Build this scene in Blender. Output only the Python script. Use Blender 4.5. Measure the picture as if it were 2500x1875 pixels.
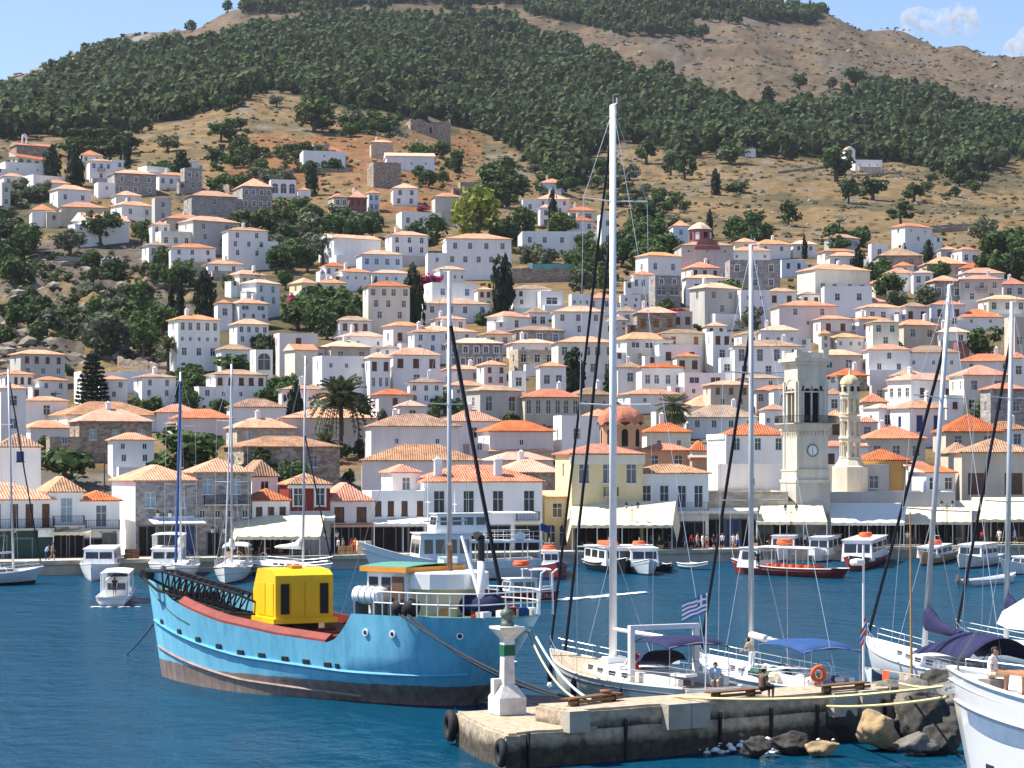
import bpy, bmesh, math, random
import numpy as np
from mathutils import Vector, Matrix
R = math.radians
sc = bpy.context.scene
for o in list(bpy.data.objects): bpy.data.objects.remove(o)

# ---------------------------------------------------------------- camera, sky, sun, exposure
F, YH, CX, H = 5600.0, 1121.0, 1250.0, 11.2      # focal length in photo pixels, horizon row, centre column, eye height
cam = bpy.data.cameras.new('Camera'); camo = bpy.data.objects.new('Camera', cam)
sc.collection.objects.link(camo); sc.camera = camo
camo.location = (0, 0, H); camo.rotation_euler = (R(90), 0, 0)
cam.sensor_fit = 'HORIZONTAL'; cam.sensor_width = 36; cam.lens = 36*F/2500
cam.shift_y = (YH-937.5)/2500; cam.clip_start = 1; cam.clip_end = 40000

SUN_EL = 56; SUN_AZ = 276          # degrees; azimuth clockwise from +Y (the view direction), so 270 is left
world = bpy.data.worlds.new('World'); sc.world = world; world.use_nodes = True
wn = world.node_tree; wn.nodes.clear()
wo = wn.nodes.new('ShaderNodeOutputWorld'); bg = wn.nodes.new('ShaderNodeBackground'); sky = wn.nodes.new('ShaderNodeTexSky')
sky.sky_type = 'NISHITA'; sky.sun_disc = False; sky.sun_elevation = R(SUN_EL); sky.sun_rotation = R(SUN_AZ)
sky.air_density = 1.1; sky.dust_density = .25; sky.ozone_density = 4.5; sky.altitude = 10
bg.inputs[1].default_value = 0.092
tint = wn.nodes.new('ShaderNodeMix'); tint.data_type = 'RGBA'; tint.blend_type = 'MULTIPLY'; tint.inputs[0].default_value = 1; tint.inputs[7].default_value = (.91,.885,.955,1)
wn.links.new(sky.outputs[0], tint.inputs[6]); wn.links.new(tint.outputs[2], bg.inputs[0]); wn.links.new(bg.outputs[0], wo.inputs[0])
sun = bpy.data.lights.new('Sun', 'SUN'); suno = bpy.data.objects.new('Sun', sun); sc.collection.objects.link(suno)
sun.energy = 4.8; sun.angle = R(0.53); sun.color = (1.0, 0.93, 0.82)
_ts = Vector((math.sin(R(SUN_AZ))*math.cos(R(SUN_EL)), math.cos(R(SUN_AZ))*math.cos(R(SUN_EL)), math.sin(R(SUN_EL))))
suno.rotation_euler = (-_ts).to_track_quat('-Z', 'Y').to_euler(); suno.location = (-200, 100, 400)
sc.view_settings.view_transform = 'Standard'; sc.view_settings.look = 'None'
sc.view_settings.exposure = 1.05; sc.view_settings.gamma = 1; sc.view_settings.use_curve_mapping = False
sc.render.engine = 'CYCLES'
sc.cycles.use_denoising = True; sc.cycles.max_bounces = 5; sc.cycles.diffuse_bounces = 3; sc.cycles.glossy_bounces = 3
sc.cycles.transmission_bounces = 4; sc.cycles.volume_bounces = 0; sc.cycles.transparent_max_bounces = 8
sc.cycles.caustics_reflective = False; sc.cycles.caustics_refractive = False; sc.cycles.sample_clamp_indirect = 6

# ---------------------------------------------------------------- pixel <-> place
def W(px, py, d): return Vector(((px-CX)/F*d, d, H-(py-YH)/F*d))
def onlevel(px, py, z=0.0):                       # where the sight line meets the level z (water, quay, deck)
    return W(px, py, (H-z)*F/(py-YH))
def XD(px, d): return (px-CX)/F*d
def to_px(v): return (CX+v[0]/v[1]*F, YH-(v[2]-H)/v[1]*F)

# ---------------------------------------------------------------- objects
col = sc.collection
rng = random.Random(7)
def tag(o, label=None, cat=None, group=None, kind=None):
    if label: o['label'] = label
    if cat: o['category'] = cat
    if group: o['group'] = group
    if kind: o['kind'] = kind
    return o
def thing(name, label, cat, loc=(0,0,0), rz=0.0, group=None, ry=0.0, rx=0.0):
    o = bpy.data.objects.new(name, None); col.objects.link(o); o.empty_display_size = .3
    o.location = loc; o.rotation_euler = (rx, ry, rz)
    return tag(o, label, cat, group)
def link(name, me, parent=None, loc=None, rz=None):
    o = bpy.data.objects.new(name, me); col.objects.link(o)
    if parent is not None: o.parent = parent
    if loc is not None: o.location = loc
    if rz is not None: o.rotation_euler = (0, 0, rz)
    return o
def copy_tree(o, parent=None):
    c = o.copy(); col.objects.link(c); c.parent = parent
    for ch in o.children: copy_tree(ch, c)
    return c

class MB:
    def __init__(s): s.v = []; s.f = []; s.m = []; s.uv = None
    def add(s, vs, fs, m=0):
        n = len(s.v); s.v += [tuple(p) for p in vs]; s.f += [tuple(i+n for i in f) for f in fs]; s.m += [m]*len(fs); return s
    def box(s, c, size, rz=0.0, m=0, taper=1.0):
        x, y, z = size[0]/2, size[1]/2, size[2]/2; co, si = math.cos(rz), math.sin(rz); vs = []
        for dz, t in ((-z, 1), (z, taper)):
            for dx, dy in ((-x,-y),(x,-y),(x,y),(-x,y)):
                vs.append((c[0]+(dx*co-dy*si)*t, c[1]+(dx*si+dy*co)*t, c[2]+dz))
        return s.add(vs, [(3,2,1,0),(4,5,6,7),(0,1,5,4),(1,2,6,5),(2,3,7,6),(3,0,4,7)], m)
    def bx(s, x0, x1, y0, y1, z0, z1, m=0): return s.box(((x0+x1)/2,(y0+y1)/2,(z0+z1)/2),(x1-x0,y1-y0,z1-z0),0,m)
    def tube(s, pts, r, n=6, m=0, r1=None, cap=True):
        pts = [Vector(p) for p in pts]; k = len(pts)
        if not isinstance(r, (list, tuple)):
            r1 = r if r1 is None else r1; r = [r+(r1-r)*i/(k-1) for i in range(k)]
        vs = []; up = Vector((0,0,1))
        for i, p in enumerate(pts):
            t = (pts[min(i+1,k-1)]-pts[max(i-1,0)]).normalized()
            a = t.cross(up if abs(t.z) < .9 else Vector((1,0,0))).normalized(); b = t.cross(a)
            for j in range(n):
                q = 2*math.pi*j/n; vs.append(p+(a*math.cos(q)+b*math.sin(q))*r[i])
        fs = [(i*n+j, i*n+(j+1)%n, (i+1)*n+(j+1)%n, (i+1)*n+j) for i in range(k-1) for j in range(n)]
        if cap: fs += [tuple(range(n))[::-1], tuple(range((k-1)*n, k*n))]
        return s.add(vs, fs, m)
    def lathe(s, prof, c=(0,0,0), n=10, m=0, a0=0.0):
        vs = []; k = len(prof)
        for r, z in prof:
            for j in range(n):
                q = 2*math.pi*j/n+a0; vs.append((c[0]+r*math.cos(q), c[1]+r*math.sin(q), c[2]+z))
        fs = [(i*n+j, i*n+(j+1)%n, (i+1)*n+(j+1)%n, (i+1)*n+j) for i in range(k-1) for j in range(n)]
        fs += [tuple(range(n))[::-1], tuple(range((k-1)*n, k*n))]
        return s.add(vs, fs, m)
    def prism(s, poly, z0, z1, m=0):
        n = len(poly); vs = [(p[0],p[1],z0) for p in poly]+[(p[0],p[1],z1) for p in poly]
        fs = [tuple(range(n))[::-1], tuple(range(n,2*n))]+[(i,(i+1)%n,n+(i+1)%n,n+i) for i in range(n)]
        return s.add(vs, fs, m)
    def extr(s, poly, axis, a, b, m=0):             # poly in the plane normal to axis ('x': (y,z), 'y': (x,z))
        mk = (lambda p, t: (t,p[0],p[1])) if axis == 'x' else (lambda p, t: (p[0],t,p[1]))
        n = len(poly); vs = [mk(p,a) for p in poly]+[mk(p,b) for p in poly]
        fs = [tuple(range(n))[::-1], tuple(range(n,2*n))]+[(i,(i+1)%n,n+(i+1)%n,n+i) for i in range(n)]
        return s.add(vs, fs, m)
    def loft(s, secs, m=0, closed=False, caps=True):
        n = len(secs[0]); vs = [p for q in secs for p in q]; fs = []
        for i in range(len(secs)-1):
            for j in range(n if closed else n-1):
                fs.append((i*n+j, i*n+(j+1)%n, (i+1)*n+(j+1)%n, (i+1)*n+j))
        if caps: fs += [tuple(range(n))[::-1], tuple(range((len(secs)-1)*n, len(secs)*n))]
        return s.add(vs, fs, m)
    def sheet(s, fn, nu, nv, th=0.0, m=0):           # fn(u,v)->point, a cloth of thickness th
        vs = [Vector(fn(i/nu, j/nv)) for i in range(nu+1) for j in range(nv+1)]; g = nv+1
        fs = [(i*g+j, (i+1)*g+j, (i+1)*g+j+1, i*g+j+1) for i in range(nu) for j in range(nv)]
        s.add(vs, fs, m)
        if th:
            n = len(vs); lo = [v-Vector((0,0,th)) for v in vs]; s.add(lo, [f[::-1] for f in fs], m)
            rim = [i*g for i in range(nu+1)]+[nu*g+j for j in range(1,g)]+[i*g+nv for i in range(nu-1,-1,-1)]+[j for j in range(nv-1,0,-1)]
            b = len(s.v)-2*n
            for i in range(len(rim)):
                p, q = rim[i], rim[(i+1)%len(rim)]; s.f.append((b+q, b+p, b+n+p, b+n+q)); s.m.append(m)
        return s
    def ball(s, c, r, n=8, k=5, m=0, sq=(1,1,1)):
        return s.lathe([(max(.001,math.sin(math.pi*i/k))*1.0, -math.cos(math.pi*i/k)) for i in range(k+1)], (0,0,0), n, m)._xf(c, r, sq, (k+1)*n)
    def _xf(s, c, r, sq, n):
        for i in range(len(s.v)-n, len(s.v)):
            p = s.v[i]; s.v[i] = (c[0]+p[0]*r*sq[0], c[1]+p[1]*r*sq[1], c[2]+p[2]*r*sq[2])
        return s
    def torus(s, c, R0, r, axis='y', n=16, k=8, m=0):
        vs = []
        for i in range(n):
            a = 2*math.pi*i/n
            for j in range(k):
                b = 2*math.pi*j/k; q = R0+r*math.cos(b); u, v, w = q*math.cos(a), r*math.sin(b), q*math.sin(a)
                vs.append({'y':(c[0]+u,c[1]+v,c[2]+w),'x':(c[0]+v,c[1]+u,c[2]+w),'z':(c[0]+u,c[1]+w,c[2]+v)}[axis])
        fs = [(i*k+j, i*k+(j+1)%k, ((i+1)%n)*k+(j+1)%k, ((i+1)%n)*k+j) for i in range(n) for j in range(k)]
        return s.add(vs, fs, m)
    def mesh(s, name, mats, smooth=False):
        me = bpy.data.meshes.new(name); me.from_pydata(s.v, [], s.f)
        for t in (mats if isinstance(mats, (list, tuple)) else [mats]): me.materials.append(t)
        me.polygons.foreach_set('material_index', s.m)
        bm = bmesh.new(); bm.from_mesh(me); bmesh.ops.recalc_face_normals(bm, faces=bm.faces[:]); bm.to_mesh(me); bm.free()
        if smooth: me.polygons.foreach_set('use_smooth', [True]*len(me.polygons))
        me.update(); return me
    def part(s, name, mats, parent, smooth=False, loc=None, rz=None): return link(name, s.mesh(name, mats, smooth), parent, loc, rz)

# ---------------------------------------------------------------- materials
MC = {}
def nodes_of(name):
    m = bpy.data.materials.new(name); m.use_nodes = True; return m, m.node_tree, m.node_tree.nodes['Principled BSDF']
def mat(name, c, rough=.8, var=.12, scale=1.5, streak=False, bump=0.0, bscale=6.0, metal=0.0, c2=None, spec=.3, rnd=0.0, coat=0.0, sss=0.0):
    if name in MC: return MC[name]
    m, nt, b = nodes_of(name); L = nt.links.new; N = nt.nodes.new
    b.inputs['Roughness'].default_value = rough; b.inputs['Metallic'].default_value = metal
    b.inputs['Specular IOR Level'].default_value = spec; b.inputs['Coat Weight'].default_value = coat
    geo = N('ShaderNodeNewGeometry'); mp = N('ShaderNodeMapping'); L(geo.outputs['Position'], mp.inputs[0])
    if streak: mp.inputs['Scale'].default_value = (1, 1, .18)
    nz = N('ShaderNodeTexNoise'); nz.inputs['Scale'].default_value = scale; nz.inputs['Detail'].default_value = 5; nz.inputs['Roughness'].default_value = .65
    L(mp.outputs[0], nz.inputs[0])
    rp = N('ShaderNodeMapRange'); rp.inputs[1].default_value = .38; rp.inputs[2].default_value = .68; L(nz.outputs[0], rp.inputs[0])
    mx = N('ShaderNodeMix'); mx.data_type = 'RGBA'
    mx.inputs[6].default_value = (*c, 1); mx.inputs[7].default_value = (*(c2 or [k*(1-var*1.6) for k in c]), 1); L(rp.outputs[0], mx.inputs[0])
    out = mx.outputs[2]
    if rnd:
        oi = N('ShaderNodeObjectInfo'); hs = N('ShaderNodeHueSaturation'); mr = N('ShaderNodeMapRange')
        mr.inputs[3].default_value = 1-rnd; mr.inputs[4].default_value = 1+rnd*.5; L(oi.outputs['Random'], mr.inputs[0]); L(mr.outputs[0], hs.inputs['Value']); L(out, hs.inputs['Color']); out = hs.outputs[0]
    L(out, b.inputs['Base Color'])
    if bump:
        n2 = N('ShaderNodeTexNoise'); n2.inputs['Scale'].default_value = bscale; n2.inputs['Detail'].default_value = 6; L(geo.outputs['Position'], n2.inputs[0])
        bp = N('ShaderNodeBump'); bp.inputs['Strength'].default_value = bump; bp.inputs['Distance'].default_value = .1; L(n2.outputs[0], bp.inputs['Height']); L(bp.outputs[0], b.inputs['Normal'])
    MC[name] = m; return m
def tile_mat(name, c, c2, c3, rnd=.3):                # clay tiles: rows from the roof's own UV in metres
    m, nt, b = nodes_of(name); L = nt.links.new; N = nt.nodes.new
    b.inputs['Roughness'].default_value = .85; b.inputs['Specular IOR Level'].default_value = .2
    uv = N('ShaderNodeUVMap'); mp = N('ShaderNodeMapping'); mp.inputs['Scale'].default_value = (3.4, 2.4, 1); L(uv.outputs[0], mp.inputs[0])
    fl = N('ShaderNodeVectorMath'); fl.operation = 'FLOOR'; L(mp.outputs[0], fl.inputs[0])
    oi = N('ShaderNodeObjectInfo'); ad = N('ShaderNodeVectorMath'); ad.operation = 'ADD'; L(fl.outputs[0], ad.inputs[0]); L(oi.outputs['Location'], ad.inputs[1])
    wn_ = N('ShaderNodeTexWhiteNoise'); L(ad.outputs[0], wn_.inputs[0])
    geo = N('ShaderNodeNewGeometry'); nz = N('ShaderNodeTexNoise'); nz.inputs['Scale'].default_value = .45; nz.inputs['Detail'].default_value = 5; L(geo.outputs['Position'], nz.inputs[0])
    cr = N('ShaderNodeValToRGB'); e = cr.color_ramp.elements; e[0].color = (*c2,1); e[0].position = .05; e[1].color = (*c3,1); e[1].position = .95
    k = e.new(.5); k.color = (*c,1)
    sm = N('ShaderNodeMath'); sm.operation = 'MULTIPLY_ADD'; sm.inputs[1].default_value = .45; L(wn_.outputs[0], sm.inputs[0])
    s2 = N('ShaderNodeMapRange'); s2.inputs[1].default_value = .3; s2.inputs[2].default_value = .7; s2.inputs[4].default_value = .55; L(nz.outputs[0], s2.inputs[0]); L(s2.outputs[0], sm.inputs[2])
    L(sm.outputs[0], cr.inputs[0])
    hs = N('ShaderNodeHueSaturation'); mr = N('ShaderNodeMapRange'); mr.inputs[3].default_value = 1-rnd; mr.inputs[4].default_value = 1+rnd*.6
    L(oi.outputs['Random'], mr.inputs[0]); L(mr.outputs[0], hs.inputs['Value']); L(cr.outputs[0], hs.inputs['Color']); L(hs.outputs[0], b.inputs['Base Color'])
    w2 = N('ShaderNodeTexWhiteNoise'); w2.noise_dimensions = '1D'; L(oi.outputs['Random'], w2.inputs['W']); m3 = N('ShaderNodeMapRange'); m3.inputs[3].default_value = .78; m3.inputs[4].default_value = 1.08; L(w2.outputs[0], m3.inputs[0]); L(m3.outputs[0], hs.inputs['Saturation'])
    sx = N('ShaderNodeSeparateXYZ'); L(mp.outputs[0], sx.inputs[0]); si = N('ShaderNodeMath'); si.operation = 'SINE'
    mu = N('ShaderNodeMath'); mu.operation = 'MULTIPLY'; mu.inputs[1].default_value = 6.283; L(sx.outputs[0], mu.inputs[0]); L(mu.outputs[0], si.inputs[0])
    bp = N('ShaderNodeBump'); bp.inputs['Strength'].default_value = .8; bp.inputs['Distance'].default_value = .06; L(si.outputs[0], bp.inputs['Height']); L(bp.outputs[0], b.inputs['Normal'])
    MC[name] = m; return m
def stone_mat(name, c, c2, c3, sx=.55, sz=.3):        # rubble masonry too far off to pick the stones apart
    m, nt, b = nodes_of(name); L = nt.links.new; N = nt.nodes.new
    b.inputs['Roughness'].default_value = .92; b.inputs['Specular IOR Level'].default_value = .15
    geo = N('ShaderNodeNewGeometry'); mp = N('ShaderNodeMapping'); mp.inputs['Scale'].default_value = (1/sx, 1/sx, 1/sz); L(geo.outputs['Position'], mp.inputs[0])
    vo = N('ShaderNodeTexVoronoi'); vo.inputs['Scale'].default_value = 1; L(mp.outputs[0], vo.inputs[0])
    bw = N('ShaderNodeRGBToBW'); L(vo.outputs['Color'], bw.inputs[0])
    cr = N('ShaderNodeValToRGB'); e = cr.color_ramp.elements; e[0].color = (*c2,1); e[0].position = .2; e[1].color = (*c3,1); e[1].position = .8; k = e.new(.5); k.color = (*c,1); L(bw.outputs[0], cr.inputs[0])
    nz = N('ShaderNodeTexNoise'); nz.inputs['Scale'].default_value = .5; nz.inputs['Detail'].default_value = 4; L(geo.outputs['Position'], nz.inputs[0])
    mx = N('ShaderNodeMix'); mx.data_type = 'RGBA'; mx.blend_type = 'MULTIPLY'; mx.inputs[0].default_value = .6; L(cr.outputs[0], mx.inputs[6])
    mr = N('ShaderNodeMapRange'); mr.inputs[1].default_value = .3; mr.inputs[2].default_value = .7; mr.inputs[3].default_value = .65; mr.inputs[4].default_value = 1.15; L(nz.outputs[0], mr.inputs[0]); L(mr.outputs[0], mx.inputs[7])
    L(mx.outputs[2], b.inputs['Base Color'])
    bp = N('ShaderNodeBump'); bp.inputs['Strength'].default_value = .5; bp.inputs['Distance'].default_value = .05; L(bw.outputs[0], bp.inputs['Height']); L(bp.outputs[0], b.inputs['Normal'])
    MC[name] = m; return m
def leaf_mat(name, c, c2, rnd=.18, trans=.25):
    m, nt, b = nodes_of(name); L = nt.links.new; N = nt.nodes.new
    geo = N('ShaderNodeNewGeometry'); nz = N('ShaderNodeTexNoise'); nz.inputs['Scale'].default_value = .35; nz.inputs['Detail'].default_value = 3; L(geo.outputs['Position'], nz.inputs[0])
    ad = N('ShaderNodeMath'); ad.operation = 'MULTIPLY_ADD'; ad.inputs[1].default_value = .5; L(geo.outputs['Random Per Island'], ad.inputs[0])
    mr = N('ShaderNodeMapRange'); mr.inputs[1].default_value = .3; mr.inputs[2].default_value = .7; mr.inputs[4].default_value = .5; L(nz.outputs[0], mr.inputs[0]); L(mr.outputs[0], ad.inputs[2])
    mx = N('ShaderNodeMix'); mx.data_type = 'RGBA'; mx.inputs[6].default_value = (*c,1); mx.inputs[7].default_value = (*c2,1); L(ad.outputs[0], mx.inputs[0])
    oi = N('ShaderNodeObjectInfo'); hs = N('ShaderNodeHueSaturation'); m2 = N('ShaderNodeMapRange'); m2.inputs[3].default_value = 1-rnd; m2.inputs[4].default_value = 1+rnd
    L(oi.outputs['Random'], m2.inputs[0]); L(m2.outputs[0], hs.inputs['Value']); L(mx.outputs[2], hs.inputs['Color'])
    L(hs.outputs[0], b.inputs['Base Color']); b.inputs['Roughness'].default_value = .75; b.inputs['Specular IOR Level'].default_value = .15
    tr = N('ShaderNodeBsdfTranslucent'); L(hs.outputs[0], tr.inputs[0]); ms = N('ShaderNodeMixShader'); ms.inputs[0].default_value = trans
    L(b.outputs[0], ms.inputs[1]); L(tr.outputs[0], ms.inputs[2]); L(ms.outputs[0], nt.nodes['Material Output'].inputs[0])
    MC[name] = m; return m
WALL = {
 'w': mat('white_limewash', (.84,.825,.80), .9, .07, .6, True), 'W': mat('bright_limewash', (.87,.86,.84), .9, .04, .6, True),
 'p': mat('pinkish_plaster', (.74,.66,.63), .9, .09, .6, True), 'c': mat('cream_plaster', (.76,.70,.57), .9, .09, .6, True),
 'y': mat('yellow_plaster', (.74,.62,.36), .9, .07, .6, True), 'o': mat('ochre_plaster', (.66,.40,.14), .9, .08, .6, True),
 'b': mat('pale_blue_plaster', (.60,.68,.76), .9, .06, .6, True), 'm': mat('maroon_plaster', (.30,.12,.12), .9, .15, .6, True),
 'R': mat('dark_red_plaster', (.20,.028,.022), .85, .1, .6, True), 'G': mat('dark_green_paint', (.015,.06,.05), .6, .15),
 'k': mat('grey_render', (.52,.50,.47), .92, .12, .6, True), 'e': mat('beige_render', (.58,.50,.40), .92, .12, .6, True),
 'g': stone_mat('grey_rubble_stone', (.33,.31,.29), (.24,.22,.21), (.42,.39,.36)),
 's': stone_mat('brown_rubble_stone', (.33,.26,.20), (.23,.18,.14), (.44,.36,.28)),
 'n': stone_mat('beige_dressed_stone', (.50,.43,.33), (.42,.35,.26), (.58,.51,.41), .9, .4),
 'q': mat('orange_plaster', (.60,.34,.20), .9, .1, .6, True),
}
TILE = {'s': tile_mat('salmon_clay_tile', (.64,.29,.155), (.47,.185,.09), (.73,.40,.25)),
        'r': tile_mat('red_clay_tile', (.56,.17,.075), (.40,.11,.05), (.68,.26,.12)),
        'b': tile_mat('weathered_brown_tile', (.40,.26,.17), (.24,.16,.11), (.55,.38,.25)),
        'x': tile_mat('lichened_mixed_tile', (.46,.24,.13), (.20,.13,.09), (.64,.36,.20)),
        'p': tile_mat('pale_clay_tile', (.68,.38,.24), (.55,.28,.17), (.76,.50,.36))}
GLASS = mat('dark_window_glass', (.035,.04,.05), .12, .3, 2, spec=.6)
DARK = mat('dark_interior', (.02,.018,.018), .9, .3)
WHITE = mat('white_paint', (.80,.80,.79), .5, .05, 2); WOODB = mat('brown_shutter_paint', (.17,.085,.05), .6, .2)
BLUEP = mat('blue_shutter_paint', (.10,.20,.38), .5, .15); GREENP = mat('green_shutter_paint', (.05,.16,.12), .5, .15)
GREYP = mat('grey_shutter_paint', (.17,.18,.20), .6, .12); NAVYP = mat('navy_blue_paint', (.03,.07,.22), .5, .15)
BROWNO = mat('orange_brown_shutter', (.36,.18,.06), .6, .2); BLACKM = mat('black_iron', (.02,.02,.022), .5, .3, metal=.3)
PALEB = mat('pale_blue_door_paint', (.35,.45,.50), .6, .15)
from mathutils import noise as MN
# ---------------------------------------------------------------- the land: height over (bearing, distance)
LOW = [(200,1395),(246,1346),(262,1320),(290,1262),(320,1177),(370,1064),(430,935),(520,773),(600,666)]
COLS = {
 -900: LOW+[(700,523),(760,445),(900,340),(1200,270),(1500,225),(1700,215)],
 0:    LOW+[(700,520),(760,430),(800,405),(900,335),(1200,265),(1450,215),(1600,200)],
 150:  LOW+[(700,520),(760,435),(820,400),(920,330),(1200,250),(1500,165),(1650,142)],
 300:  LOW+[(700,520),(760,440),(850,380),(950,320),(1200,230),(1600,115),(1700,94)],
 450:  LOW+[(700,520),(760,440),(880,345),(970,290),(1030,280),(1200,220),(1600,85),(1750,60)],
 600:  LOW+[(700,520),(760,440),(880,345),(980,255),(1010,238),(1080,236),(1250,180),(1500,90),(1780,12)],
 900:  LOW+[(700,520),(760,440),(900,335),(980,290),(1050,275),(1300,170),(1700,50),(2050,-70)],
 1200: LOW+[(700,530),(800,455),(880,412),(930,402),(1020,396),(1200,290),(1500,170),(1800,50),(2150,-100)],
 1500: LOW+[(650,605),(720,550),(850,480),(1000,400),(1100,345),(1300,270),(1600,130),(1800,55),(2200,-115)],
 1800: LOW+[(640,620),(720,565),(800,505),(950,430),(1060,370),(1110,366),(1180,362),(1300,290),(1500,200),(1800,80),(2150,-30)],
 2000: LOW+[(630,630),(720,570),(850,495),(1000,412),(1040,400),(1120,398),(1300,300),(1600,190),(1900,85),(2080,32)],
 2150: LOW+[(630,635),(720,575),(850,505),(1000,425),(1050,410),(1150,404),(1400,270),(1600,210),(1900,120),(2080,85)],
 2500: LOW+[(620,650),(720,600),(850,525),(1000,470),(1200,400),(1400,330),(1700,220),(2000,141)],
 3400: LOW+[(620,650),(720,600),(850,540),(1000,490),(1200,430),(1400,370),(1700,280),(2000,225)],
}
CPX = sorted(COLS); DG = np.arange(200, 4600, 4.0); TAB = []
for k in CPX:
    d = np.array([a for a, _ in COLS[k]], float); p = np.array([b for _, b in COLS[k]], float)
    z = H-(p-YH)/F*d; zz = np.interp(DG, d, z); top = d[-1]; over = DG > top
    zz[over] = z[-1]*np.clip(1-(DG[over]-top)/2200*.9-.00002*(DG[over]-top), 0, 1)
    ker = np.array([1,2,3,2,1.])/9; sm = np.convolve(np.pad(zz, 2, 'edge'), ker, 'valid'); far = DG > 330; zz[far] = sm[far]
    TAB.append(zz)
TAB = np.array(TAB)
def row(px):
    i = max(0, min(len(CPX)-2, np.searchsorted(CPX, px)-1)); t = (px-CPX[i])/(CPX[i+1]-CPX[i]); t = max(0, min(1, t)); t = t*t*(3-2*t)*.6+t*.4
    return TAB[i]*(1-t)+TAB[i+1]*t
def zrough(x, y, d, px):
    a = np.interp(d, [560, 760, 1100, 1800, 2300], [0, 1.2, 3.0, 9, 11])
    v = MN.fractal((x/70, y/70, 3.1), .9, 2.1, 4)*a
    if px < 470 and 430 < d < 640:                      # the bare crag on the left
        w = min(1, (470-px)/120)*min(1, (d-430)/40)*min(1, (640-d)/50)
        v += (abs(MN.fractal((x/13, y/13, 7.7), .8, 2.2, 5))*5.0-1.5)*w
    return v
def zland(px, d):
    z = float(np.interp(d, DG, row(px))); x = XD(px, d)
    return z+zrough(x, d, d, px)
def hit(px, py):                                        # first ground met by the sight line through (px, py)
    r = row(px); p = YH-(r-H)*F/DG
    ok = np.nonzero((p <= py) & (DG > 246))[0]; i = ok[0] if len(ok) else len(DG)-1
    lo, hi = DG[max(0,i-1)], DG[i]; plo, phi = p[max(0,i-1)], p[i]
    d = hi if phi == plo else lo+(hi-lo)*(plo-py)/(plo-phi)
    return min(max(d, 246), 2400)
def ground(px, py):
    d = hit(px, py); return Vector((XD(px, d), d, zland(px, d))), d
def inpoly(x, y, P):
    c = False; n = len(P)
    for i in range(n):
        x0, y0 = P[i]; x1, y1 = P[(i+1)%n]
        if (y0 > y) != (y1 > y) and x < (x1-x0)*(y-y0)/(y1-y0)+x0: c = not c
    return c
FOREST = [
 [(-900,215),(-200,215),(20,235),(110,200),(170,170),(225,142),(330,125),(450,120),(540,105),(640,76),(760,66),(900,48),(1000,44),(1120,52),(1235,44),(1300,90),(1400,120),(1480,150),(1560,190),(1640,190),(1700,235),(1790,262),(1850,300),
  (1900,285),(1960,275),(2060,272),(2140,218),(2260,228),(2370,255),(2450,292),(2520,312),(3400,380),(3400,430),(2560,400),(2480,392),(2420,420),(2330,440),(2240,408),(2120,398),(2000,392),(1880,384),(1780,372),(1700,372),(1640,385),(1560,340),(1500,335),(1440,400),(1400,470),
  (1350,440),(1290,400),(1230,350),(1160,318),(1080,296),(1000,290),(930,280),(860,275),(790,255),(700,228),(620,228),(560,240),(520,275),(440,300),(340,320),(260,330),(160,330),(0,340),(-900,350)],
 [(600,42),(700,34),(860,24),(1000,14),(1100,16),(1250,20),(1310,40),(1380,62),(1450,70),(1520,82),(1640,86),(1700,84),(1680,50),(1800,46),(1880,56),(1990,58),(2030,30),(2000,-160),(600,-260)],
]
def in_forest(px, py): return any(inpoly(px, py, P) for P in FOREST)

# terrain mesh with its own soil, grass and rock colours
pxs = np.concatenate([np.arange(-900, -60, 40), np.arange(-60, 2561, 9), np.arange(2600, 3401, 40)])
ds = [200, 230]+[246*(1.011**i) for i in range(0, 232)]; ds = [d for d in ds if d < 3100]+[3400, 4000, 4550]
vs = []; cols = []
for px in pxs:
    r = np.interp(ds, DG, row(px))
    for d, z in zip(ds, r):
        x = XD(px, d)
        if d < 240+.0176*px: z = -3.0
        zz = z+zrough(x, d, d, px); py = YH-(zz-H)*F/d
        if d < 320: zz -= .6
        vs.append((x, d, zz))
        n1 = MN.fractal((x/45, d/45, 1.0), 1, 2, 3); n2 = MN.noise((x/9, d/9, 5.0)); n3 = MN.fractal((x/160, d/160, 9.0), 1, 2, 3)
        if d < 330: c = (.36,.32,.27)
        elif in_forest(px, py+6) and d > 800: c = (.055,.065,.032)
        elif d > 1150 and py < 300 or (px > 1500 and d > 1250):
            c = (.32+.05*n3,.24+.03*n3,.16+.02*n3)
            if n1 > .25: c = (.30,.25,.20)
            if px < 420: c = (.33,.27,.20) if n2 < .1 else (.45,.41,.37)
        elif px < 470 and 430 < d < 650: c = (.26,.22,.18) if n1+.5*n2 < .12 else ((.46,.31,.14) if n2 > -.1 else (.36,.32,.28))
        elif 560 < px < 1180 and 330 < py < 520: c = (.47,.24,.11) if n1+.6*n2 > -.1 else (.46,.31,.15)
        else:
            c = (.44,.305,.15) if n1 > -.15 else (.33,.25,.13)
            if n2 > .35: c = (.36,.30,.23)
            if n2 < -.4 or n3 < -.28: c = (.23,.195,.105)
        k = (.49 if d < 1100 else .41)+.13*n2+.12*MN.noise((x/3.5, d/3.5, 2)); cols.append((c[0]*k, c[1]*k, c[2]*k, 1))
nc = len(ds); fs = [(i*nc+j, (i+1)*nc+j, (i+1)*nc+j+1, i*nc+j+1) for i in range(len(pxs)-1) for j in range(nc-1)]
me = bpy.data.meshes.new('hillside'); me.from_pydata(vs, [], fs); me.polygons.foreach_set('use_smooth', [True]*len(fs))
ca = me.color_attributes.new('soil', 'FLOAT_COLOR', 'POINT'); ca.data.foreach_set('color', [v for c in cols for v in c])
m, nt, b = nodes_of('hillside_soil_and_grass'); L = nt.links.new; N = nt.nodes.new
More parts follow.
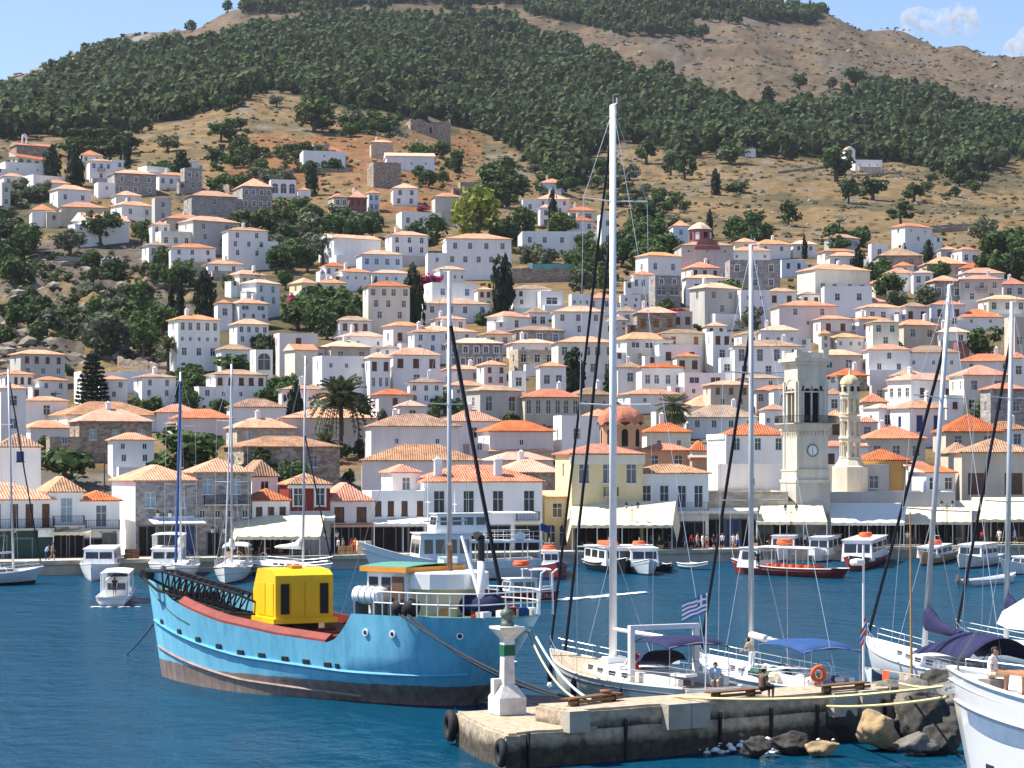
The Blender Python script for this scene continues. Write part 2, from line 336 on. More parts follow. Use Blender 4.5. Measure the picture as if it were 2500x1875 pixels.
at = N('ShaderNodeAttribute'); at.attribute_name = 'soil'; geo = N('ShaderNodeNewGeometry')
nz = N('ShaderNodeTexNoise'); nz.inputs['Scale'].default_value = .22; nz.inputs['Detail'].default_value = 8; nz.inputs['Roughness'].default_value = .75; L(geo.outputs['Position'], nz.inputs[0])
mr = N('ShaderNodeMapRange'); mr.inputs[1].default_value = .3; mr.inputs[2].default_value = .7; mr.inputs[3].default_value = .55; mr.inputs[4].default_value = 1.35; L(nz.outputs[0], mr.inputs[0])
mx = N('ShaderNodeMix'); mx.data_type = 'RGBA'; mx.blend_type = 'MULTIPLY'; mx.inputs[0].default_value = 1; L(at.outputs[0], mx.inputs[6]); L(mr.outputs[0], mx.inputs[7]); L(mx.outputs[2], b.inputs['Base Color'])
bp = N('ShaderNodeBump'); bp.inputs['Strength'].default_value = 1; bp.inputs['Distance'].default_value = 1.6; L(nz.outputs[0], bp.inputs['Height']); L(bp.outputs[0], b.inputs['Normal'])
b.inputs['Roughness'].default_value = .95; b.inputs['Specular IOR Level'].default_value = .1; me.materials.append(m)
tag(link('hillside', me), kind='structure')

# harbour water
m, nt, b = nodes_of('harbour_water'); L = nt.links.new; N = nt.nodes.new
b.inputs['Base Color'].default_value = (.006,.052,.098,1); b.inputs['Roughness'].default_value = .12; b.inputs['IOR'].default_value = 1.33; b.inputs['Specular IOR Level'].default_value = .05
geo = N('ShaderNodeNewGeometry')
def wave(scale, sc3, det):
    mp = N('ShaderNodeMapping'); mp.inputs['Scale'].default_value = sc3; mp.inputs['Rotation'].default_value = (0,0,.3); L(geo.outputs['Position'], mp.inputs[0])
    n = N('ShaderNodeTexNoise'); n.inputs['Scale'].default_value = scale; n.inputs['Detail'].default_value = det; n.inputs['Roughness'].default_value = .6; L(mp.outputs[0], n.inputs[0]); return n
n1 = wave(.9, (1,.55,1), 4); n2 = wave(.16, (1,.6,1), 3)
ad = N('ShaderNodeMath'); ad.operation = 'MULTIPLY_ADD'; ad.inputs[1].default_value = 2.2; L(n2.outputs[0], ad.inputs[0]); L(n1.outputs[0], ad.inputs[2])
bp = N('ShaderNodeBump'); bp.inputs['Strength'].default_value = .85; bp.inputs['Distance'].default_value = .34; L(ad.outputs[0], bp.inputs['Height']); L(bp.outputs[0], b.inputs['Normal'])
n3 = wave(.035, (1,1,1), 3); mx = N('ShaderNodeMix'); mx.data_type = 'RGBA'; mx.inputs[6].default_value = (.0015,.034,.070,1); mx.inputs[7].default_value = (.0025,.052,.100,1); L(n3.outputs[0], mx.inputs[0]); L(mx.outputs[2], b.inputs['Base Color']); b.inputs['Specular IOR Level'].default_value = 0; b.inputs['Roughness'].default_value = .6
fr = N('ShaderNodeFresnel'); fr.inputs[0].default_value = 1.33; L(bp.outputs[0], fr.inputs['Normal']); mi = N('ShaderNodeMath'); mi.operation = 'MINIMUM'; mi.inputs[1].default_value = .22; L(fr.outputs[0], mi.inputs[0])
gl = N('ShaderNodeBsdfGlossy'); gl.inputs['Roughness'].default_value = .10; L(bp.outputs[0], gl.inputs['Normal']); ms = N('ShaderNodeMixShader'); L(mi.outputs[0], ms.inputs[0]); L(b.outputs[0], ms.inputs[1]); L(gl.outputs[0], ms.inputs[2]); L(ms.outputs[0], nt.nodes['Material Output'].inputs[0])
mb = MB(); mb.add([(-3000,-600,0),(3000,-600,0),(3000,420,0),(-3000,420,0)], [(0,1,2,3)])
tag(link('water', mb.mesh('water', m)), kind='structure')

# ---------------------------------------------------------------- foliage
LEAF = {'dark': leaf_mat('dark_green_leaves', (.030,.058,.020), (.080,.125,.040)), 'mid': leaf_mat('green_leaves', (.035,.070,.018), (.085,.135,.040)),
        'olive': leaf_mat('grey_olive_leaves', (.085,.105,.060), (.155,.175,.110)), 'bright': leaf_mat('yellow_green_leaves', (.12,.15,.022), (.25,.28,.05)),
        'pine': leaf_mat('pine_needles', (.022,.050,.018), (.065,.105,.036)), 'cyp': leaf_mat('cypress_foliage', (.010,.020,.009), (.028,.046,.020)),
        'mag': leaf_mat('magenta_bracts', (.28,.015,.07), (.45,.04,.16)), 'dry': leaf_mat('dry_scrub_leaves', (.085,.085,.045), (.14,.13,.075)),
        'wood': leaf_mat('forest_needles', (.036,.058,.023), (.084,.114,.044), trans=.3), 'palm': leaf_mat('palm_fronds', (.045,.07,.025), (.13,.15,.07))}
BARK = mat('bark', (.10,.075,.055), .95, .2, 4, bump=.4)
def leaves(rs, cents, n, size, flat=1.0, jit=.45):               # n small faces spread over clumps (centre, radius)
    C = np.array([c[:3] for c in cents]); Rr = np.array([c[3] for c in cents]); w = Rr**2; k = rs.choice(len(cents), n, p=w/w.sum())
    d = rs.normal(size=(n,3)); d /= np.linalg.norm(d, axis=1)[:,None]; rad = rs.uniform(.55, 1.05, n)[:,None]
    P = C[k]+d*Rr[k][:,None]*rad*np.array([1,1,flat])
    nrm = d+rs.normal(size=(n,3))*jit; nrm /= np.linalg.norm(nrm, axis=1)[:,None]
    t = np.cross(nrm, rs.normal(size=(n,3))); t /= np.linalg.norm(t, axis=1)[:,None]; u = np.cross(nrm, t)
    s = (size*rs.uniform(.6, 1.35, n))[:,None]
    V = np.stack([P-t*s*.5-u*s*.45, P+t*s*.5-u*s*.35, P+t*s*.35+u*s*.5, P-t*s*.45+u*s*.45], 1)
    return V.reshape(-1,3)
def quadmesh(name, V, material):
    n = len(V)//4; me = bpy.data.meshes.new(name); me.vertices.add(len(V)); me.vertices.foreach_set('co', V.astype(np.float32).ravel())
    me.loops.add(n*4); me.loops.foreach_set('vertex_index', np.arange(n*4, dtype=np.int32)); me.polygons.add(n); me.polygons.foreach_set('loop_start', np.arange(0, n*4, 4, dtype=np.int32))
    me.materials.append(material); me.update(calc_edges=True); return me
def crown(kind, seed):                                  # unit tree: 1 high, about 1 wide
    rs = np.random.RandomState(seed); c = []
    if kind == 'cyp':
        for i in range(14):
            z = .06+.9*i/13; r = .46*min(1, (1-z)*1.9+.04)*min(1, .5+z*2.2); c.append((rs.normal()*.05, rs.normal()*.05, z, r*.8+.05))
        return leaves(rs, c, 420, .13, 1.0)*np.array([1,1,1])
    if kind == 'pine':
        for i in range(16):
            a = rs.uniform(0, 6.28); z = rs.uniform(.42, .95); r = (1-abs(z-.62)*1.5)*.42; q = r*rs.uniform(.3, 1); c.append((q*math.cos(a), q*math.sin(a), z-.05, rs.uniform(.10, .18)))
        return leaves(rs, c, 480, .085, .6)
    if kind == 'bush':
        for i in range(9):
            a = rs.uniform(0, 6.28); q = rs.uniform(0, .33); c.append((q*math.cos(a), q*math.sin(a), rs.uniform(.25, .7), rs.uniform(.16, .28)))
        return leaves(rs, c, 300, .12)
    for i in range(15):
        a = rs.uniform(0, 6.28); z = rs.uniform(.3, .86); q = .36*math.sqrt(rs.uniform(.02, 1))*(1-abs(z-.55)*.9); c.append((q*math.cos(a), q*math.sin(a), z, rs.uniform(.12, .21)))
    return leaves(rs, c, 560, .085)
CROWN = {}
def crown_mesh(shape, leaf, v):
    k = (shape, leaf, v)
    if k not in CROWN: CROWN[k] = quadmesh('crown', crown(shape, hash_(shape)*7+v), LEAF[leaf])
    return CROWN[k]
def hash_(s): return sum(ord(c)*(i+3) for i, c in enumerate(s))%997
_tb = MB(); _tb.tube([(0,0,-.25),(.01,0,.2),(.03,.02,.45),(.02,.03,.7)], [.055,.042,.03,.012], 6)
for a in range(4): _tb.tube([(.02,.01,.3+.06*a),(.16*math.cos(a*1.7),.16*math.sin(a*1.7),.52+.05*a)], [.02,.008], 5)
TRUNK = _tb.mesh('trunk', BARK)
KINDS = {'dark':('round','dark'), 'mid':('round','mid'), 'olive':('round','olive'), 'bright':('round','bright'), 'pine':('pine','pine'), 'cyp':('cyp','cyp'), 'bush':('bush','dark'), 'obush':('bush','olive'), 'gbush':('bush','mid'), 'mag':('bush','mag')}
def tree_at(kind, p, h, w, label, name, group):
    sh, lf = KINDS[kind]; t = thing(name, label, 'shrub' if sh == 'bush' else 'tree', p, rng.uniform(0, 6.28), group); t.scale = (w, w, h)
    link('crown', crown_mesh(sh, lf, rng.randrange(4)), t)
    link('trunk', TRUNK, t); return t
TREES = []
def tree(kind, px, py, hpx, wpx, label, group=None):
    if py > 560: py += 15; hpx += 15
    p, d = ground(px, py); s = F/d; h = hpx/s; w = wpx/s
    name = {'cyp':'cypress_tree','pine':'pine_tree','olive':'olive_tree','bush':'shrub','obush':'shrub','gbush':'shrub','mag':'bougainvillea'}.get(kind, 'tree')
    TREES.append((px, py-hpx/2)); return tree_at(kind, (p.x, p.y, p.z-.1*h*.3), h*1.16, w*1.55, label, name, group)

# pine forest on the mountain: one mass nobody could count
rs = np.random.RandomState(3)
base = []
for v in range(5):
    c = []
    for i in range(9):
        a = rs.uniform(0, 6.28); z = rs.uniform(.25, .92); q = (1-z*.75)*.46*rs.uniform(.2, 1); c.append((q*math.cos(a), q*math.sin(a), z, rs.uniform(.16, .26)))
    base.append(leaves(rs, c, 74, .24, jit=.18))
chunks = []; n = 0; tries = 0
while tries < 62000:
    tries += 1; px = rs.uniform(-500, 2900); d = math.sqrt(rs.uniform(850**2, 2250**2))
    z = zland(px, d); py = YH-(z-H)*F/d
    x = XD(px, d); jn = MN.fractal((x/55, d/55, 1.7), 1, 2, 3)*26
    if not in_forest(px+jn, py+jn*.8): continue
    g = MN.noise((x/30, d/30, 4.4))
    if g < -.38: continue
    if MN.noise((x/5, d/5, 8.0)) < -.35: continue
    h = rs.uniform(6, 10.5)*(1+.3*g); w = h*rs.uniform(.75, 1.05); a = rs.uniform(0, 6.28); V = base[rs.randint(5)]; co, si = math.cos(a), math.sin(a)
    Q = np.empty_like(V); Q[:,0] = (V[:,0]*co-V[:,1]*si)*w+x; Q[:,1] = (V[:,0]*si+V[:,1]*co)*w+d; Q[:,2] = V[:,2]*h+z-.6; chunks.append(Q); n += 1
tag(link('pine_forest', quadmesh('pine_forest', np.concatenate(chunks), LEAF['wood'])), 'dense green pine forest covering the mountain slope', 'forest', kind='stuff')
# low scrub dotted over the dry slopes
chunks = []; bb = [leaves(rs, [(0,0,.3,.4),(.3,.1,.25,.3),(-.25,.2,.25,.3)], 16, .42) for _ in range(4)]
def scrub(n, px0, px1, d0, d1, hmin, hmax, thr):
    k = 0; t = 0
    while k < n and t < n*9:
        t += 1; px = rs.uniform(px0, px1); d = math.sqrt(rs.uniform(d0*d0, d1*d1)); z = zland(px, d); py = YH-(z-H)*F/d
        if in_forest(px, py): continue
        x = XD(px, d)
        if MN.noise((x/22, d/22, 6.0)) < thr: continue
        h = rs.uniform(hmin, hmax); V = bb[rs.randint(4)]; chunks.append(V*np.array([h*1.5, h*1.5, h])+np.array([x, d, z-.1])); k += 1
scrub(3000, -300, 2900, 640, 1150, .35, 1.6, -.25); scrub(2600, 1100, 2900, 1150, 2080, .5, 2.4, -.15); scrub(350, -200, 700, 1350, 1800, .8, 2.4, -.1); scrub(350, -100, 460, 440, 640, .5, 1.4, -.3)
tag(link('hillside_scrub', quadmesh('hillside_scrub', np.concatenate(chunks), LEAF['dry'])), 'low dry scrub dotted over the bare slopes', 'scrub', kind='stuff')
# loose boulders and outcrops on crag, ridge and terraces
def rockV(seed, sub=2):
    bm = bmesh.new(); bmesh.ops.create_icosphere(bm, subdivisions=sub, radius=1); o = Vector((seed*3.7, seed*1.3, 0))
    for v in bm.verts:
        k = MN.noise(v.co*1.1+o)*.55+MN.noise(v.co*2.6+o)*.22; v.co *= 1+k; v.co.z *= .8
    bm.verts.index_update(); V = np.array([v.co for v in bm.verts]); Fc = np.array([[w.index for w in f.verts] for f in bm.faces]); bm.free(); return V, Fc
rocks = [rockV(i, 1) for i in range(5)]; AV = []; AF = []; off = 0
def strew(n, px0, px1, d0, d1, smin, smax, thr=-1):
    global off
    for _ in range(n):
        px = rs.uniform(px0, px1); d = rs.uniform(d0, d1); x = XD(px, d)
        if MN.noise((x/18, d/18, 2.0)) < thr: continue
        z = zland(px, d); py = YH-(z-H)*F/d
        if in_forest(px, py): continue
        V, Fc = rocks[rs.randint(5)]; s = rs.uniform(smin, smax)*np.array([1.2, 1, .8]); AV.append(V*s+np.array([x, d, z])); AF.append(Fc+off); off += len(V)
strew(330, -60, 430, 445, 620, .4, 2.0, -.15); strew(260, 20, 330, 1400, 1700, 1, 4.5, -.1); strew(420, 1450, 2560, 700, 1050, .3, 1.1, -.1); strew(150, 560, 1300, 700, 1000, .3, 1.0); strew(220, 1250, 2500, 1350, 1950, .8, 3, .12)
ROCK = mat('limestone', (.30,.255,.205), .95, .25, .5, bump=.7, bscale=1.5)
me = bpy.data.meshes.new('rock_outcrop'); me.from_pydata(np.concatenate(AV).tolist(), [], np.concatenate(AF).tolist()); me.materials.append(ROCK)
tag(link('rock_outcrops', me), 'grey limestone outcrops breaking through the dry slopes', 'rocks', kind='stuff')
# ---------------------------------------------------------------- houses
WIN = {}
STY = {'d':(WHITE,None),'b':(WHITE,BLUEP),'n':(WOODB,WOODB),'g':(WHITE,GREENP),'k':(WHITE,GREYP),'v':(NAVYP,NAVYP),'u':(WOODB,BROWNO),'l':(WHITE,PALEB)}
def win_mesh(w, h, sty, trim, arch, wall):
    key = (round(w,1), round(h,1), sty, trim, arch, wall if arch else '')
    if key in WIN: return WIN[key]
    w, h = key[0], key[1]; fr, sh = STY[sty]; mb = MB(); x = w/2; mats = [GLASS, fr, WALL.get(wall, WHITE), sh or fr, DARK]
    mb.bx(-x, x, .14, .18, 0, h, 0 if sty == 'd' or arch == 'A' else (3 if sh and sty != 'd' else 0))
    t = .05 if w < 1.3 else .07
    for a, b in ((-x,-x+t),(x-t,x),(-t/2,t/2)): mb.bx(a, b, .08, .139, 0, h, 1)
    for z in ((0, h-t, h*.62) if h > 1.3 else (0, h-t)): mb.bx(-x, x, .085, .138, z, z+t, 1)
    if sh and sty != 'd':                               # slats of the closed shutters
        for i in range(5):
            z = h*(.12+.17*i); mb.bx(-x+t, -t/2, .09, .137, z, z+.05, 3); mb.bx(t/2, x-t, .09, .137, z, z+.05, 3)
    if arch:
        n = 6; r = x
        for sx in (-1, 1):
            pts = [(sx*x, h)]+[(sx*r*math.cos(math.pi/2*i/n), h-r+r*math.sin(math.pi/2*i/n)) for i in range(n+1)]
            mb.extr(pts if sx > 0 else pts[::-1], 'y', .0, .16, 2)
    if trim:
        k = .14
        mb.bx(-x-k, -x, -.04, .05, -k, h+k, 1); mb.bx(x, x+k, -.04, .05, -k, h+k, 1); mb.bx(-x, x, -.04, .05, h, h+k, 1)
    mb.bx(-x-.08, x+.08, -.07, .05, -.08, 0, 1)
    WIN[key] = mb.mesh('window', mats); return WIN[key]
def wall_face(mb, P, U, Wd, z0, z1, holes, depth, nrm, m=0):
    """wall in the plane through P along U, with real openings (u0,u1,w0,w1) and reveals"""
    us = sorted({0, Wd, *[h[0] for h in holes], *[h[1] for h in holes]}); zs = sorted({z0, z1, *[h[2] for h in holes], *[h[3] for h in holes]})
    pt = lambda u, z, k=0: (P[0]+U[0]*u-nrm[0]*k, P[1]+U[1]*u-nrm[1]*k, z)
    for i in range(len(us)-1):
        for j in range(len(zs)-1):
            a, b, c, d = us[i], us[i+1], zs[j], zs[j+1]; cu, cz = (a+b)/2, (c+d)/2
            if any(h[0] < cu < h[1] and h[2] < cz < h[3] for h in holes): continue
            mb.add([pt(a,c), pt(b,c), pt(b,d), pt(a,d)], [(0,1,2,3)], m)
    for a, b, c, d in [h[:4] for h in holes]:
        for q in (((a,c),(a,d)),((b,c),(b,d)),((a,c),(b,c)),((a,d),(b,d))):
            (u0,w0),(u1,w1) = q; mb.add([pt(u0,w0), pt(u1,w1), pt(u1,w1,depth), pt(u0,w0,depth)], [(0,1,2,3)], m)
        mb.add([pt(a,c,depth), pt(b,c,depth), pt(b,d,depth), pt(a,d,depth)], [(0,1,2,3)], m)
def mesh_raw(mb, name, mats):
    me = bpy.data.meshes.new(name); me.from_pydata(mb.v, [], mb.f)
    for t in mats: me.materials.append(t)
    me.polygons.foreach_set('material_index', mb.m); me.update(); return me
def roof_mesh(form, Wd, D, rise, o, tile, edge):
    x0, x1, y0, y1 = -Wd/2-o, Wd/2+o, -o, D+o; L, S = x1-x0, y1-y0; v = [(x0,y0,0),(x1,y0,0),(x1,y1,0),(x0,y1,0)]; f = []
    if form == 'h':
        if L >= S: k = S/2; v += [(x0+k,(y0+y1)/2,rise),(x1-k+.01,(y0+y1)/2,rise)]; f = [(0,1,5,4),(1,2,5),(2,3,4,5),(3,0,4)]
        else: k = L/2; v += [((x0+x1)/2,y0+k,rise),((x0+x1)/2,y1-k+.01,rise)]; f = [(0,1,4),(1,2,5,4),(2,3,5),(3,0,4,5)]
    elif form == 'g': v += [(x0,(y0+y1)/2,rise),(x1,(y0+y1)/2,rise)]; f = [(0,1,5,4),(1,2,5),(2,3,4,5),(3,0,4)]
    elif form == 'G': v += [((x0+x1)/2,y0,rise),((x0+x1)/2,y1,rise)]; f = [(0,1,4),(1,2,5,4),(2,3,5),(3,0,4,5)]
    elif form == 's': v += [(x0,y1,rise),(x1,y1,rise)]; f = [(0,1,5,4),(1,2,5),(2,3,4,5),(3,0,4)]
    n = len(v); v += [(p[0],p[1],-.14) for p in v[:4]]; e = [(n,n+1,1,0),(n+1,n+2,2,1),(n+2,n+3,3,2),(n+3,n,0,3),(n+3,n+2,n+1,n)]
    me = bpy.data.meshes.new('roof'); me.from_pydata(v, [], f+e); me.materials.append(tile); me.materials.append(edge)
    gab = {'g':{1,3},'G':{0,2},'s':{1,3}}.get(form, set())
    me.polygons.foreach_set('material_index', [1 if i in gab else 0 for i in range(len(f))]+[0]*4+[1])
    uv = me.uv_layers.new(name='tiles'); V = [Vector(p) for p in v]
    for p in me.polygons:
        nn = p.normal; u = Vector((0,0,1)).cross(nn); u = u.normalized() if u.length > .01 else Vector((1,0,0)); w = nn.cross(u)
        for li in p.loop_indices: q = V[me.loops[li].vertex_index]; uv.data[li].uv = (q.dot(u), q.dot(w))
    me.update(); return me
_cm = MB(); _cm.box((0,0,.55), (.7,.55,1.3)); _cm.box((0,0,1.24), (.86,.7,.1)); _cm.box((0,0,1.4), (.5,.4,.24), taper=.4); CHIM = _cm.mesh('chimney', WALL['W'])
HOUSES = []
def parse_rows(t):
    out = []
    for r in t.split(','):
        n = int(''.join(c for c in r if c.isdigit()) or 0); out.append((n, ''.join(c for c in r if not c.isdigit())))
    return out
def add_window(par, x, z, w, h, sty, trim, arch, wall, y=0.0, rz=0.0, name='window'):
    o = link(name, win_mesh(w, h, sty, trim, arch, wall), par, (x, y, z)); o.rotation_euler = (0,0,rz); return o
def railing(par, x0, x1, y, z, material, h=.95, step=.16, ret=0.0, name='balcony_railing'):
    mb = MB()
    for a in (h, .06): mb.bx(x0, x1, y-.02, y+.02, z+a-.04, z+a)
    n = max(2, int((x1-x0)/step))
    for i in range(n+1): x = x0+(x1-x0)*i/n; mb.bx(x-.012, x+.012, y-.012, y+.012, z, z+h)
    if ret:
        for x in (x0, x1):
            for a in (h, .06): mb.bx(x-.02, x+.02, y, y+ret, z+a-.04, z+a)
            for i in range(1, int(ret/step)): mb.bx(x-.012, x+.012, y+i*step-.012, y+i*step+.012, z, z+h)
    return mb.part(name, material, par)
def house(x0, xm, x1, yt, ye, yb, wall, roof, rows='0', d=None, name='house', label=None, cat='house', r=None, chim=None, D=None, bal=None, side=None, trim=False, parapet=.35, below=6.0, group=None, base=None, adj=''):
    if d is None and r is None and xm-x0 < 6: xm = x0+(x1-x0)*rng.choice([.08,.14,.18,.22,.28])
    if d is None and x1-x0 < 220: ex = .055*(x1-x0); x0 -= ex; xm -= ex; x1 += ex
    auto = d is None; mid = (xm+x1)/2
    if d is None: d = hit(mid, yb+(min(34, 7+.45*(yb-ye)) if yb > 560 else 4))
    s = F/d; t = math.tan(0)+((ye-YH)*-1)/F; strip = (xm-x0)/s; Wpx = (x1-xm)/s
    form, tk = roof[0], roof[1:] or 's'; need = max(0, (ye-yt))/s
    hD = need/max(.12, .5-t) if form in 'hgs' else 0
    if D is None: D = min(15, max(4.5, .7*Wpx, 2*hD*(.55 if form == 's' else 1)))
    if r is None: r = math.asin(min(.72, strip/D)) if strip > .25 else R(5)
    Wd = Wpx/max(.6, math.cos(r)); th = -math.atan(XD(mid, d)/d)+r
    zb = H-(yb-YH)/s; he = (yb-ye)/s; o = .0 if form == 'f' else (.38 if Wd > 5 else .28)
    t0 = thing(name, label, cat, (XD(mid, d), d, zb), th, group)
    rise = min(.60*D/2+.3, max(.16*D, need+(D/2)*t)) if form in 'hg' else (need+D*t if form == 's' else max(.8, need+D*.2*t))
    holes = []; wins = []; rr = parse_rows(rows); nr = len(rr); tr = trim
    for i, (n, st) in enumerate(rr):
        if not n: continue
        rh = he/nr; zc = he-(i+.5)*rh; sp = Wd/n; tall = 't' in st; sm = 's' in st
        hh = min(2.5 if tall else (.8 if sm else 1.55), rh*(.80 if tall else .6)); ww = min(1.25 if 'w' not in st else 2.6, sp*.5, max(.55, hh*(.5 if tall else .68)) if 'w' not in st else 9)
        if 'A' in st: ww = min(2.6, sp*.72); hh = min(3.2, rh*.85)
        sty = next((c for c in st if c in STY), 'd'); arch = 'A' if 'A' in st else ('a' if 'a' in st else '')
        ww = round(ww, 1); hh = round(hh, 1)
        for j in range(n):
            jx = rng.uniform(-.08, .08)*sp if n > 1 and 'A' not in st else 0
            x = -Wd/2+(j+.5)*sp+jx; z = zc-hh/2 if not tall else zc-rh*.42; z = max(z, .05-below*.0)
            if z+hh > he-.1: z = he-.15-hh
            holes.append((x+Wd/2-ww/2, x+Wd/2+ww/2, z, z+hh)); wins.append((x, z, ww, hh, sty, 'f' in st or tr, arch))
    sh = []
    if side is None: side = '1' if strip > 1.0 and nr and rr[0][0] else '0'
    sr = parse_rows(side)
    for i, (n, st) in enumerate(sr):
        if not n: continue
        rh = he/max(nr, len(sr)); zc = he-(i+.5)*rh; hh = round(min(1.5, rh*.55), 1); ww = .8; sp = D/n
        for j in range(n): u = (j+.5)*sp; sh.append((u-ww/2, u+ww/2, zc-hh/2, zc+hh/2, ww, hh, next((c for c in st if c in STY), 'd')))
    mb = MB(); top = he+(parapet if form == 'f' else 0)
    wall_face(mb, (-Wd/2, 0), (1, 0), Wd, -below, top, holes, .2, (0,-1))
    wall_face(mb, (-Wd/2, D), (0, -1), D, -below, top, [(D-h[1], D-h[0], h[2], h[3]) for h in sh], .2, (-1,0))
    wall_face(mb, (Wd/2, 0), (0, 1), D, -below, top, [], .2, (1,0)); wall_face(mb, (Wd/2, D), (-1, 0), Wd, -below, top, [], .2, (0,1))
    if form == 'f':
        k = .28; zi = he+.02; X, Y = Wd/2, D
        for q in ([(-X,0),(X,0),(X-k,k),(-X+k,k)], [(X,0),(X,Y),(X-k,Y-k),(X-k,k)], [(X,Y),(-X,Y),(-X+k,Y-k),(X-k,Y-k)], [(-X,Y),(-X,0),(-X+k,k),(-X+k,Y-k)]):
            mb.add([(a,b,top) for a,b in q], [(0,1,2,3)])
            mb.add([(q[3][0],q[3][1],top),(q[2][0],q[2][1],top),(q[2][0],q[2][1],zi),(q[3][0],q[3][1],zi)], [(0,1,2,3)])
    link('wall', mesh_raw(mb, 'wall', [WALL[wall]]), t0)
    if form == 'f':
        rm = MB(); k = .28; rm.bx(-Wd/2+k, Wd/2-k, k, D-k, he-.3, he+.03); ro = rm.part('roof', WALL['e'] if tk != 'w' else WALL['W'], t0)
    else:
        ro = link('roof', roof_mesh(form, Wd, D, rise, o, TILE[tk], WALL[wall]), t0, (0, 0, he+.14))
    for w in wins: add_window(t0, *w, wall)
    for u0, u1, z0, z1, ww, hh, st in sh: add_window(t0, -Wd/2, z0, ww, hh, st, tr, '', wall, (u0+u1)/2, -math.pi/2)
    if auto and name == 'house' and Wd > 5:
        k_ = rng.random()
        if k_ < .34:
            sg = rng.choice((-1, 1)); aw, ah, ad_ = Wd*rng.uniform(.22,.42), he*rng.uniform(.35,.62), D*rng.uniform(.4,.7); y0 = rng.uniform(-1.2, .8); ax = sg*(Wd/2+aw/2)-sg*.05
            am = MB(); am.bx(ax-aw/2, ax+aw/2, y0, y0+ad_, -below, ah); am.bx(ax-aw/2-.06, ax+aw/2+.06, y0-.06, y0+ad_+.06, ah, ah+.16); an = am.part('annex', WALL[wall if rng.random() < .6 else 'W'], t0)
            add_window(an, ax, ah*.32, .8, 1.1, 'n' if rng.random() < .5 else 'k', False, '', wall, y0-.19)
        elif k_ < .62:
            tw_ = Wd*rng.uniform(.7,1.1); yo = rng.uniform(1.2,2.8); tz = rng.uniform(-.6,.7); tm = MB(); tm.bx(-tw_/2, tw_/2, -yo, -yo+.3, -below-1, tz); tm.bx(-tw_/2, -tw_/2+.3, -yo+.3, 0, -below-1, tz); tm.bx(tw_/2-.3, tw_/2, -yo+.3, 0, -below-1, tz); tm.bx(-tw_/2+.3, tw_/2-.3, -yo+.3, 0, -below-1, tz-.85); tm.part('terrace', WALL[rng.choice(['W','w','k','n'])], t0)
    if chim is None: chim = rng.random() < .35 and form in 'hg' and Wd > 5
    if chim:
        c = link('chimney', CHIM, ro, (rng.uniform(-.3, .3)*Wd, D*.5, rise*.75 if form != 'f' else .1)); c.scale = (1, 1, rng.uniform(.8, 1.2))
    if bal is not None:
        bx0, bx1, bz = -Wd/2*bal[0], Wd/2*bal[1], he*bal[2]; sb = MB(); sb.bx(bx0, bx1, -.95, .0, bz-.16, bz)
        for q in range(3): xq = bx0+(bx1-bx0)*(.1+.4*q); sb.bx(xq-.06, xq+.06, -.7, 0, bz-.42, bz-.16)
        so = sb.part('balcony', bal[3] if len(bal) > 3 else WALL['k'], t0); railing(so, bx0, bx1, -.92, bz, BLACKM if len(bal) < 5 else bal[4], ret=.9)
    HOUSES.append(dict(o=t0, px=mid, py=(ye+yb)/2, w=Wd, h=he, wall=wall, roof=roof, n=sum(a for a, _ in rr), rows=nr, rr=rr, label=label, x0=x0, x1=x1, adj=adj, d=d))
    return t0, dict(W=Wd, D=D, he=he, d=d, s=s, rise=rise, th=th)
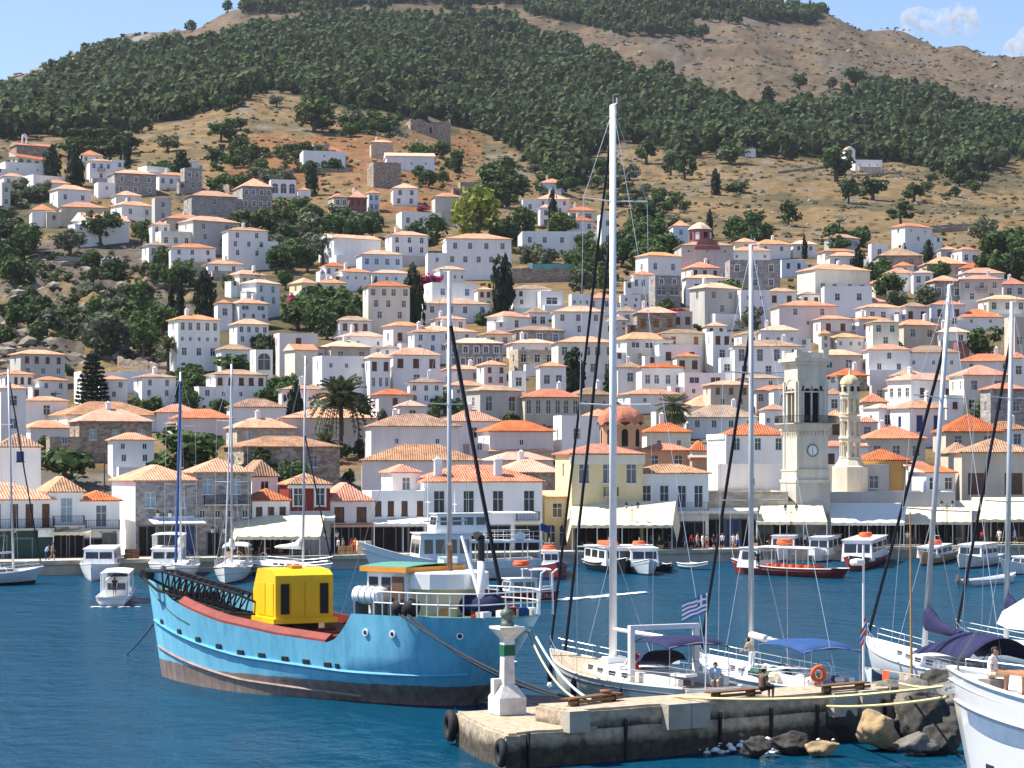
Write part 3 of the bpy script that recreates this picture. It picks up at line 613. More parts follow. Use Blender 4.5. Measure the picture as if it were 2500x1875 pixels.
# ---------------------------------------------------------------- the hillside town: one line per house
# left edge, corner between left side and front, right edge, roof top, eaves, foot (photo pixels), wall, roof, windows per row from the top
TOWN = """
0 0 112 398 400 428 w fw 2s
0 0 61 424 432 455 w hs 2
60 60 160 431 432 458 w fs 0
110 110 167 440 448 462 w hs 0
127 147 216 453 464 500 w hs 2d
0 0 24 447 448 507 k fs 1,1
190 200 247 368 380 397 w hs 2
215 218 271 389 394 440 w hb 3b,1 bal=.3,.3,.5
272 272 310 392 393 412 w fw 1
269 286 375 416 425 475 g hs 3f,3f
375 375 463 422 429 457 w hs 4d
438 438 481 390 393 413 w hb 1
443 443 490 412 413 465 g fs 2f,1
341 341 418 409 410 424 w fw 0
276 287 341 467 478 498 w hs 1k
276 303 373 493 503 531 w hs 2k
373 373 416 485 486 540 k fs 1,1
147 147 251 494 507 546 e hs 0
75 82 129 500 514 548 w hs 0
129 129 174 519 520 549 e fs 0
185 219 308 524 539 575 w gs 0 side=0
350 350 409 590 600 626 w hb 2d
366 370 412 541 550 590 w hs 2,1
398 402 500 524 535 570 e hs 2n
384 384 463 567 568 606 w fw 3d
443 480 577 530 542 592 w hs 2k,2
415 415 520 596 606 646 w hs 3,3
905 905 957 342 348 386 n hs 0
944 950 1055 376 382 416 w gp 3s
900 916 975 398 399 454 s fs 1s,1s
573 573 660 438 456 511 g hs 4f,4f
660 660 720 440 441 479 w fw 3A
721 721 757 458 465 479 w hs 0
455 475 573 467 480 531 g hs 1,1
803 818 846 473 482 531 n hs 2f,2
846 846 893 468 483 528 m hs 3n,3n
893 893 925 465 472 516 b hs 2,2
957 963 1017 448 460 501 w hs 2d,2
720 725 756 516 521 546 w hb 1
972 976 1072 519 521 556 W fw 3d
548 563 648 556 564 628 w hs 2,3k,2
500 500 590 636 646 666 w hs 2
561 590 645 661 672 702 w hp 3
590 631 678 684 693 746 w hp 2k,2k side=0
785 790 922 575 584 622 w gs 0
945 950 1040 566 575 621 w hs 3,3
875 875 977 612 622 656 b hp 4b
823 823 900 656 665 692 w hs 3s
900 900 998 660 668 692 w hs 4s
710 740 772 680 692 717 y hs 1g
772 772 840 682 692 716 w hs 1
720 720 783 712 714 738 W fw 1A
891 905 995 688 700 783 w hr 4k,3k,2k
818 823 902 773 784 813 w hb 3u
830 830 940 811 823 852 w hs 2s
565 567 651 780 793 840 w hs 4d,3
565 565 650 730 742 781 w hs 2w,3
525 525 565 733 741 782 w hs 1
417 419 530 770 782 874 w hs 5d,5s,3
530 545 612 842 855 892 w hb 2k
613 613 663 857 858 908 W fw 1A
672 688 770 816 818 884 p fw 1n,2s
699 724 770 842 856 912 c gs 1s side=0
787 814 898 834 848 888 w hp 2
770 774 900 872 874 948 W fw 3s,2
890 895 950 862 875 952 w hs 2n,3k
950 952 1068 850 868 944 w hs 3n,1
928 928 1000 842 851 868 w hb 2s
940 944 1030 787 797 848 p hs 2n
1000 1000 1070 802 812 862 w hs 2b,2b
510 514 642 904 916 978 w hb 5n,3s
685 685 798 942 952 1002 p hb 2k
910 914 1000 951 965 998 p hr 1n
32 34 151 858 866 919 w hs 4n,3k
0 0 77 907 915 972 w hs 4n,2
77 77 160 922 930 977 w hs 2b,1
187 190 290 910 912 960 w fw 2s
240 240 307 919 928 974 w hs 2k,1
290 290 402 911 912 940 W fw 1
332 334 424 914 922 972 w hb 2k,2
0 6 60 945 950 1062 w hs 1,1k
118 122 395 982 1015 1042 w hx 2
180 182 360 1000 1030 1092 s hs 3l
380 382 480 988 1008 1034 w hr 0
415 418 540 1018 1035 1064 k hs 2n
60 62 160 971 980 1022 w hs 1
57 60 170 1028 1046 1064 w hs 0
1063 1065 1131 651 659 692 w hs 4s
1040 1042 1160 692 694 732 w fw 2b
1160 1162 1200 702 708 752 c hp 2n,2
1025 1027 1187 731 743 770 w hb 4
1056 1058 1133 772 780 806 p hs 3k
1000 1000 1155 800 810 834 w hs 3
1087 1098 1240 573 584 650 w hs 4k,5k
1250 1252 1340 697 707 747 w hb 2n,2
1315 1317 1372 714 715 754 w fw 1w
1353 1360 1470 748 762 817 w hs 3k,1
1194 1233 1290 762 775 806 w hs 1
1175 1178 1246 807 817 847 w hs 2k
1244 1247 1370 798 808 840 g hb 3bf
1242 1245 1352 830 839 864 p hp 2s
1248 1250 1352 857 858 892 n fs 3
1095 1103 1220 828 839 896 g hp 5f,6f
1353 1371 1495 823 837 918 c hs 5k,4k
1082 1084 1178 893 903 932 p hs 2k
1167 1169 1233 881 892 938 p hs 2n,2u
1090 1093 1183 931 943 968 w hs 3s
998 1000 1077 924 935 984 W hb 3a,3a
1145 1147 1267 942 955 1008 k hb 2at
1270 1272 1410 951 971 1014 e hr 6at
1312 1322 1378 884 896 957 w hs 2k
1244 1246 1282 909 910 954 w fw 1
1390 1394 1488 947 965 1002 e hb 2s
1636 1638 1680 540 552 582 b hs 1b
1557 1588 1658 617 626 676 w hs 2k
1588 1590 1658 675 676 722 g fs 2f,2A
1667 1670 1752 640 655 678 p hr 3n
1670 1680 1765 672 680 722 w hp 2n
1690 1727 1800 692 705 770 w hp 2k,1
1776 1789 1898 637 638 707 g fs 3f,3f
1790 1792 1845 582 592 612 w hs 1
1783 1785 1876 603 613 639 w hs 3s
1838 1840 1925 586 597 617 w hs 2
1927 1940 1990 588 597 615 w hp 2
1898 1898 1963 637 638 660 b fw 2v
1955 2000 2115 646 660 724 c hs 4tk side=0
1800 1800 1873 711 712 772 w fw 2s,2
1870 1872 1940 704 713 747 w hb 2n
1943 1945 2000 713 720 747 w hb 2n
1889 1911 2035 738 748 802 p hs 2k,1s
1550 1561 1645 750 765 812 s hs 3u
1640 1640 1688 763 764 802 k fs 2n
1505 1507 1550 748 762 792 w hb 1k
1500 1505 1637 813 830 882 k hs 3w,2
1600 1602 1725 807 816 874 e hb 2p,1
1718 1722 1772 787 797 818 w hs 2n
1724 1744 1783 813 814 880 w fw 2n,1
1796 1800 1862 808 818 845 w hb 1n
1855 1860 1943 795 808 848 w hp 3s
1790 1795 1950 838 847 922 w hb 4kt,3
1756 1761 1790 876 877 921 W fw 1
1600 1605 1708 845 846 893 w fw 2n
1645 1647 1705 862 872 908 w hs 2n
1558 1562 1663 888 899 953 w hr 4k
1662 1666 1765 914 915 968 w fw 2w,2s
1722 1727 1830 931 941 994 e hs 3p,2
1803 1805 1905 916 925 948 w hb 2
1845 1848 1920 942 954 988 p hr 3a
1515 1520 1660 952 964 990 w hs 2s
1655 1660 1775 966 994 1006 w hs 0
1670 1690 1840 990 1020 1050 b hb 4
1570 1574 1680 1030 1056 1106 c hr 2s
2182 2215 2270 547 555 592 w hr 2s,1
2017 2047 2094 573 582 607 w hs 3b
2000 2002 2090 608 615 634 w hs 2
2020 2022 2092 617 626 652 w hs 2
2122 2124 2165 597 598 632 w fw 1
2137 2139 2245 605 625 652 g hb 2
2290 2292 2335 602 610 637 k hs 1
2330 2352 2385 604 611 647 w hs 2
2250 2252 2355 628 645 668 e hp 2s
2335 2338 2415 643 656 674 w hr 0
2345 2347 2445 655 668 692 w hr 3s
2180 2182 2228 640 650 667 w hr 1
2155 2158 2228 655 668 694 w hs 2s
2226 2228 2275 660 667 698 w hp 2k
2120 2123 2200 680 692 714 e hs 2s
2265 2268 2342 674 687 737 g hs 3f
2342 2344 2440 673 683 737 w hs 3k,2 bal=.25,.25,.5
2440 2443 2500 680 695 727 p hr 2
2010 2014 2122 700 702 748 W fw 2
2088 2090 2165 728 738 754 p hs 2s
2095 2120 2198 743 752 788 w hs 3k
2195 2215 2265 740 750 788 p hb 2n
2267 2270 2350 735 745 782 b hs 2n
2395 2420 2500 722 732 762 c hp 3
2330 2335 2440 755 775 793 w hr 2s
1990 1992 2075 772 780 818 p hs 2n
2077 2079 2170 775 781 812 p hs 2
2118 2135 2190 780 788 845 c hb 2g,1
2185 2188 2285 782 795 832 w hs 2
2000 2000 2025 808 816 852 w hs 1,1
2025 2028 2105 815 825 852 w hs 3s
2285 2290 2360 800 812 838 p hp 2n
2330 2332 2364 838 839 864 m fs 0
2455 2480 2500 776 778 885 e fs 1
2113 2116 2215 842 855 908 w hr 1k,2
1995 2008 2095 855 868 908 k hp 2g
2200 2204 2335 845 862 908 w hb 3s
2340 2348 2480 865 883 905 w hr 2
2325 2362 2455 893 917 1012 c hr 2k,3 side=2
2465 2467 2500 862 875 932 w hr 1
2025 2028 2112 900 918 938 s hr 2s
2180 2184 2255 903 917 942 w hp 2s
2165 2235 2330 912 930 988 w hp 2n side=3
2125 2127 2165 944 945 978 k fs 1k
2163 2185 2212 938 950 988 c hs 1 side=1
2097 2100 2162 962 983 1012 w hr 2
2112 2150 2185 990 998 1052 W hp 1
2180 2228 2300 978 998 1058 w hx 2vt side=1v
2400 2425 2500 937 951 1034 g hr 2k
2285 2290 2440 1013 1055 1098 e hr 2k
2100 2104 2250 1041 1072 1130 e hr 3k
2400 2404 2500 1030 1050 1094 w hx 2k
2300 2304 2370 1082 1108 1134 e hx 0
1305 1309 1385 472 487 522 w hs 3,2
1270 1273 1310 490 491 518 w fw 1
1315 1317 1345 500 508 554 w hp 1,1n
1384 1388 1450 505 515 540 c hr 2w
1390 1393 1446 528 540 565 w hr 2
1272 1285 1455 567 568 604 w fw 5k
1460 1462 1497 525 526 600 w fw 1a,1a
1318 1322 1375 437 447 467 b hs 3s
1120 1122 1167 446 447 482 s fs 1s
1057 1060 1122 472 481 522 k hs 0
1072 1074 1112 525 526 550 e fs 2s
1755 1758 1840 356 362 382 w hs 3s
2080 2092 2150 391 392 412 W fw 3s
1355 1376 1442 1016 1020 1098 w fw 1
888 892 1122 1012 1042 1112 p hx 2s
1080 1084 1215 1002 1030 1082 w hs 3
1175 1179 1342 1028 1054 1106 p hr 1s
1185 1189 1336 1085 1103 1122 e hp 0
1185 1189 1342 1105 1125 1162 p hp 0
1205 1209 1362 1118 1155 1205 s hs 0
878 884 1172 1086 1126 1210 p hx 2s
690 700 905 1000 1022 1075 p hs 1
560 562 712 1022 1046 1090 n hs 2l
545 548 830 1075 1092 1160 s hx 2k
425 440 560 1000 1022 1062 p hr 0
560 563 690 975 995 1030 w hx 0
2210 2214 2300 790 812 836 e hb 2
1420 1424 1500 1000 1018 1060 w hs 1
2018 2020 2058 1003 1018 1078 e hs 1n
1985 1990 2112 1078 1092 1150 w hr 2n
2016 2020 2052 950 964 1008 w hs 1
2092 2096 2140 1018 1032 1076 p hr 1k
1880 1884 1935 940 952 1000 w hs 1n
1905 1910 1960 1030 1040 1100 w hr 1
"""
def run_town(text):
    for ln in text.strip().splitlines():
        t = ln.split(); a = list(map(float, t[:6])); kw = {}
        for e in t[9:]:
            k, v = e.split('=')
            if k == 'bal': kw[k] = tuple(float(q) for q in v.split(','))
            elif k == 'side': kw[k] = v
            else: kw[k] = float(v)
        wl_ = t[6]
        if wl_ == 'w' and a[5] > 560 and rng.random() < .16: wl_ = rng.choice('ccpkke')
        house(*a, wl_, t[7], t[8].replace('p', 'u'), **kw)
run_town(TOWN)
# ---------------------------------------------------------------- landmarks on the slope
def ruin(x0, x1, yt, yb, wall, label, seed=1):
    p, d = ground((x0+x1)/2, yb); s = F/d; w = (x1-x0)/s; h = (yb-yt)/s; rr = random.Random(seed)
    t = thing('ruined_house', label, 'ruin', p, -math.atan(p.x/p.y)+.2)
    for nm, a, b, ax in (('wall',-w/2,w/2,'y'),('side_wall',0,w*.6,'x'),('side_wall',0,w*.6,'X')):
        n = 7; top = [(a+(b-a)*i/n, h*rr.uniform(.62,1.0)) for i in range(n+1)]; poly = [(a,-3),(b,-3)]+top[::-1]; mb = MB()
        if ax == 'y': mb.extr(poly, 'y', 0, .6)
        else: xo = -w/2-.62 if ax == 'x' else w/2+.02; mb.extr(poly, 'x', xo, xo+.6)
        mb.part(nm, WALL[wall], t)
    mb = MB(); mb.bx(-.5,.5,-.06,.0,h*.2,h*.5); mb.part('window', DARK, t)
ruin(1005, 1098, 296, 342, 's', 'roofless stone ruin with jagged walls on the spur above the town', 1)
ruin(928, 972, 286, 316, 's', 'small broken stone hut among dry grass on the spur', 2)
ruin(498, 548, 214, 256, 's', 'ruined stone tower at the edge of the pine forest', 3)
ruin(770, 800, 345, 360, 'g', 'low ruined wall above the arched white villa', 4)
def rwall(x0, y0, x1, y1, hpx, wall, label, th=.6):
    a, da = ground(x0, y0); b, db = ground(x1, y1); n = 10; hh = hpx/(F/((da+db)/2)); t0 = None
    mb = MB(); pts = [a.lerp(b, i/n) for i in range(n+1)]
    nrm = Vector((b.y-a.y, a.x-b.x, 0)).normalized()*th
    secs = []
    for i, p in enumerate(pts):
        u = rng.uniform(-.12, .12)*hh; secs.append([(p.x,p.y,p.z-4),(p.x,p.y,p.z+hh+u),(p.x+nrm.x*-1,p.y+abs(nrm.y),p.z+hh+u),(p.x+nrm.x*-1,p.y+abs(nrm.y),p.z-4)])
    mb.loft(secs, closed=True)
    o = link('retaining_wall', mb.mesh('retaining_wall', WALL[wall])); tag(o, label, 'wall', 'retaining walls on the slope')
rwall(138, 652, 245, 648, 22, 'g', 'grey stone retaining wall below the rock crag with the arch')
rwall(248, 652, 292, 646, 20, 'g', 'short grey retaining wall right of the crag wall')
rwall(360, 915, 290, 905, 26, 's', 'brown stone wall behind the star shaped conifer')
rwall(740, 645, 660, 622, 16, 'k', 'pale terrace wall below the walled grove')
rwall(1240, 692, 1405, 688, 34, 's', 'tall stone wall holding up the turquoise pool')
rwall(1530, 745, 1600, 742, 26, 'k', 'grey terrace wall under the tall white and stone house')
rwall(2270, 560, 2380, 552, 9, 's', 'upper dry stone terrace wall above the white villa')
rwall(2260, 570, 2385, 562, 9, 's', 'lower dry stone terrace wall above the white villa')
rwall(1900, 430, 2030, 408, 6, 's', 'dry stone wall running up to the chapel ridge')
rwall(2080, 440, 2200, 420, 6, 's', 'dry stone wall running down from the chapel ridge')
rwall(560, 470, 500, 455, 20, 's', 'brown garden wall left of the grey mansion with white band')
rwall(860, 420, 700, 425, 10, 's', 'low brown terrace wall beneath the arched villa')
# turquoise pool
p, d = ground(1350, 672); s = F/d
t = thing('swimming_pool', 'narrow turquoise swimming pool on the stone terrace', 'pool', (p.x, p.y, H-(656-YH)/s), -.02)
mb = MB(); mb.bx(-50/s, 50/s, 0, 5, -1, 1.25); mb.part('tank', mat('turquoise_pool_tile', (.16,.42,.42), .4, .1), t)
mb = MB(); mb.bx(-62/s, -50/s, -.1, 5, -1, 1.5); mb.bx(50/s, 58/s, -.1, 5, -1, 1.0); mb.part('pool_surround', WALL['W'], t)
# monastery, villa, chapel on the ridge
house(30, 30, 122, 351, 357, 388, 's', 'gr', '0', name='monastery_church', label='brown church with red roof and white belfry above the arcade', cat='church', chim=False)
_mc = HOUSES[-1]['o']; mb = MB(); s_ = F/HOUSES[-1]['d']
for x in (-.75, .75): mb.bx(x-.22, x+.22, 3, 3.5, 0, 2.6)
mb.bx(-.97, .97, 3, 3.5, 2.6, 3.1); mb.extr([(-.97,3.1),(.97,3.1),(.5,3.7),(0,3.95),(-.5,3.7)], 'y', 3, 3.5); o = mb.part('bell_cote', WALL['W'], _mc); o.location = (-2.6, .5, HOUSES[-1]['h']+.9)
house(22, 24, 114, 380, 389, 410, 'c', 'sr', '4A', name='monastery_arcade', label='cream arcade with four arches and red lean-to roof', cat='monastery', chim=False, D=3.0)
house(737, 746, 838, 366, 371, 409, 'W', 'fw', '1s,3A', name='villa', label='bright white villa with large arched windows high on the slope', cat='villa')
house(785, 786, 836, 359, 371, 380, 'W', 'hr', '2s', name='villa_upper_room', label='red roofed upper room behind the arched white villa', cat='house')
house(2054, 2066, 2086, 358, 368, 400, 'W', 'Gp', '1s', name='chapel', label='tall narrow white chapel on the bare ridge', cat='chapel', chim=False, D=6)
# red church
t0, q = house(1652, 1671, 1783, 592, 600, 655, 'k', 'hb', '3s,1', name='red_church', label='grey church with maroon drum and octagonal tiled cap on the slope', cat='church', chim=False, D=12)
s_ = q['s']; mb = MB(); mb.lathe([(2.9,0),(2.9,3.6)], (-.3,5,0), 8); o = mb.part('drum', WALL['m'], t0); o.location = (-.6, 1, q['he']+1.0)
mb = MB(); mb.lathe([(3.3,0),(2.2,1.1),(.9,1.8),(.05,2.0)], (-.3,5,3.6), 8); mb.part('dome', WALL['n'], o)
for k in range(8):
    a = math.pi/8+k*math.pi/4; m2 = MB(); m2.box((-.3+2.72*math.cos(a), 5+2.72*math.sin(a), 1.9), (.25,1.0,1.9), a); m2.part('window', WHITE if k%2 else DARK, o)
mb = MB(); mb.extr([(-3.4,0),(3.4,0),(2.4,2.2),(0,3.2),(-2.4,2.2)], 'y', -.15, 6); o2 = mb.part('transept_gable', WALL['m'], t0); o2.location = (0, .05, q['he']-1.0)
# orange domed church near the harbour
d = 305; s = F/d; zt = lambda py: H-(py-YH)/s
t = thing('domed_church', 'orange church drum with scalloped red tiled dome behind the tallest mast', 'church', (XD(1516, d), d, zt(1110)), .15)
mb = MB(); rr_ = 52/s; mb.lathe([(rr_,-6),(rr_,zt(1040)-zt(1110))], n=8, a0=math.pi/8); mb.part('drum', WALL['q'], t)
me = bpy.data.meshes.new('dome'); V = []; Fq = []; hd = zt(988)-zt(1040); n8 = 48
for i in range(9):
    q_ = i/8*math.pi/2; rr2 = rr_*1.08*math.cos(q_)
    for j in range(n8):
        a = 2*math.pi*j/n8; sc_ = 1+.05*abs(math.cos(4*a))*math.cos(q_); z = hd*math.sin(q_)*1.0+(.55*abs(math.cos(4*a+math.pi/2))*math.cos(q_)**3); V.append((rr2*sc_*math.cos(a+math.pi/8), rr2*sc_*math.sin(a+math.pi/8), zt(1040)-zt(1110)+z))
Fq = [(i*n8+j, i*n8+(j+1)%n8, (i+1)*n8+(j+1)%n8, (i+1)*n8+j) for i in range(8) for j in range(n8)]
me.from_pydata(V, [], Fq); me.materials.append(TILE['r']); uvl = me.uv_layers.new(name='tiles')
for p_ in me.polygons:
    for li in p_.loop_indices: k = me.loops[li].vertex_index; uvl.data[li].uv = ((k%n8)*.75, (k//n8)*.7)
dm = link('dome', me, t); mb = MB(); mb.bx(-.04,.04,-.04,.04,0,1.1); mb.bx(-.3,.3,-.04,.04,.65,.73); c_ = mb.part('cross', WHITE, dm); c_.location = (0,0,zt(990)-zt(1110))
for k in range(8):
    a = k*math.pi/4; rw = rr_*math.cos(math.pi/8); mb = MB(); hw = .42; zz = zt(1090)-zt(1110)
    pts = [(-hw,0),(hw,0),(hw,1.9)]+[(hw*math.cos(g*math.pi/6), 1.9+hw*math.sin(g*math.pi/6)) for g in range(1,6)]+[(-hw,1.9)]
    mb.extr(pts, 'y', -.03, .1); w_ = mb.part('window', DARK, t); w_.location = (rw*math.sin(a), -rw*math.cos(a), zz); w_.rotation_euler = (0,0,a)
house(1562, 1566, 1684, 1085, 1101, 1150, 'q', 'hr', '2a', d=303, name='church_nave', label='low orange church nave with red roof right of the scalloped dome', cat='church', chim=False)
house(1684, 1690, 1780, 1114, 1119, 1145, 'q', 'sp', '1s', d=297, name='church_annex', label='flat ochre annex with tiled edge left of the clock tower', cat='building', chim=False, D=4)
house(1682, 1690, 1725, 1078, 1102, 1118, 'w', 'hr', '0', d=312, chim=False)
# clock tower
d = 264; s = F/d; zt = lambda py: H-(py-YH)/s; LIME = mat('warm_limestone', (.66,.60,.48), .88, .14, .8, True, bump=.15); LIMG = mat('grey_dressed_limestone', (.50,.47,.42), .9, .16, .7, True, bump=.2)
CT = thing('clock_tower', 'tall pale stone clock tower with open arched belfry on the waterfront', 'tower', (XD(1966, d), d, 1.3), -math.atan(XD(1966,d)/d)+R(25))
def zz(py): return zt(py)-1.3
def ring(mb, hw, z0, z1): mb.bx(-hw, hw, -hw, hw, z0, z1)
hw = 1.92; mb = MB(); ring(mb, hw+.22, -1, zz(1172)); mb.part('base', LIMG, CT)
mb = MB(); ring(mb, hw+.12, zz(1172), zz(1148)); ring(mb, hw+.3, zz(1178), zz(1171)); ring(mb, hw+.2, zz(1150), zz(1146)); mb.part('plinth', LIME, CT)
mb = MB(); ring(mb, hw-.04, zz(1148), zz(1044))
for sx in (-1,1):
    for sy in (-1,1): mb.box((sx*(hw-.22), sy*(hw-.22), (zz(1148)+zz(1052))/2), (.5,.5,zz(1052)-zz(1148)))
mb.part('shaft', LIME, CT)
mb = MB(); ring(mb, hw+.15, zz(1052), zz(1044)); ring(mb, hw+.34, zz(1044), zz(1036))
for k in range(9):
    x = -hw+k*hw/4
    for a, b in ((x,-hw-.14),(x,hw+.14),(-hw-.14,x),(hw+.14,x)): mb.box((a,b,zz(1058)), (.16,.16,.5))
mb.part('cornice', LIME, CT)
bl = MB(); ring(bl, hw+.75, zz(1036), zz(1033)); bo = bl.part('balcony', LIMG, CT)
for a in range(4):
    rl = railing(bo, -hw-.7, hw+.7, -hw-.7, zz(1033), BLACKM, h=.85, step=.14); rl.rotation_euler = (0,0,a*math.pi/2)
# belfry storey, openings through all four faces
hb = hw-.12; z0, z1, zs = zz(1033), zz(884), zz(958)
mb = MB()
for a in range(4):
    ca, sa = round(math.cos(a*math.pi/2)), round(math.sin(a*math.pi/2)); rot = lambda p: (p[0]*ca-p[1]*sa, p[0]*sa+p[1]*ca)
    def slab(x0, x1, za, zb, y0=-hb, y1=-hb+.4):
        c = rot(((x0+x1)/2,(y0+y1)/2)); mb.box((c[0],c[1],(za+zb)/2), ((x1-x0) if ca else (y1-y0), (y1-y0) if ca else (x1-x0), zb-za))
    slab(-hb, -.95, z0, zs); slab(-.09, .09, z0+.2, zs, -hb+.06, -hb+.3); slab(.95, hb-.4, z0, zs)
    n = 8
    for cx in (-.52, .52):
        for sx in (-1, 1):
            pts = [(cx+sx*.43, 0)]+[(cx+sx*.43*math.cos(math.pi/2*i/n), .55*math.sin(math.pi/2*i/n)*.8) for i in range(n+1)]+[(cx, .7),(cx+sx*.43, .7)]
            for i in range(n):
                q1, q2 = pts[1+i], pts[2+i]; vs_ = [(q1[0],q1[1]),(q2[0],q2[1]),(q2[0],.7),(q1[0],.7)]
                V8 = [(*rot((u,-hb)),zs+w) for u,w in vs_]+[(*rot((u,-hb+.4)),zs+w) for u,w in vs_]
                mb.add(V8, [(0,1,2,3),(4,7,6,5),(0,4,5,1),(2,6,7,3)])
    slab(-hb, hb-.4, zs+.7, z1)
mb.part('belfry', LIME, CT)
mb = MB()
for a in range(4):
    ca, sa = math.cos(a*math.pi/2), math.sin(a*math.pi/2); pr = None
    n = 14
    for i in range(n):
        g0, g1 = math.pi*i/n, math.pi*(i+1)/n; P = []
        for g in (g0, g1):
            for rr3 in (1.32, 1.5): x, z, y = rr3*math.cos(g), zs+.2+rr3*math.sin(g)*.95, -hb-.07; P.append((x*ca-y*sa, x*sa+y*ca, z))
        mb.add(P, [(0,1,3,2)])
    for x in (-hb+.18, hb-.18):
        y = -hb-.05; mb.box((x*ca-y*sa, x*sa+y*ca, (z0+zs)/2+.6), (.34,.34,zs-z0+1.2))
    y = -hb-.03; mb.box((-y*sa, y*ca, zs+.02), (2*hb*abs(ca)+.2, 2*hb*abs(sa)+.2, .14))
mb.part('belfry_moulding', LIME, CT)
mb = MB(); ring(mb, hw+.12, zz(892), zz(884)); ring(mb, hw+.42, zz(884), zz(876)); ring(mb, hw-.02, zz(876), zz(862))
for sx in (-1,1):
    for sy in (-1,1): mb.box((sx*(hw-.25), sy*(hw-.25), (zz(876)+zz(856))/2), (.7,.7,zz(856)-zz(876)))
mb.part('parapet', LIME, CT)
mb = MB(); mb.lathe([(.34,0),(.28,.12),(.22,.4),(.08,.6)], (-.5,-hb+.42,z0+.35), 12); mb.part('bell', mat('bronze', (.10,.07,.04), .5, .2, metal=.6), CT)
mb = MB(); ring(mb, hb-.55, z0, z1-.2); mb.part('belfry_shade_core', DARK, CT)  # added dark block, its colour stands in for shade inside the open belfry
cz = zz(1100); fc = MB(); fc.extr([(.66*math.cos(2*math.pi*i/28), cz+.66*math.sin(2*math.pi*i/28)) for i in range(28)], 'y', -hw-.07, -hw+.1); co = fc.part('clock_face', WHITE, CT)
fc = MB(); fc.torus((0,-hw-.08,cz), .66, .045, 'y', 28, 6); fc.part('clock_rim', BLACKM, co)
fc = MB()
for i in range(12):
    a = i*math.pi/6; q_ = Vector((math.sin(a),0,math.cos(a))); c_ = Vector((0,-hw-.085,cz)); fc.tube([c_+q_*.44, c_+q_*.58], .028, 4)
fc.part('hour_marks', BLACKM, co)
for ang, ln, nm in ((-14,.36,'hour_hand'),(178,.52,'minute_hand')):
    fc = MB(); c_ = Vector((0,-hw-.10,cz)); q_ = Vector((math.sin(R(ang)),0,math.cos(R(ang)))); fc.tube([c_-q_*.08, c_+q_*ln], .035, 4, r1=.02); fc.part(nm, BLACKM, co)
# tiered belfry
d = 277; s = F/d; zt = lambda py: H-(py-YH)/s
BT = thing('tiered_belfry', 'slender three tiered stone belfry with ribbed dome right of the clock tower', 'tower', (XD(2075, d), d, 1.3), .1)
zz = lambda py: zt(py)-1.3
rb = 25/s; mb = MB(); mb.lathe([(rb*1.75,zz(1260)),(rb*1.75,zz(1140)),(rb*1.5,zz(1137)),(rb*1.05,zz(1120))], n=8, a0=math.pi/8); mb.part('base', LIME, BT)
for i, (ya, yb_) in enumerate(((1120,1068),(1068,1016),(1012,962))):
    mb = MB(); r0 = rb*(1.04-.05*i); za, zb_ = zz(ya), zz(yb_); mb.lathe([(r0*1.06,za),(r0*1.06,za+.18)], n=8, a0=math.pi/8); mb.lathe([(r0,zb_-.55),(r0*1.02,zb_-.16),(r0*1.1,zb_-.14),(r0*1.1,zb_)], n=8, a0=math.pi/8)
    mb.lathe([(r0*.35,za+.18),(r0*.35,zb_-.55)], n=8)
    for k in range(8):
        a = math.pi/8+k*math.pi/4; x, y = r0*.88*math.cos(a), r0*.88*math.sin(a); mb.lathe([(.17,0),(.13,.12),(.12,zb_-za-.95),(.18,zb_-za-.73)], (x,y,za+.18), 8)
        a2 = k*math.pi/4; hwid = r0*.34; n = 5; rin = r0*.9
        for j in range(n):
            g0, g1 = math.pi*j/n, math.pi*(j+1)/n
            P = []
            for g in (g0, g1): P += [(hwid*math.cos(g), zb_-.98+hwid*.9*math.sin(g)), (hwid*math.cos(g), zb_-.5)]
            V4 = [(rin*math.cos(a2)-u*math.sin(a2), rin*math.sin(a2)+u*math.cos(a2), w) for u, w in P]; mb.add(V4, [(0,1,3,2)])
    mb.part('arcade_tier', LIME, BT)
mb = MB(); mb.lathe([(rb*.92,zz(962)),(rb*.92,zz(938))], n=16); mb.part('drum', LIME, BT)
for k in range(8):
    a = k*math.pi/4; m2 = MB(); m2.box((rb*.92*math.cos(a), rb*.92*math.sin(a), zz(950)), (.08,.4,.6), a); m2.part('lattice_opening', DARK, BT)
mb = MB(); V = []; n = 32
for i in range(8):
    q_ = i/7*math.pi/2
    for j in range(n): a = 2*math.pi*j/n; rr2 = rb*.95*math.cos(q_)*(1+.05*math.cos(8*a))+.02; V.append((rr2*math.cos(a), rr2*math.sin(a), zz(938)+(zz(915)-zz(938))*math.sin(q_)))
mb.add(V, [(i*n+j, i*n+(j+1)%n, (i+1)*n+(j+1)%n, (i+1)*n+j) for i in range(7) for j in range(n)]); dm = mb.part('dome', mat('cream_dome_stone', (.62,.50,.32), .85, .15), BT, True)
mb = MB(); mb.lathe([(.25,0),(.16,.4),(.08,.8),(.05,1.0)], (0,0,zz(917))); mb.bx(-.05,.05,-.05,.05,zz(905),zz(885)); mb.bx(-.22,.22,-.05,.05,zz(893),zz(890)); mb.part('cross', LIME, dm)
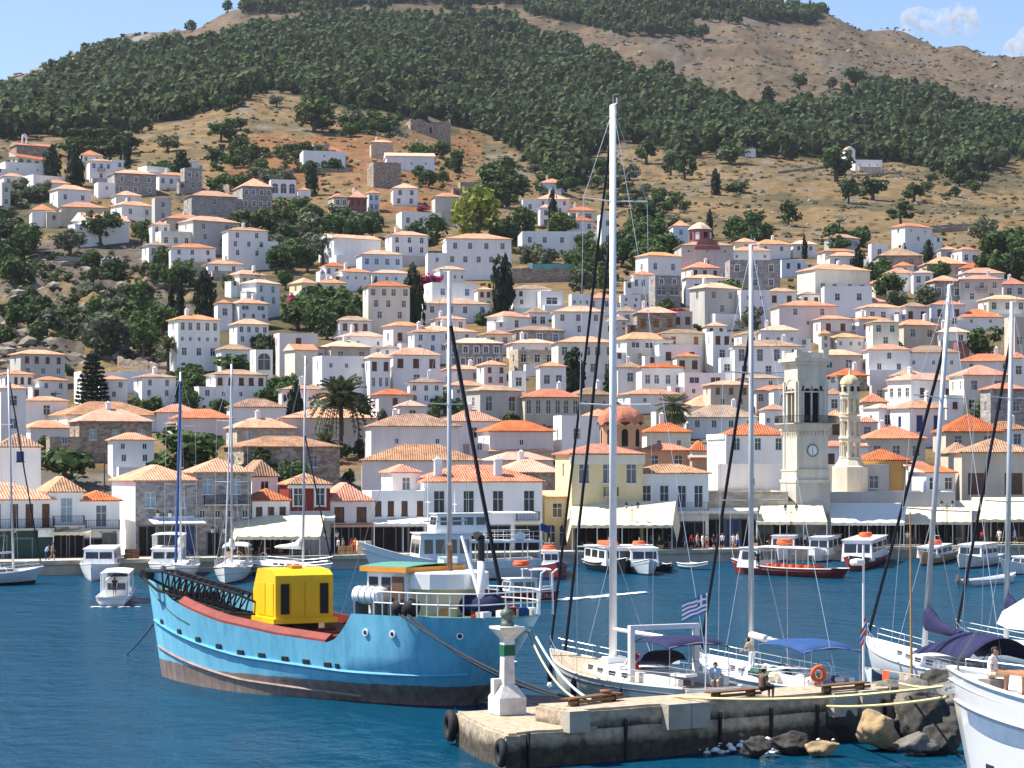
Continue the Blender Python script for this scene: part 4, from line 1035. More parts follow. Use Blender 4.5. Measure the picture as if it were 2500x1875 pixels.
# ---------------------------------------------------------------- the waterfront
def dq(px): return 219+.0176*px
QZ = 1.3
PAVE = mat('pale_quay_paving', (.52,.46,.38), .9, .15, .6, bump=.1)
edge = [(XD(p, dq(p)), dq(p)) for p in range(-900, 3401, 100)]; back = [(XD(p, dq(p)+26), dq(p)+26) for p in range(3400, -901, -100)]
mb = MB(); mb.prism(edge+back, -4, QZ); tag(link('quay', mb.mesh('quay', [PAVE])), kind='structure')
mb = MB(); lip = [(x+.35, y-.22) for x, y in edge]; mb.prism(lip+[(x-.1, y+.7) for x, y in edge[::-1]], QZ-.28, QZ+.12); o = link('quay_kerb', mb.mesh('quay_kerb', WALL['n'])); tag(o, kind='structure')
SET = 9.5
def qy(px, off=0): return YH+(H-QZ)*F/(dq(px)+SET+off)
def qh(x0, xm, x1, yt, ye, wall, roof, rows, yb=None, off=0, **kw):
    m = (xm+x1)/2; dd = dq(m)+SET+off; kw.setdefault('r', R(13) if xm-x0 < 6 else None); kw.setdefault('chim', False)
    return house(x0, xm, x1, yt, ye, yb or YH+(H-QZ)*F/dd, wall, roof, rows, d=dd, below=4, **kw)
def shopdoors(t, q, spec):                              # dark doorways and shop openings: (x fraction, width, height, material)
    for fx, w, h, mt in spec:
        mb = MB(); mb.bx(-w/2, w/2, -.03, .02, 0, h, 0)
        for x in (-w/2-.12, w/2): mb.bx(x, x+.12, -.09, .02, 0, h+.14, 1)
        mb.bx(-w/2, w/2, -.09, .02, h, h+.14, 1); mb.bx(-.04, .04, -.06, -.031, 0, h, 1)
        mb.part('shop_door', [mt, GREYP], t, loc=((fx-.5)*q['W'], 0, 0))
qh(0, 0, 99, 1060, 1093, 'w', 'hx', '1v,0', yb=1180, off=16, label='tall white house with brown tiled roof and blue shutters at far left', r=R(6))
t, q = qh(-60, -60, 127, 1180, 1222, 'w', 'hs', '5nt,0', label='white waterfront house with long balcony above dark green shopfront', bal=(1.0,1.0,.52))
mb = MB(); mb.bx(-q['W']/2, q['W']/2, -.08, -.01, .0, q['he']*.47); mb.part('shopfront', WALL['G'], t); mb = MB(); mb.bx(-.8, .8, -.5, -.42, 2.1, 3.0); mb.part('hanging_sign', WHITE, t, loc=(3.1,-.2,0)); shopdoors(t, q, [(.3,1.6,2.2,DARK),(.62,1.7,1.9,WHITE)])
t, q = qh(120, 122, 203, 1165, 1203, 'w', 'hx', '1lt,0', label='narrow white house with pale blue balcony door and speckled roof', bal=(.85,.95,.5)); shopdoors(t, q, [(.33,1.6,2.5,DARK),(.75,1.6,2.5,DARK)])
t, q = qh(201, 203, 292, 1200, 1224, 'w', 'hr', '1kt,0', label='white house with dark double door under a low red roof', bal=(.9,.9,.5)); shopdoors(t, q, [(.28,1.9,1.8,DARK),(.72,1.3,2.3,GLASS)])
t, q = qh(272, 333, 480, 1137, 1175, 'g', 'hs', '2l,0', label='grey stone waterfront house with sunlit white left side and glazed canopy', side='2,0', D=9); shopdoors(t, q, [(.18,1.7,3.0,DARK),(.5,1.7,3.0,GLASS),(.82,1.7,3.0,NAVYP)])
mb = MB(); mb.bx(-.02, .05, 0.05, 8.95, -3.5, q['he']-.05); mb.part('limewashed_side', WALL['W'], t, loc=(-q['W']/2-.04,0,0))
mb = MB(); mb.bx(-q['W']*.22, q['W']*.45, -.1, .0, q['he']*.44, q['he']*.53); mb.part('sign_board', WHITE, t)
mb = MB(); mb.sheet(lambda u, v: (-q['W']*.32+u*q['W']*.85, -v*2.6, 3.6-.5*v+.3), 6, 2, .12); mb.part('canopy', WHITE, t)
t, q = qh(478, 480, 613, 1120, 1155, 'g', 'hs', '2l,4s,0', label='taller grey stone house with pale shutters and iron balcony', bal=(.75,.85,.62)); shopdoors(t, q, [(.3,1.1,2.3,DARK),(.75,1.2,2.3,WOODB)])
qh(613, 615, 678, 1125, 1165, 'w', 'hx', '1,0', yb=1260, off=7, label='white rear wing beside the taller grey stone house')
t, q = qh(613, 616, 707, 1195, 1224, 'w', 'hr', '3n,0', label='low white shop with lumpy orange roof left of the red house'); shopdoors(t, q, [(.3,2.2,2.4,DARK),(.75,2.0,2.4,DARK)])
t, q = qh(703, 706, 806, 1157, 1184, 'R', 'hx', '2ft,0,0', label='dark red house with two white framed windows on the waterfront'); mb = MB(); mb.bx(-q['W']/2-.15, q['W']/2+.15, -.15, .0, q['he']-.35, q['he']-.02); mb.part('cornice', WHITE, t)
mb = MB(); mb.bx(-q['W']/2, q['W']/2, -.1, -.01, 0, q['he']*.62); mb.part('ground_storey', WALL['k'], t); shopdoors(t, q, [(.3,2.2,2.6,DARK),(.75,2.2,2.6,DARK)])
t, q = qh(803, 806, 908, 1180, 1225, 'p', 'hr', '2n,0', label='pinkish white house with two dark windows right of the red house'); mb = MB(); mb.bx(-q['W']/2, q['W']/2, -.5, .0, q['he']*.50, q['he']*.55); mb.part('tiled_ledge', TILE['p'], t); shopdoors(t, q, [(.27,2.4,2.9,DARK),(.72,2.4,2.9,DARK)])
t, q = qh(905, 907, 1040, 1203, 1206, 'W', 'fw', '4n,0', label='low white flat roofed shop with four windows and a white awning'); shopdoors(t, q, [(.22,2.6,2.6,DARK),(.55,1.2,2.6,DARK),(.82,1.4,2.6,DARK)])
qh(930, 958, 1026, 1136, 1155, 'p', 'hr', '1k', yb=1207, off=4, label='small pink upper house with tiled roof above the flat white shop', side='0')
t, q = qh(1033, 1037, 1325, 1137, 1178, 'W', 'hr', '4dt,0', label='long white house with four tall balcony doors and bright orange roof', bal=(.78,-.36,.44)); shopdoors(t, q, [(.12,2.2,2.6,DARK),(.38,2.6,2.6,DARK),(.62,2.6,2.6,DARK),(.87,2.6,2.6,DARK)])
sb = MB(); sb.bx(q['W']*.27, q['W']*.46, -.95, 0, q['he']*.44-.16, q['he']*.44); so = sb.part('balcony', WALL['k'], t); railing(so, q['W']*.27, q['W']*.46, -.92, q['he']*.44, BLACKM, ret=.9)
for fx in (-.36, .15):
    c = link('chimney', CHIM, t, (fx*q['W'], 1.6, q['he']+.6)); c.scale = (1.15,1.15,1.5)
qh(1328, 1330, 1392, 1200, 1215, 'y', 'sp', '1,2A', off=3, label='yellow arcade with round arches beside the yellow house', D=5)
t, q = qh(1353, 1396, 1570, 1086, 1110, 'y', 'hr', '3kt,0,0', label='yellow waterfront house with three tall grey shuttered windows', bal=(.12,.25,.56), side='1,0,0', D=7)
mb = MB(); mb.bx(-q['W']/2-.2, q['W']/2+.2, -.2, .0, q['he']-1.1, q['he']-.02); mb.part('cornice', WALL['c'], t); shopdoors(t, q, [(.2,2.4,2.6,DARK),(.5,2.4,2.6,DARK),(.8,2.4,2.6,DARK)])
t, q = qh(1556, 1560, 1730, 1135, 1157, 'w', 'hx', '4dt,0', label='white house with four tall black doors and a full width balcony', bal=(1.0,.95,.5,WALL['k'],GREYP)); shopdoors(t, q, [(.2,2.0,2.8,DARK),(.5,2.4,2.8,DARK),(.8,2.2,2.8,DARK)])
# monastery front: long low block with parapet through which the clock tower rises
t, q = qh(1728, 1730, 1924, 1206, 1208, 'n', 'fs', '0', off=.5, r=R(8), name='arcade_building', cat='building', label='low stone arcade block with roof terrace left of the clock tower', D=12); shopdoors(t, q, [(.1,2.0,3.0,DARK),(.3,1.8,3.0,NAVYP),(.5,2.0,3.0,DARK),(.7,1.6,3.0,GLASS),(.9,1.6,3.0,DARK)])
t, q = qh(2008, 2010, 2330, 1206, 1208, 'k', 'fs', '0', off=.5, r=R(8), name='arcade_building', cat='building', label='long low block with roof terrace right of the clock tower', D=11); shopdoors(t, q, [(.08+.14*i, 2.6, 2.9, DARK) for i in range(7)])
t, q = qh(1768, 1773, 1922, 1036, 1064, 'w', 'hr', '3gt,0', yb=1140, off=22, label='large white house with green balcony windows and red roof behind the terrace', r=R(10))
house(1725, 1772, 1774, 1050, 1066, 1200, 'W', 'fw', '0', d=dq(1750)+SET+21, side='4s,0', D=9, label='sunlit white side wing with four slit windows left of the clock tower')
t, q = qh(1750, 1753, 1922, 1139, 1140, 'w', 'fw', '1s', yb=1212, off=13, label='plain pale wall of the monastery court left of the clock tower', name='court_wall', cat='wall', D=2)
t, q = qh(2016, 2018, 2170, 1139, 1141, 'k', 'fw', '2k', yb=1212, off=13, label='grey block with a grey door below the tiered belfry', name='court_block', cat='building', D=6)
qh(2100, 2104, 2217, 1098, 1125, 'o', 'hr', '1kt', yb=1206, off=17, label='ochre house with one grey shutter and red hip roof', r=R(10))
t, q = qh(2328, 2350, 2520, 1072, 1106, 'e', 'hx', '2ntw,0', off=3, label='large beige house with dark brown window at the right edge', side='0', D=8); shopdoors(t, q, [(.2,2.6,2.8,DARK),(.5,2.6,2.8,DARK),(.8,2.6,2.8,DARK)])
qh(2226, 2262, 2332, 1140, 1155, 'b', 'sr', '2', off=8, yb=1206, label='small bluish white house with lean-to roof above the cream awnings', side='0', D=4)
qh(2215, 2217, 2265, 1128, 1140, 'w', 'sr', '1', off=14, yb=1206, label='little white house under a tilted red roof beside the ochre house', D=4)

CANV = mat('cream_canvas', (.70,.62,.43), .8, .06, 1.2, True); CANW = mat('white_canvas', (.76,.73,.64), .8, .05, 1.2, True)
def awning(x0, x1, yt, yb, label, m=None, proj=5.0, skew=0, sidecloth=None, poles=4, off=0):
    m = m or CANV; mid = (x0+x1)/2; dw = dq(mid)+SET+off-.35; df = dw-proj; sw, sf = F/dw, F/df
    zw = H-(yt-YH)/sw; zf = H-(yb-YH)/sf; o = W(mid, yt, dw); t = thing('awning', label, 'awning', (o.x, dw, QZ), 0, 'canvas awnings along the quay')
    a0, a1 = XD(x0+skew, dw)-o.x, XD(x1-skew, dw)-o.x; b0, b1 = XD(x0, df)-o.x, XD(x1, df)-o.x
    mb = MB(); n = max(6, int((x1-x0)/14))
    def fn(u, v):
        xa, xb = a0+(a1-a0)*u, b0+(b1-b0)*u; sag = -.16*math.sin(math.pi*v)+.05*math.cos(u*n*math.pi)*(v)
        return (xa+(xb-xa)*v, -proj*v+.02*math.sin(9*u), zw-QZ+(zf-zw)*v+sag)
    mb.sheet(fn, n*2, 5, .03); c = mb.part('canopy', m, t)
    mb = MB(); mb.sheet(lambda u, v: (b0+(b1-b0)*u, -proj-.02-.03*math.sin(u*n*3), zf-QZ-.02-v*.3*(1+.12*math.sin(u*n*6))), n*2, 1, 0); mb.part('valance', m, c)
    for k in range(poles):
        x = b0+(b1-b0)*(k+.02)/(poles-1+.04) if poles > 1 else (b0+b1)/2; mb = MB(); mb.tube([(x, -proj+.08, 0), (x, -proj+.08, zf-QZ)], .045); mb.part('pole', WHITE, t)
    if sidecloth:
        for sgn in sidecloth:
            A, B = (a0, b0) if sgn == 'l' else (a1, b1); mb = MB(); mb.sheet(lambda u, v: (A+(B-A)*u-(.5*v if sgn == 'l' else -.5*v), -proj*u, (zw-QZ+(zf-zw)*u)*(1-v)+v*(.9+1.6*(1-u))), 4, 4, 0); mb.part('side_cloth', m, t)
    return t
awning(578, 782, 1258, 1310, 'large cream awning with side flap in front of the red house', proj=6.5, skew=-10, sidecloth='l')
awning(128, 222, 1290, 1299, 'narrow cream roller awning over two dark doors', proj=1.6, poles=2)
awning(732, 818, 1256, 1264, 'small white awning beside the red house', CANW, proj=2.2, poles=2)
awning(912, 1056, 1264, 1278, 'flat white awning over the low white shop', CANW, proj=3.0, poles=3)
awning(1396, 1642, 1223, 1282, 'broad cream awning in front of the yellow house', proj=7, skew=-8, sidecloth='lr', poles=5)
awning(1650, 1850, 1240, 1247, 'long white roller awning under the balcony', CANW, proj=2.5, poles=4)
awning(1846, 2020, 1224, 1274, 'pointed cream awning below the clock tower', proj=6, skew=14, poles=4)
awning(2028, 2208, 1228, 1276, 'striped pale awning right of the clock tower', CANW, proj=6, skew=-6, sidecloth='l', poles=5)
awning(2190, 2372, 1222, 1274, 'long cream awning behind the leaning masts', proj=5, poles=5)
awning(2372, 2560, 1214, 1268, 'cream awning at the right end of the quay', proj=6, poles=5)
# street lamps with two lanterns
def lamp(px, ytop, off, label):
    d = dq(px)+off; s = F/d; h = (H-(ytop-YH)/s)-QZ; t = thing('street_lamp', label, 'lamp post', (XD(px,d), d, QZ), 0, 'twin lantern street lamps on the quay')
    mb = MB(); mb.lathe([(.2,0),(.16,.3),(.08,.5),(.05,h*.5),(.04,h)], n=8)
    mb.part('post', BLACKM, t); mb = MB(); mb.tube([(-.62,0,h-.5),(-.5,0,h-.75),(0,0,h-.55),(.5,0,h-.75),(.62,0,h-.5)], .03); mb.part('arm', BLACKM, t)
    for x in (-.62, .62):
        mb = MB(); mb.lathe([(.12,0),(.2,.4),(.2,.42)], (x,0,h-.45), 6); ln = mb.part('lantern', mat('lantern_glass', (.6,.58,.5), .3), t); mb = MB(); mb.lathe([(.26,0),(.12,.2),(.03,.36)], (x,0,h-.03), 6); mb.part('lantern_cap', BLACKM, ln)
lamp(1543, 1232, 3, 'twin lantern lamp before the broad cream awning'); lamp(1931, 1238, 3, 'twin lantern lamp left of the clock tower foot'); lamp(400, 1252, 3, 'twin lantern lamp before the grey stone house'); lamp(2312, 1228, 3, 'twin lantern lamp before the cream awning on the right'); lamp(534, 1290, 2, 'low lamp left of the large cream awning'); lamp(808, 1300, 2, 'lamp right of the large cream awning')
# roof-top clutter and utility poles
def pole(px, yt, yb, label, xarm=True):
    p, d = ground(px, yb); s = F/d; h = (yb-yt)/s; t = thing('utility_pole', label, 'pole', p); mb = MB(); mb.tube([(0,0,-1),(0,0,h)], .12, r1=.08); mb.part('pole', BARK, t)
    if xarm: mb = MB(); mb.bx(-.9,.9,-.05,.05,h-.5,h-.36); mb.part('cross_arm', BARK, t)
pole(136, 955, 1008, 'wooden utility pole with cross arm above the red roofs on the left'); pole(255, 1105, 1215, 'dark pole with a box standing behind the waterfront roofs', False); pole(86, 985, 1040, 'short dark pole beside the tall white house on the left', False); pole(1962, 560, 612, 'thin pole high on the slope right of the red church', False); pole(495, 610, 668, 'pole beside the white houses below the crag'); pole(2230, 925, 1000, 'wooden pole before the long white house on the right', False)
# ---------------------------------------------------------------- trees of the town and the near slope
GR = random.Random(21); GROVES = []
def grove(kinds, cx, cy, rx, ry, n, h0, h1, label, wf=(.95, 1.35)):
    pts = []; GROVES.append((cx, cy, rx, ry, h0))
    for _ in range(n):
        for _t in range(30):
            a = GR.uniform(0, 6.28); q = math.sqrt(GR.random()); x, y = cx+rx*q*math.cos(a), cy+ry*q*math.sin(a)
            if all(abs(x-u)/h0+abs(y-v)/(h0*.5) > .75 for u, v in pts): break
        pts.append((x, y)); h = GR.uniform(h0, h1); tree(GR.choice(kinds), x, y+h*.4, h, h*GR.uniform(*wf), label, label)
grove(['dark','bush'], 25, 600, 48, 75, 13, 38, 58, 'dark tree in the thicket at the left edge below the crag')
grove(['olive','mid'], 305, 800, 95, 55, 15, 45, 75, 'grey green tree on the rocky slope right of the crag')
grove(['mid','bush'], 405, 655, 62, 28, 8, 32, 46, 'green tree under the white houses right of the crag')
grove(['olive'], 70, 478, 48, 20, 6, 28, 40, 'pale olive tree among the uppermost houses on the left')
grove(['mid','dark','olive'], 690, 578, 120, 66, 30, 34, 58, 'leafy tree in the walled grove left of the long salmon roof')
grove(['dark'], 1222, 462, 42, 36, 6, 45, 70, 'big dark tree behind the yellow green tree')
grove(['olive','mid'], 1445, 645, 55, 55, 12, 30, 46, 'garden tree right of the turquoise pool')
grove(['obush'], 1300, 622, 60, 12, 7, 20, 30, 'olive bush on the terrace above the pool')
grove(['dark','mid'], 1568, 590, 66, 52, 12, 42, 66, 'dark tree in the clump left of the red church')
grove(['dark'], 1835, 560, 48, 26, 7, 32, 48, 'dark tree on the slope right of the red church')
grove(['dark'], 2072, 585, 42, 16, 5, 30, 42, 'tree in the dark clump behind the uppermost white house')
grove(['dark'], 2460, 640, 50, 46, 9, 40, 58, 'dark tree at the right edge above the houses')
grove(['dark','mid'], 805, 765, 85, 40, 18, 38, 58, 'tree in the dark grove below the yellow house')
grove(['dark'], 638, 842, 30, 14, 4, 26, 36, 'dark bushy tree above the house with brown roof')
grove(['dark','mid'], 672, 962, 56, 30, 8, 34, 48, 'tree behind the cream chapel and long white house')
grove(['dark'], 460, 948, 44, 56, 11, 34, 50, 'dark tree in the garden left of the five windowed house')
grove(['gbush'], 360, 990, 42, 8, 4, 24, 30, 'green hedge bush above the wide red roof')
grove(['dark','bush'], 690, 392, 150, 34, 20, 22, 36, 'dark shrub on the red earth slope below the arched villa')
grove(['dark','mid'], 880, 300, 130, 26, 12, 22, 36, 'shrub on the dry spur above the arched villa')
grove(['mid','bush'], 1065, 400, 60, 44, 9, 26, 40, 'green shrub beside the long white upper house')
grove(['olive','mid'], 1550, 482, 60, 26, 9, 22, 34, 'grey green shrub in the gully left of the red church')
grove(['dark'], 2330, 452, 75, 22, 9, 22, 34, 'dark shrub on the slope right of the ridge chapel')
grove(['pine'], 232, 362, 80, 16, 9, 40, 58, 'bright green pine behind the uppermost left houses')
grove(['dark'], 405, 412, 45, 8, 5, 22, 30, 'dark hedge tree above the grey stone mansion')
grove(['mid'], 2145, 668, 30, 12, 4, 26, 36, 'green garden tree below the cluster of red roofs')
grove(['mid'], 2290, 664, 34, 10, 4, 24, 30, 'green garden tree above the grey stone house on the right')
grove(['dark','olive'], 1480, 430, 70, 30, 9, 24, 38, 'tree on the edge of the forest behind the tallest mast')
grove(['dark'], 560, 350, 50, 60, 8, 26, 44, 'dark pine on the upper edge of the dry spur')
grove(['dark'], 560, 255, 30, 12, 4, 26, 36, 'dark pine beside the ruined stone tower')
grove(['olive','obush'], 1330, 400, 60, 20, 6, 20, 28, 'olive bush on the spur behind the town')
grove(['mid'], 2390, 700, 60, 8, 4, 20, 28, 'small green bush between the red roofs on the right')
grove(['gbush','bush'], 1180, 770, 22, 14, 3, 22, 28, 'small bush beside the tall cypress in the middle of town')
grove(['dark','gbush'], 1395, 790, 24, 10, 3, 24, 32, 'green bush left of the white house with loggia')
grove(['olive','gbush'], 1100, 985, 46, 10, 4, 22, 34, 'garden shrub below the house with black windows')
grove(['gbush'], 2180, 842, 12, 4, 2, 18, 24, 'small bush beside the green shuttered house')
grove(['dark','mid'], 560, 450, 40, 12, 5, 24, 34, 'dark tree above the grey houses on the upper left')
grove(['dark','mid','olive'], 860, 545, 70, 22, 9, 30, 44, 'green tree below the maroon house')
grove(['mid','olive'], 640, 430, 70, 18, 7, 24, 36, 'green shrub above the grey mansion with white band')
grove(['dark'], 1360, 450, 50, 22, 6, 26, 40, 'dark tree behind the uppermost white arched houses')
grove(['dark','mid'], 1640, 500, 60, 16, 6, 20, 32, 'dark shrub on the slope above the red church')
grove(['gbush','bush'], 1240, 560, 26, 12, 3, 26, 34, 'green bush right of the yellow green tree trunk')
grove(['mid','dark'], 600, 690, 40, 10, 4, 24, 34, 'green shrub on the dry bank above the yellow house')
grove(['bush','dark','obush'], 200, 720, 160, 90, 16, 22, 40, 'dark shrub clinging to the rock crag')
grove(['dark','bush'], 60, 790, 60, 60, 7, 24, 38, 'dark bush at the left end of the crag')
for k, x, y, h, w, l in [
 ('dark',245,585,62,80,'large dark tree under the white chapel on the crag'), ('mid',345,592,48,45,'green tree left of the tall white house row'), ('olive',172,612,44,66,'grey olive tree on top of the crag'),
 ('bright',1165,578,105,112,'large yellow green tree above the white mansion'), ('dark',1040,606,72,84,'dark spreading pine left of the white mansion'), ('mid',1276,572,58,66,'dull green tree right of the yellow green tree'), ('mid',1372,570,50,58,'bright green tree below the white arched houses'),
 ('dark',1925,552,54,46,'dark lone tree on the dry slope right of the red church'), ('dark',1783,778,80,84,'large dark tree among the white houses right of centre'), ('mid',1718,782,40,36,'green tree left of the large dark tree'), ('olive',1835,798,42,54,'grey olive tree right of the large dark tree'),
 ('dark',2170,730,55,62,'round dark tree below the cluster of red roofs'), ('olive',2190,752,38,46,'pale olive tree under the round dark tree'), ('olive',2266,750,50,56,'pale olive tree left of the leaning mast'), ('mid',2402,868,66,64,'round green tree left of the farthest right mast'), ('olive',2392,1034,44,50,'olive tree before the sunlit cream house on the right'),
 ('dark',768,322,82,80,'large dark pine alone on the dry spur'), ('olive',866,312,46,52,'thin tree with bare trunk on the dry spur'), ('olive',410,372,38,48,'olive tree alone on the dry slope on the left'), ('olive',675,262,26,30,'small tree near the crest of the dry spur'),
 ('dark',1578,402,48,52,'dark bush left of two pines on the tan hillside'), ('dark',1638,424,50,36,'left one of two dark pines on the tan hillside'), ('dark',1672,436,62,46,'right one of two dark pines on the tan hillside'), ('cyp',1747,476,58,20,'narrow conifer on the tan hillside'), ('dark',1786,402,40,66,'dark spreading tree under the white ridge house'), ('bush',1800,468,24,66,'low dark bush right of the narrow conifer'),
 ('dark',2042,448,76,84,'dark leaning pine below the ridge chapel'), ('dark',2072,492,56,40,'narrow dark pine below the leaning pine'), ('dark',2132,486,48,66,'dark spreading pine right of the leaning pine'), ('dark',2232,488,40,54,'dark bush above the white villa'), ('pine',2200,552,56,52,'umbrella pine above the white villa'), ('olive',2402,582,44,58,'grey olive tree right of the stone terraces'),
 ('dark',2088,208,42,50,'lone dark pine high on the brown mountain'), ('dark',1952,232,40,30,'lone pine left of the high dark pine'), ('dark',2032,212,26,22,'small pine beside the high dark pine'), ('cyp',1876,258,42,26,'conifer at the upper edge of the right forest'), ('dark',1716,96,34,26,'single tree under the summit wood'),
 ('dark',160,140,16,16,'little tree on the rocky left skyline'), ('dark',216,124,22,18,'tree on the left skyline above the rocks'), ('dark',466,70,28,26,'tree on the left skyline near the middle'), ('dark',556,36,26,24,'tree on the upper left skyline'), ('dark',300,96,10,16,'tiny bush on the left skyline'),
 ('bush',158,1165,72,118,'dense dark hedge tree behind the white waterfront roofs'), ('mid',462,1170,110,150,'leafy flowering tree behind the grey stone houses'), ('dark',640,1180,80,110,'dark tree behind the taller grey stone house'), ('dark',712,1190,60,60,'dark tree behind the red house'),
 ('bush',575,905,38,82,'dark shrub covering the front of the house with brown roof'), ('mag',1036,712,44,58,'crimson bougainvillea right of the tall cypress'), ('mag',714,742,38,24,'magenta bougainvillea beside the yellow house'), ('mag',1650,768,16,48,'red flowering creeper on the brown stone house'), ('mag',2183,906,20,18,'small magenta bougainvillea on the white wall at right'), ('mag',2216,902,12,16,'small pink flowering bush above the red roofs at right'), ('mag',1032,518,14,26,'red flowering bush beside the grey house'), ('mag',1785,868,18,18,'pink flowering bush on the white terrace'),
 ('cyp',127,432,72,36,'broad cypress right of the monastery arcade'), ('cyp',183,458,90,36,'tall broad cypress before the upper white houses'), ('cyp',311,415,78,16,'slim cypress above the grey stone mansion'), ('cyp',445,432,62,30,'dark cypress left of the small grey tower'), ('cyp',762,476,72,26,'cypress right of the white arched wing'), ('cyp',1351,562,88,20,'slim cypress before the white arched houses'), ('cyp',1733,572,52,14,'slim cypress behind the red church drum'),
 ('cyp',418,768,66,16,'left one of two slim cypresses right of the crag'), ('cyp',441,770,72,18,'right one of two slim cypresses right of the crag'), ('cyp',500,764,98,44,'tall broad cypress left of the white terraced houses'), ('cyp',917,788,96,18,'slim cypress before the large four windowed house'), ('cyp',1008,796,132,44,'tallest dark cypress in the middle of town'), ('cyp',1226,762,124,46,'tall dark cypress below the pool wall'), ('cyp',1402,960,98,46,'broad dark cypress right of the cream house'), ('cyp',668,898,70,18,'slim cypress left of the pink house'), ('cyp',720,1030,88,34,'dark cypress left of the tall palm'), ('cyp',888,1035,60,26,'dark cypress touching the right side of the tall palm'), ('cyp',2096,658,54,20,'cypress among the upper right houses'), ('cyp',2204,646,44,22,'left one of two cypresses above the right roofs'), ('cyp',2268,644,50,22,'right one of two cypresses above the right roofs'), ('cyp',2478,686,64,24,'cypress at the right edge'), ('cyp',1964,618,34,12,'small cypress above the pale blue house'), ('cyp',1490,950,60,24,'dark cypress just left of the tallest mast'), ('cyp',1118,424,42,18,'small conifer on the spur above the dark trees')]:
    tree(k, x, y, h, w, l)
# star shaped conifer: tiers of level branches
p, d = ground(226, 1008); s = F/d; h = 152/s; t = thing('araucaria_tree', 'star shaped conifer with level tiers of branches on the left', 'tree', p); rs = np.random.RandomState(5)
mb = MB(); mb.tube([(0,0,-1),(0,0,h)], .28, r1=.05); mb.part('trunk', BARK, t)
V = []
for i in range(13):
    z = h*(.10+.068*i); L_ = (44/s)*(1-.068*i)**.8*(.75 if i == 0 else 1)
    for k in range(9):
        a = k*2*math.pi/9+i*.4; c = [(L_*q*math.cos(a), L_*q*math.sin(a), z+.10*L_*q*q, .34+.12*q) for q in (.2,.4,.6,.8,.97)]; V.append(leaves(rs, c, 20, .5, .35))
link('crown', quadmesh('crown', np.concatenate(V), LEAF['cyp']), t)
# palms: every frond a leaf of its own
def frond_mesh(droop, fan=False):
    mb = MB(); n = 12; P = []
    for i in range(n+1): u = i/n; P.append(Vector((u*.86 if not fan else u*.6, 0, .30*math.sin(u*2.1)-droop*u*u*.75)))
    if fan:
        for k in range(11):
            a = -1.2+2.4*k/10; mb.add([(.5*.6,0,.05),(.45+.5*math.cos(a),.5*math.sin(a)-.035,-droop*.35),(.5+.55*math.cos(a),.55*math.sin(a),-droop*.45),(.45+.5*math.cos(a),.5*math.sin(a)+.035,-droop*.35)], [(0,1,2,3)])
    else:
        for i in range(1, n):
            w = .17*math.sin(math.pi*min(1, .12+i/n*.88))
            for sg in (-1, 1): mb.add([P[i], P[i]+Vector((.07,0,0)), P[i]+Vector((.10,sg*w,-.05)), P[i]+Vector((.05,sg*w*.9,-.05))], [(0,1,2,3)])
    mb.tube(P, [.012]*(n+1), 4); return mb.mesh('frond', LEAF['palm'])
FR = [frond_mesh(q) for q in (.35, .8, 1.25)]; FF = [frond_mesh(q, True) for q in (.5, 1.0, 1.6)]
def palm(px, ybase, yc, rpx, label, fan=False, n=34, d=None):
    if d is None: ybase += 14; p, d = ground(px, ybase)
    else: p = Vector((XD(px,d), d, H-(ybase-YH)*d/F))
    s = F/d; hc = (ybase-yc)/s; r = rpx/s; t = thing('palm_tree', label, 'palm', p, 0, None)
    mb = MB(); mb.tube([(0,0,-1),(.05,0,hc*.5),(0,0,hc)], [.36,.30,.34], 9); mb.part('trunk', BARK, t)
    for k in range(n):
        q = k/n; o = link('frond', (FF if fan else FR)[0 if q < .35 else (1 if q < .75 else 2)], t, (0,0,hc)); o.scale = (r*rng.uniform(.9,1.08),)*3; o.rotation_euler = (0, R(-52+q*95)*-1*-1*.0-R(62-88*q), k*2.4)
palm(832, 1105, 988, 92, 'tall date palm with drooping crown above the red house', n=64); palm(795, 1118, 1092, 54, 'smaller palm under the tall date palm'); palm(410, 895, 848, 42, 'palm left of the five windowed house'); palm(1645, 1072, 992, 44, 'round fan palm right of the orange dome', True, 40); palm(2482, 868, 850, 30, 'small palm at the right edge between roofs')
# ---------------------------------------------------------------- houses packed into the gaps of the dense lower town
DENSE = [(480,730),(560,650),(880,640),(1010,700),(1250,770),(1340,740),(1500,700),(1560,640),(1780,600),(2120,600),(2280,610),(2500,660),(2500,1200),(1350,1170),(900,1190),(560,1150),(0,1110),(0,930),(330,930),(520,890)]
CELL = 8; GW, GH = 2500//CELL+1, 1300//CELL+1; COV = np.zeros((GH, GW), bool)
def cover(x0, x1, y0, y1): COV[max(0,int(y0/CELL)):max(0,int(y1/CELL)+1), max(0,int(x0/CELL)):max(0,int(x1/CELL)+1)] = True
for h_ in HOUSES:
    s_ = F/h_['d']; cover(h_['x0'], h_['x1'], h_['py']-h_['h']*s_/2-6, h_['py']+h_['h']*s_/2+2)
for o in bpy.data.objects:
    if o.get('category') in ('tree', 'shrub', 'palm'):
        u, v = to_px(o.location); s_ = F/o.location.y; cover(u-o.scale.x*s_*.4, u+o.scale.x*s_*.4, v-o.scale.z*s_*.9, v)
cover(1455, 1575, 985, 1130); cover(1905, 2120, 850, 1200); cover(170, 275, 840, 1000); cover(1235, 1420, 640, 700)
FRN = random.Random(99); nf = 0
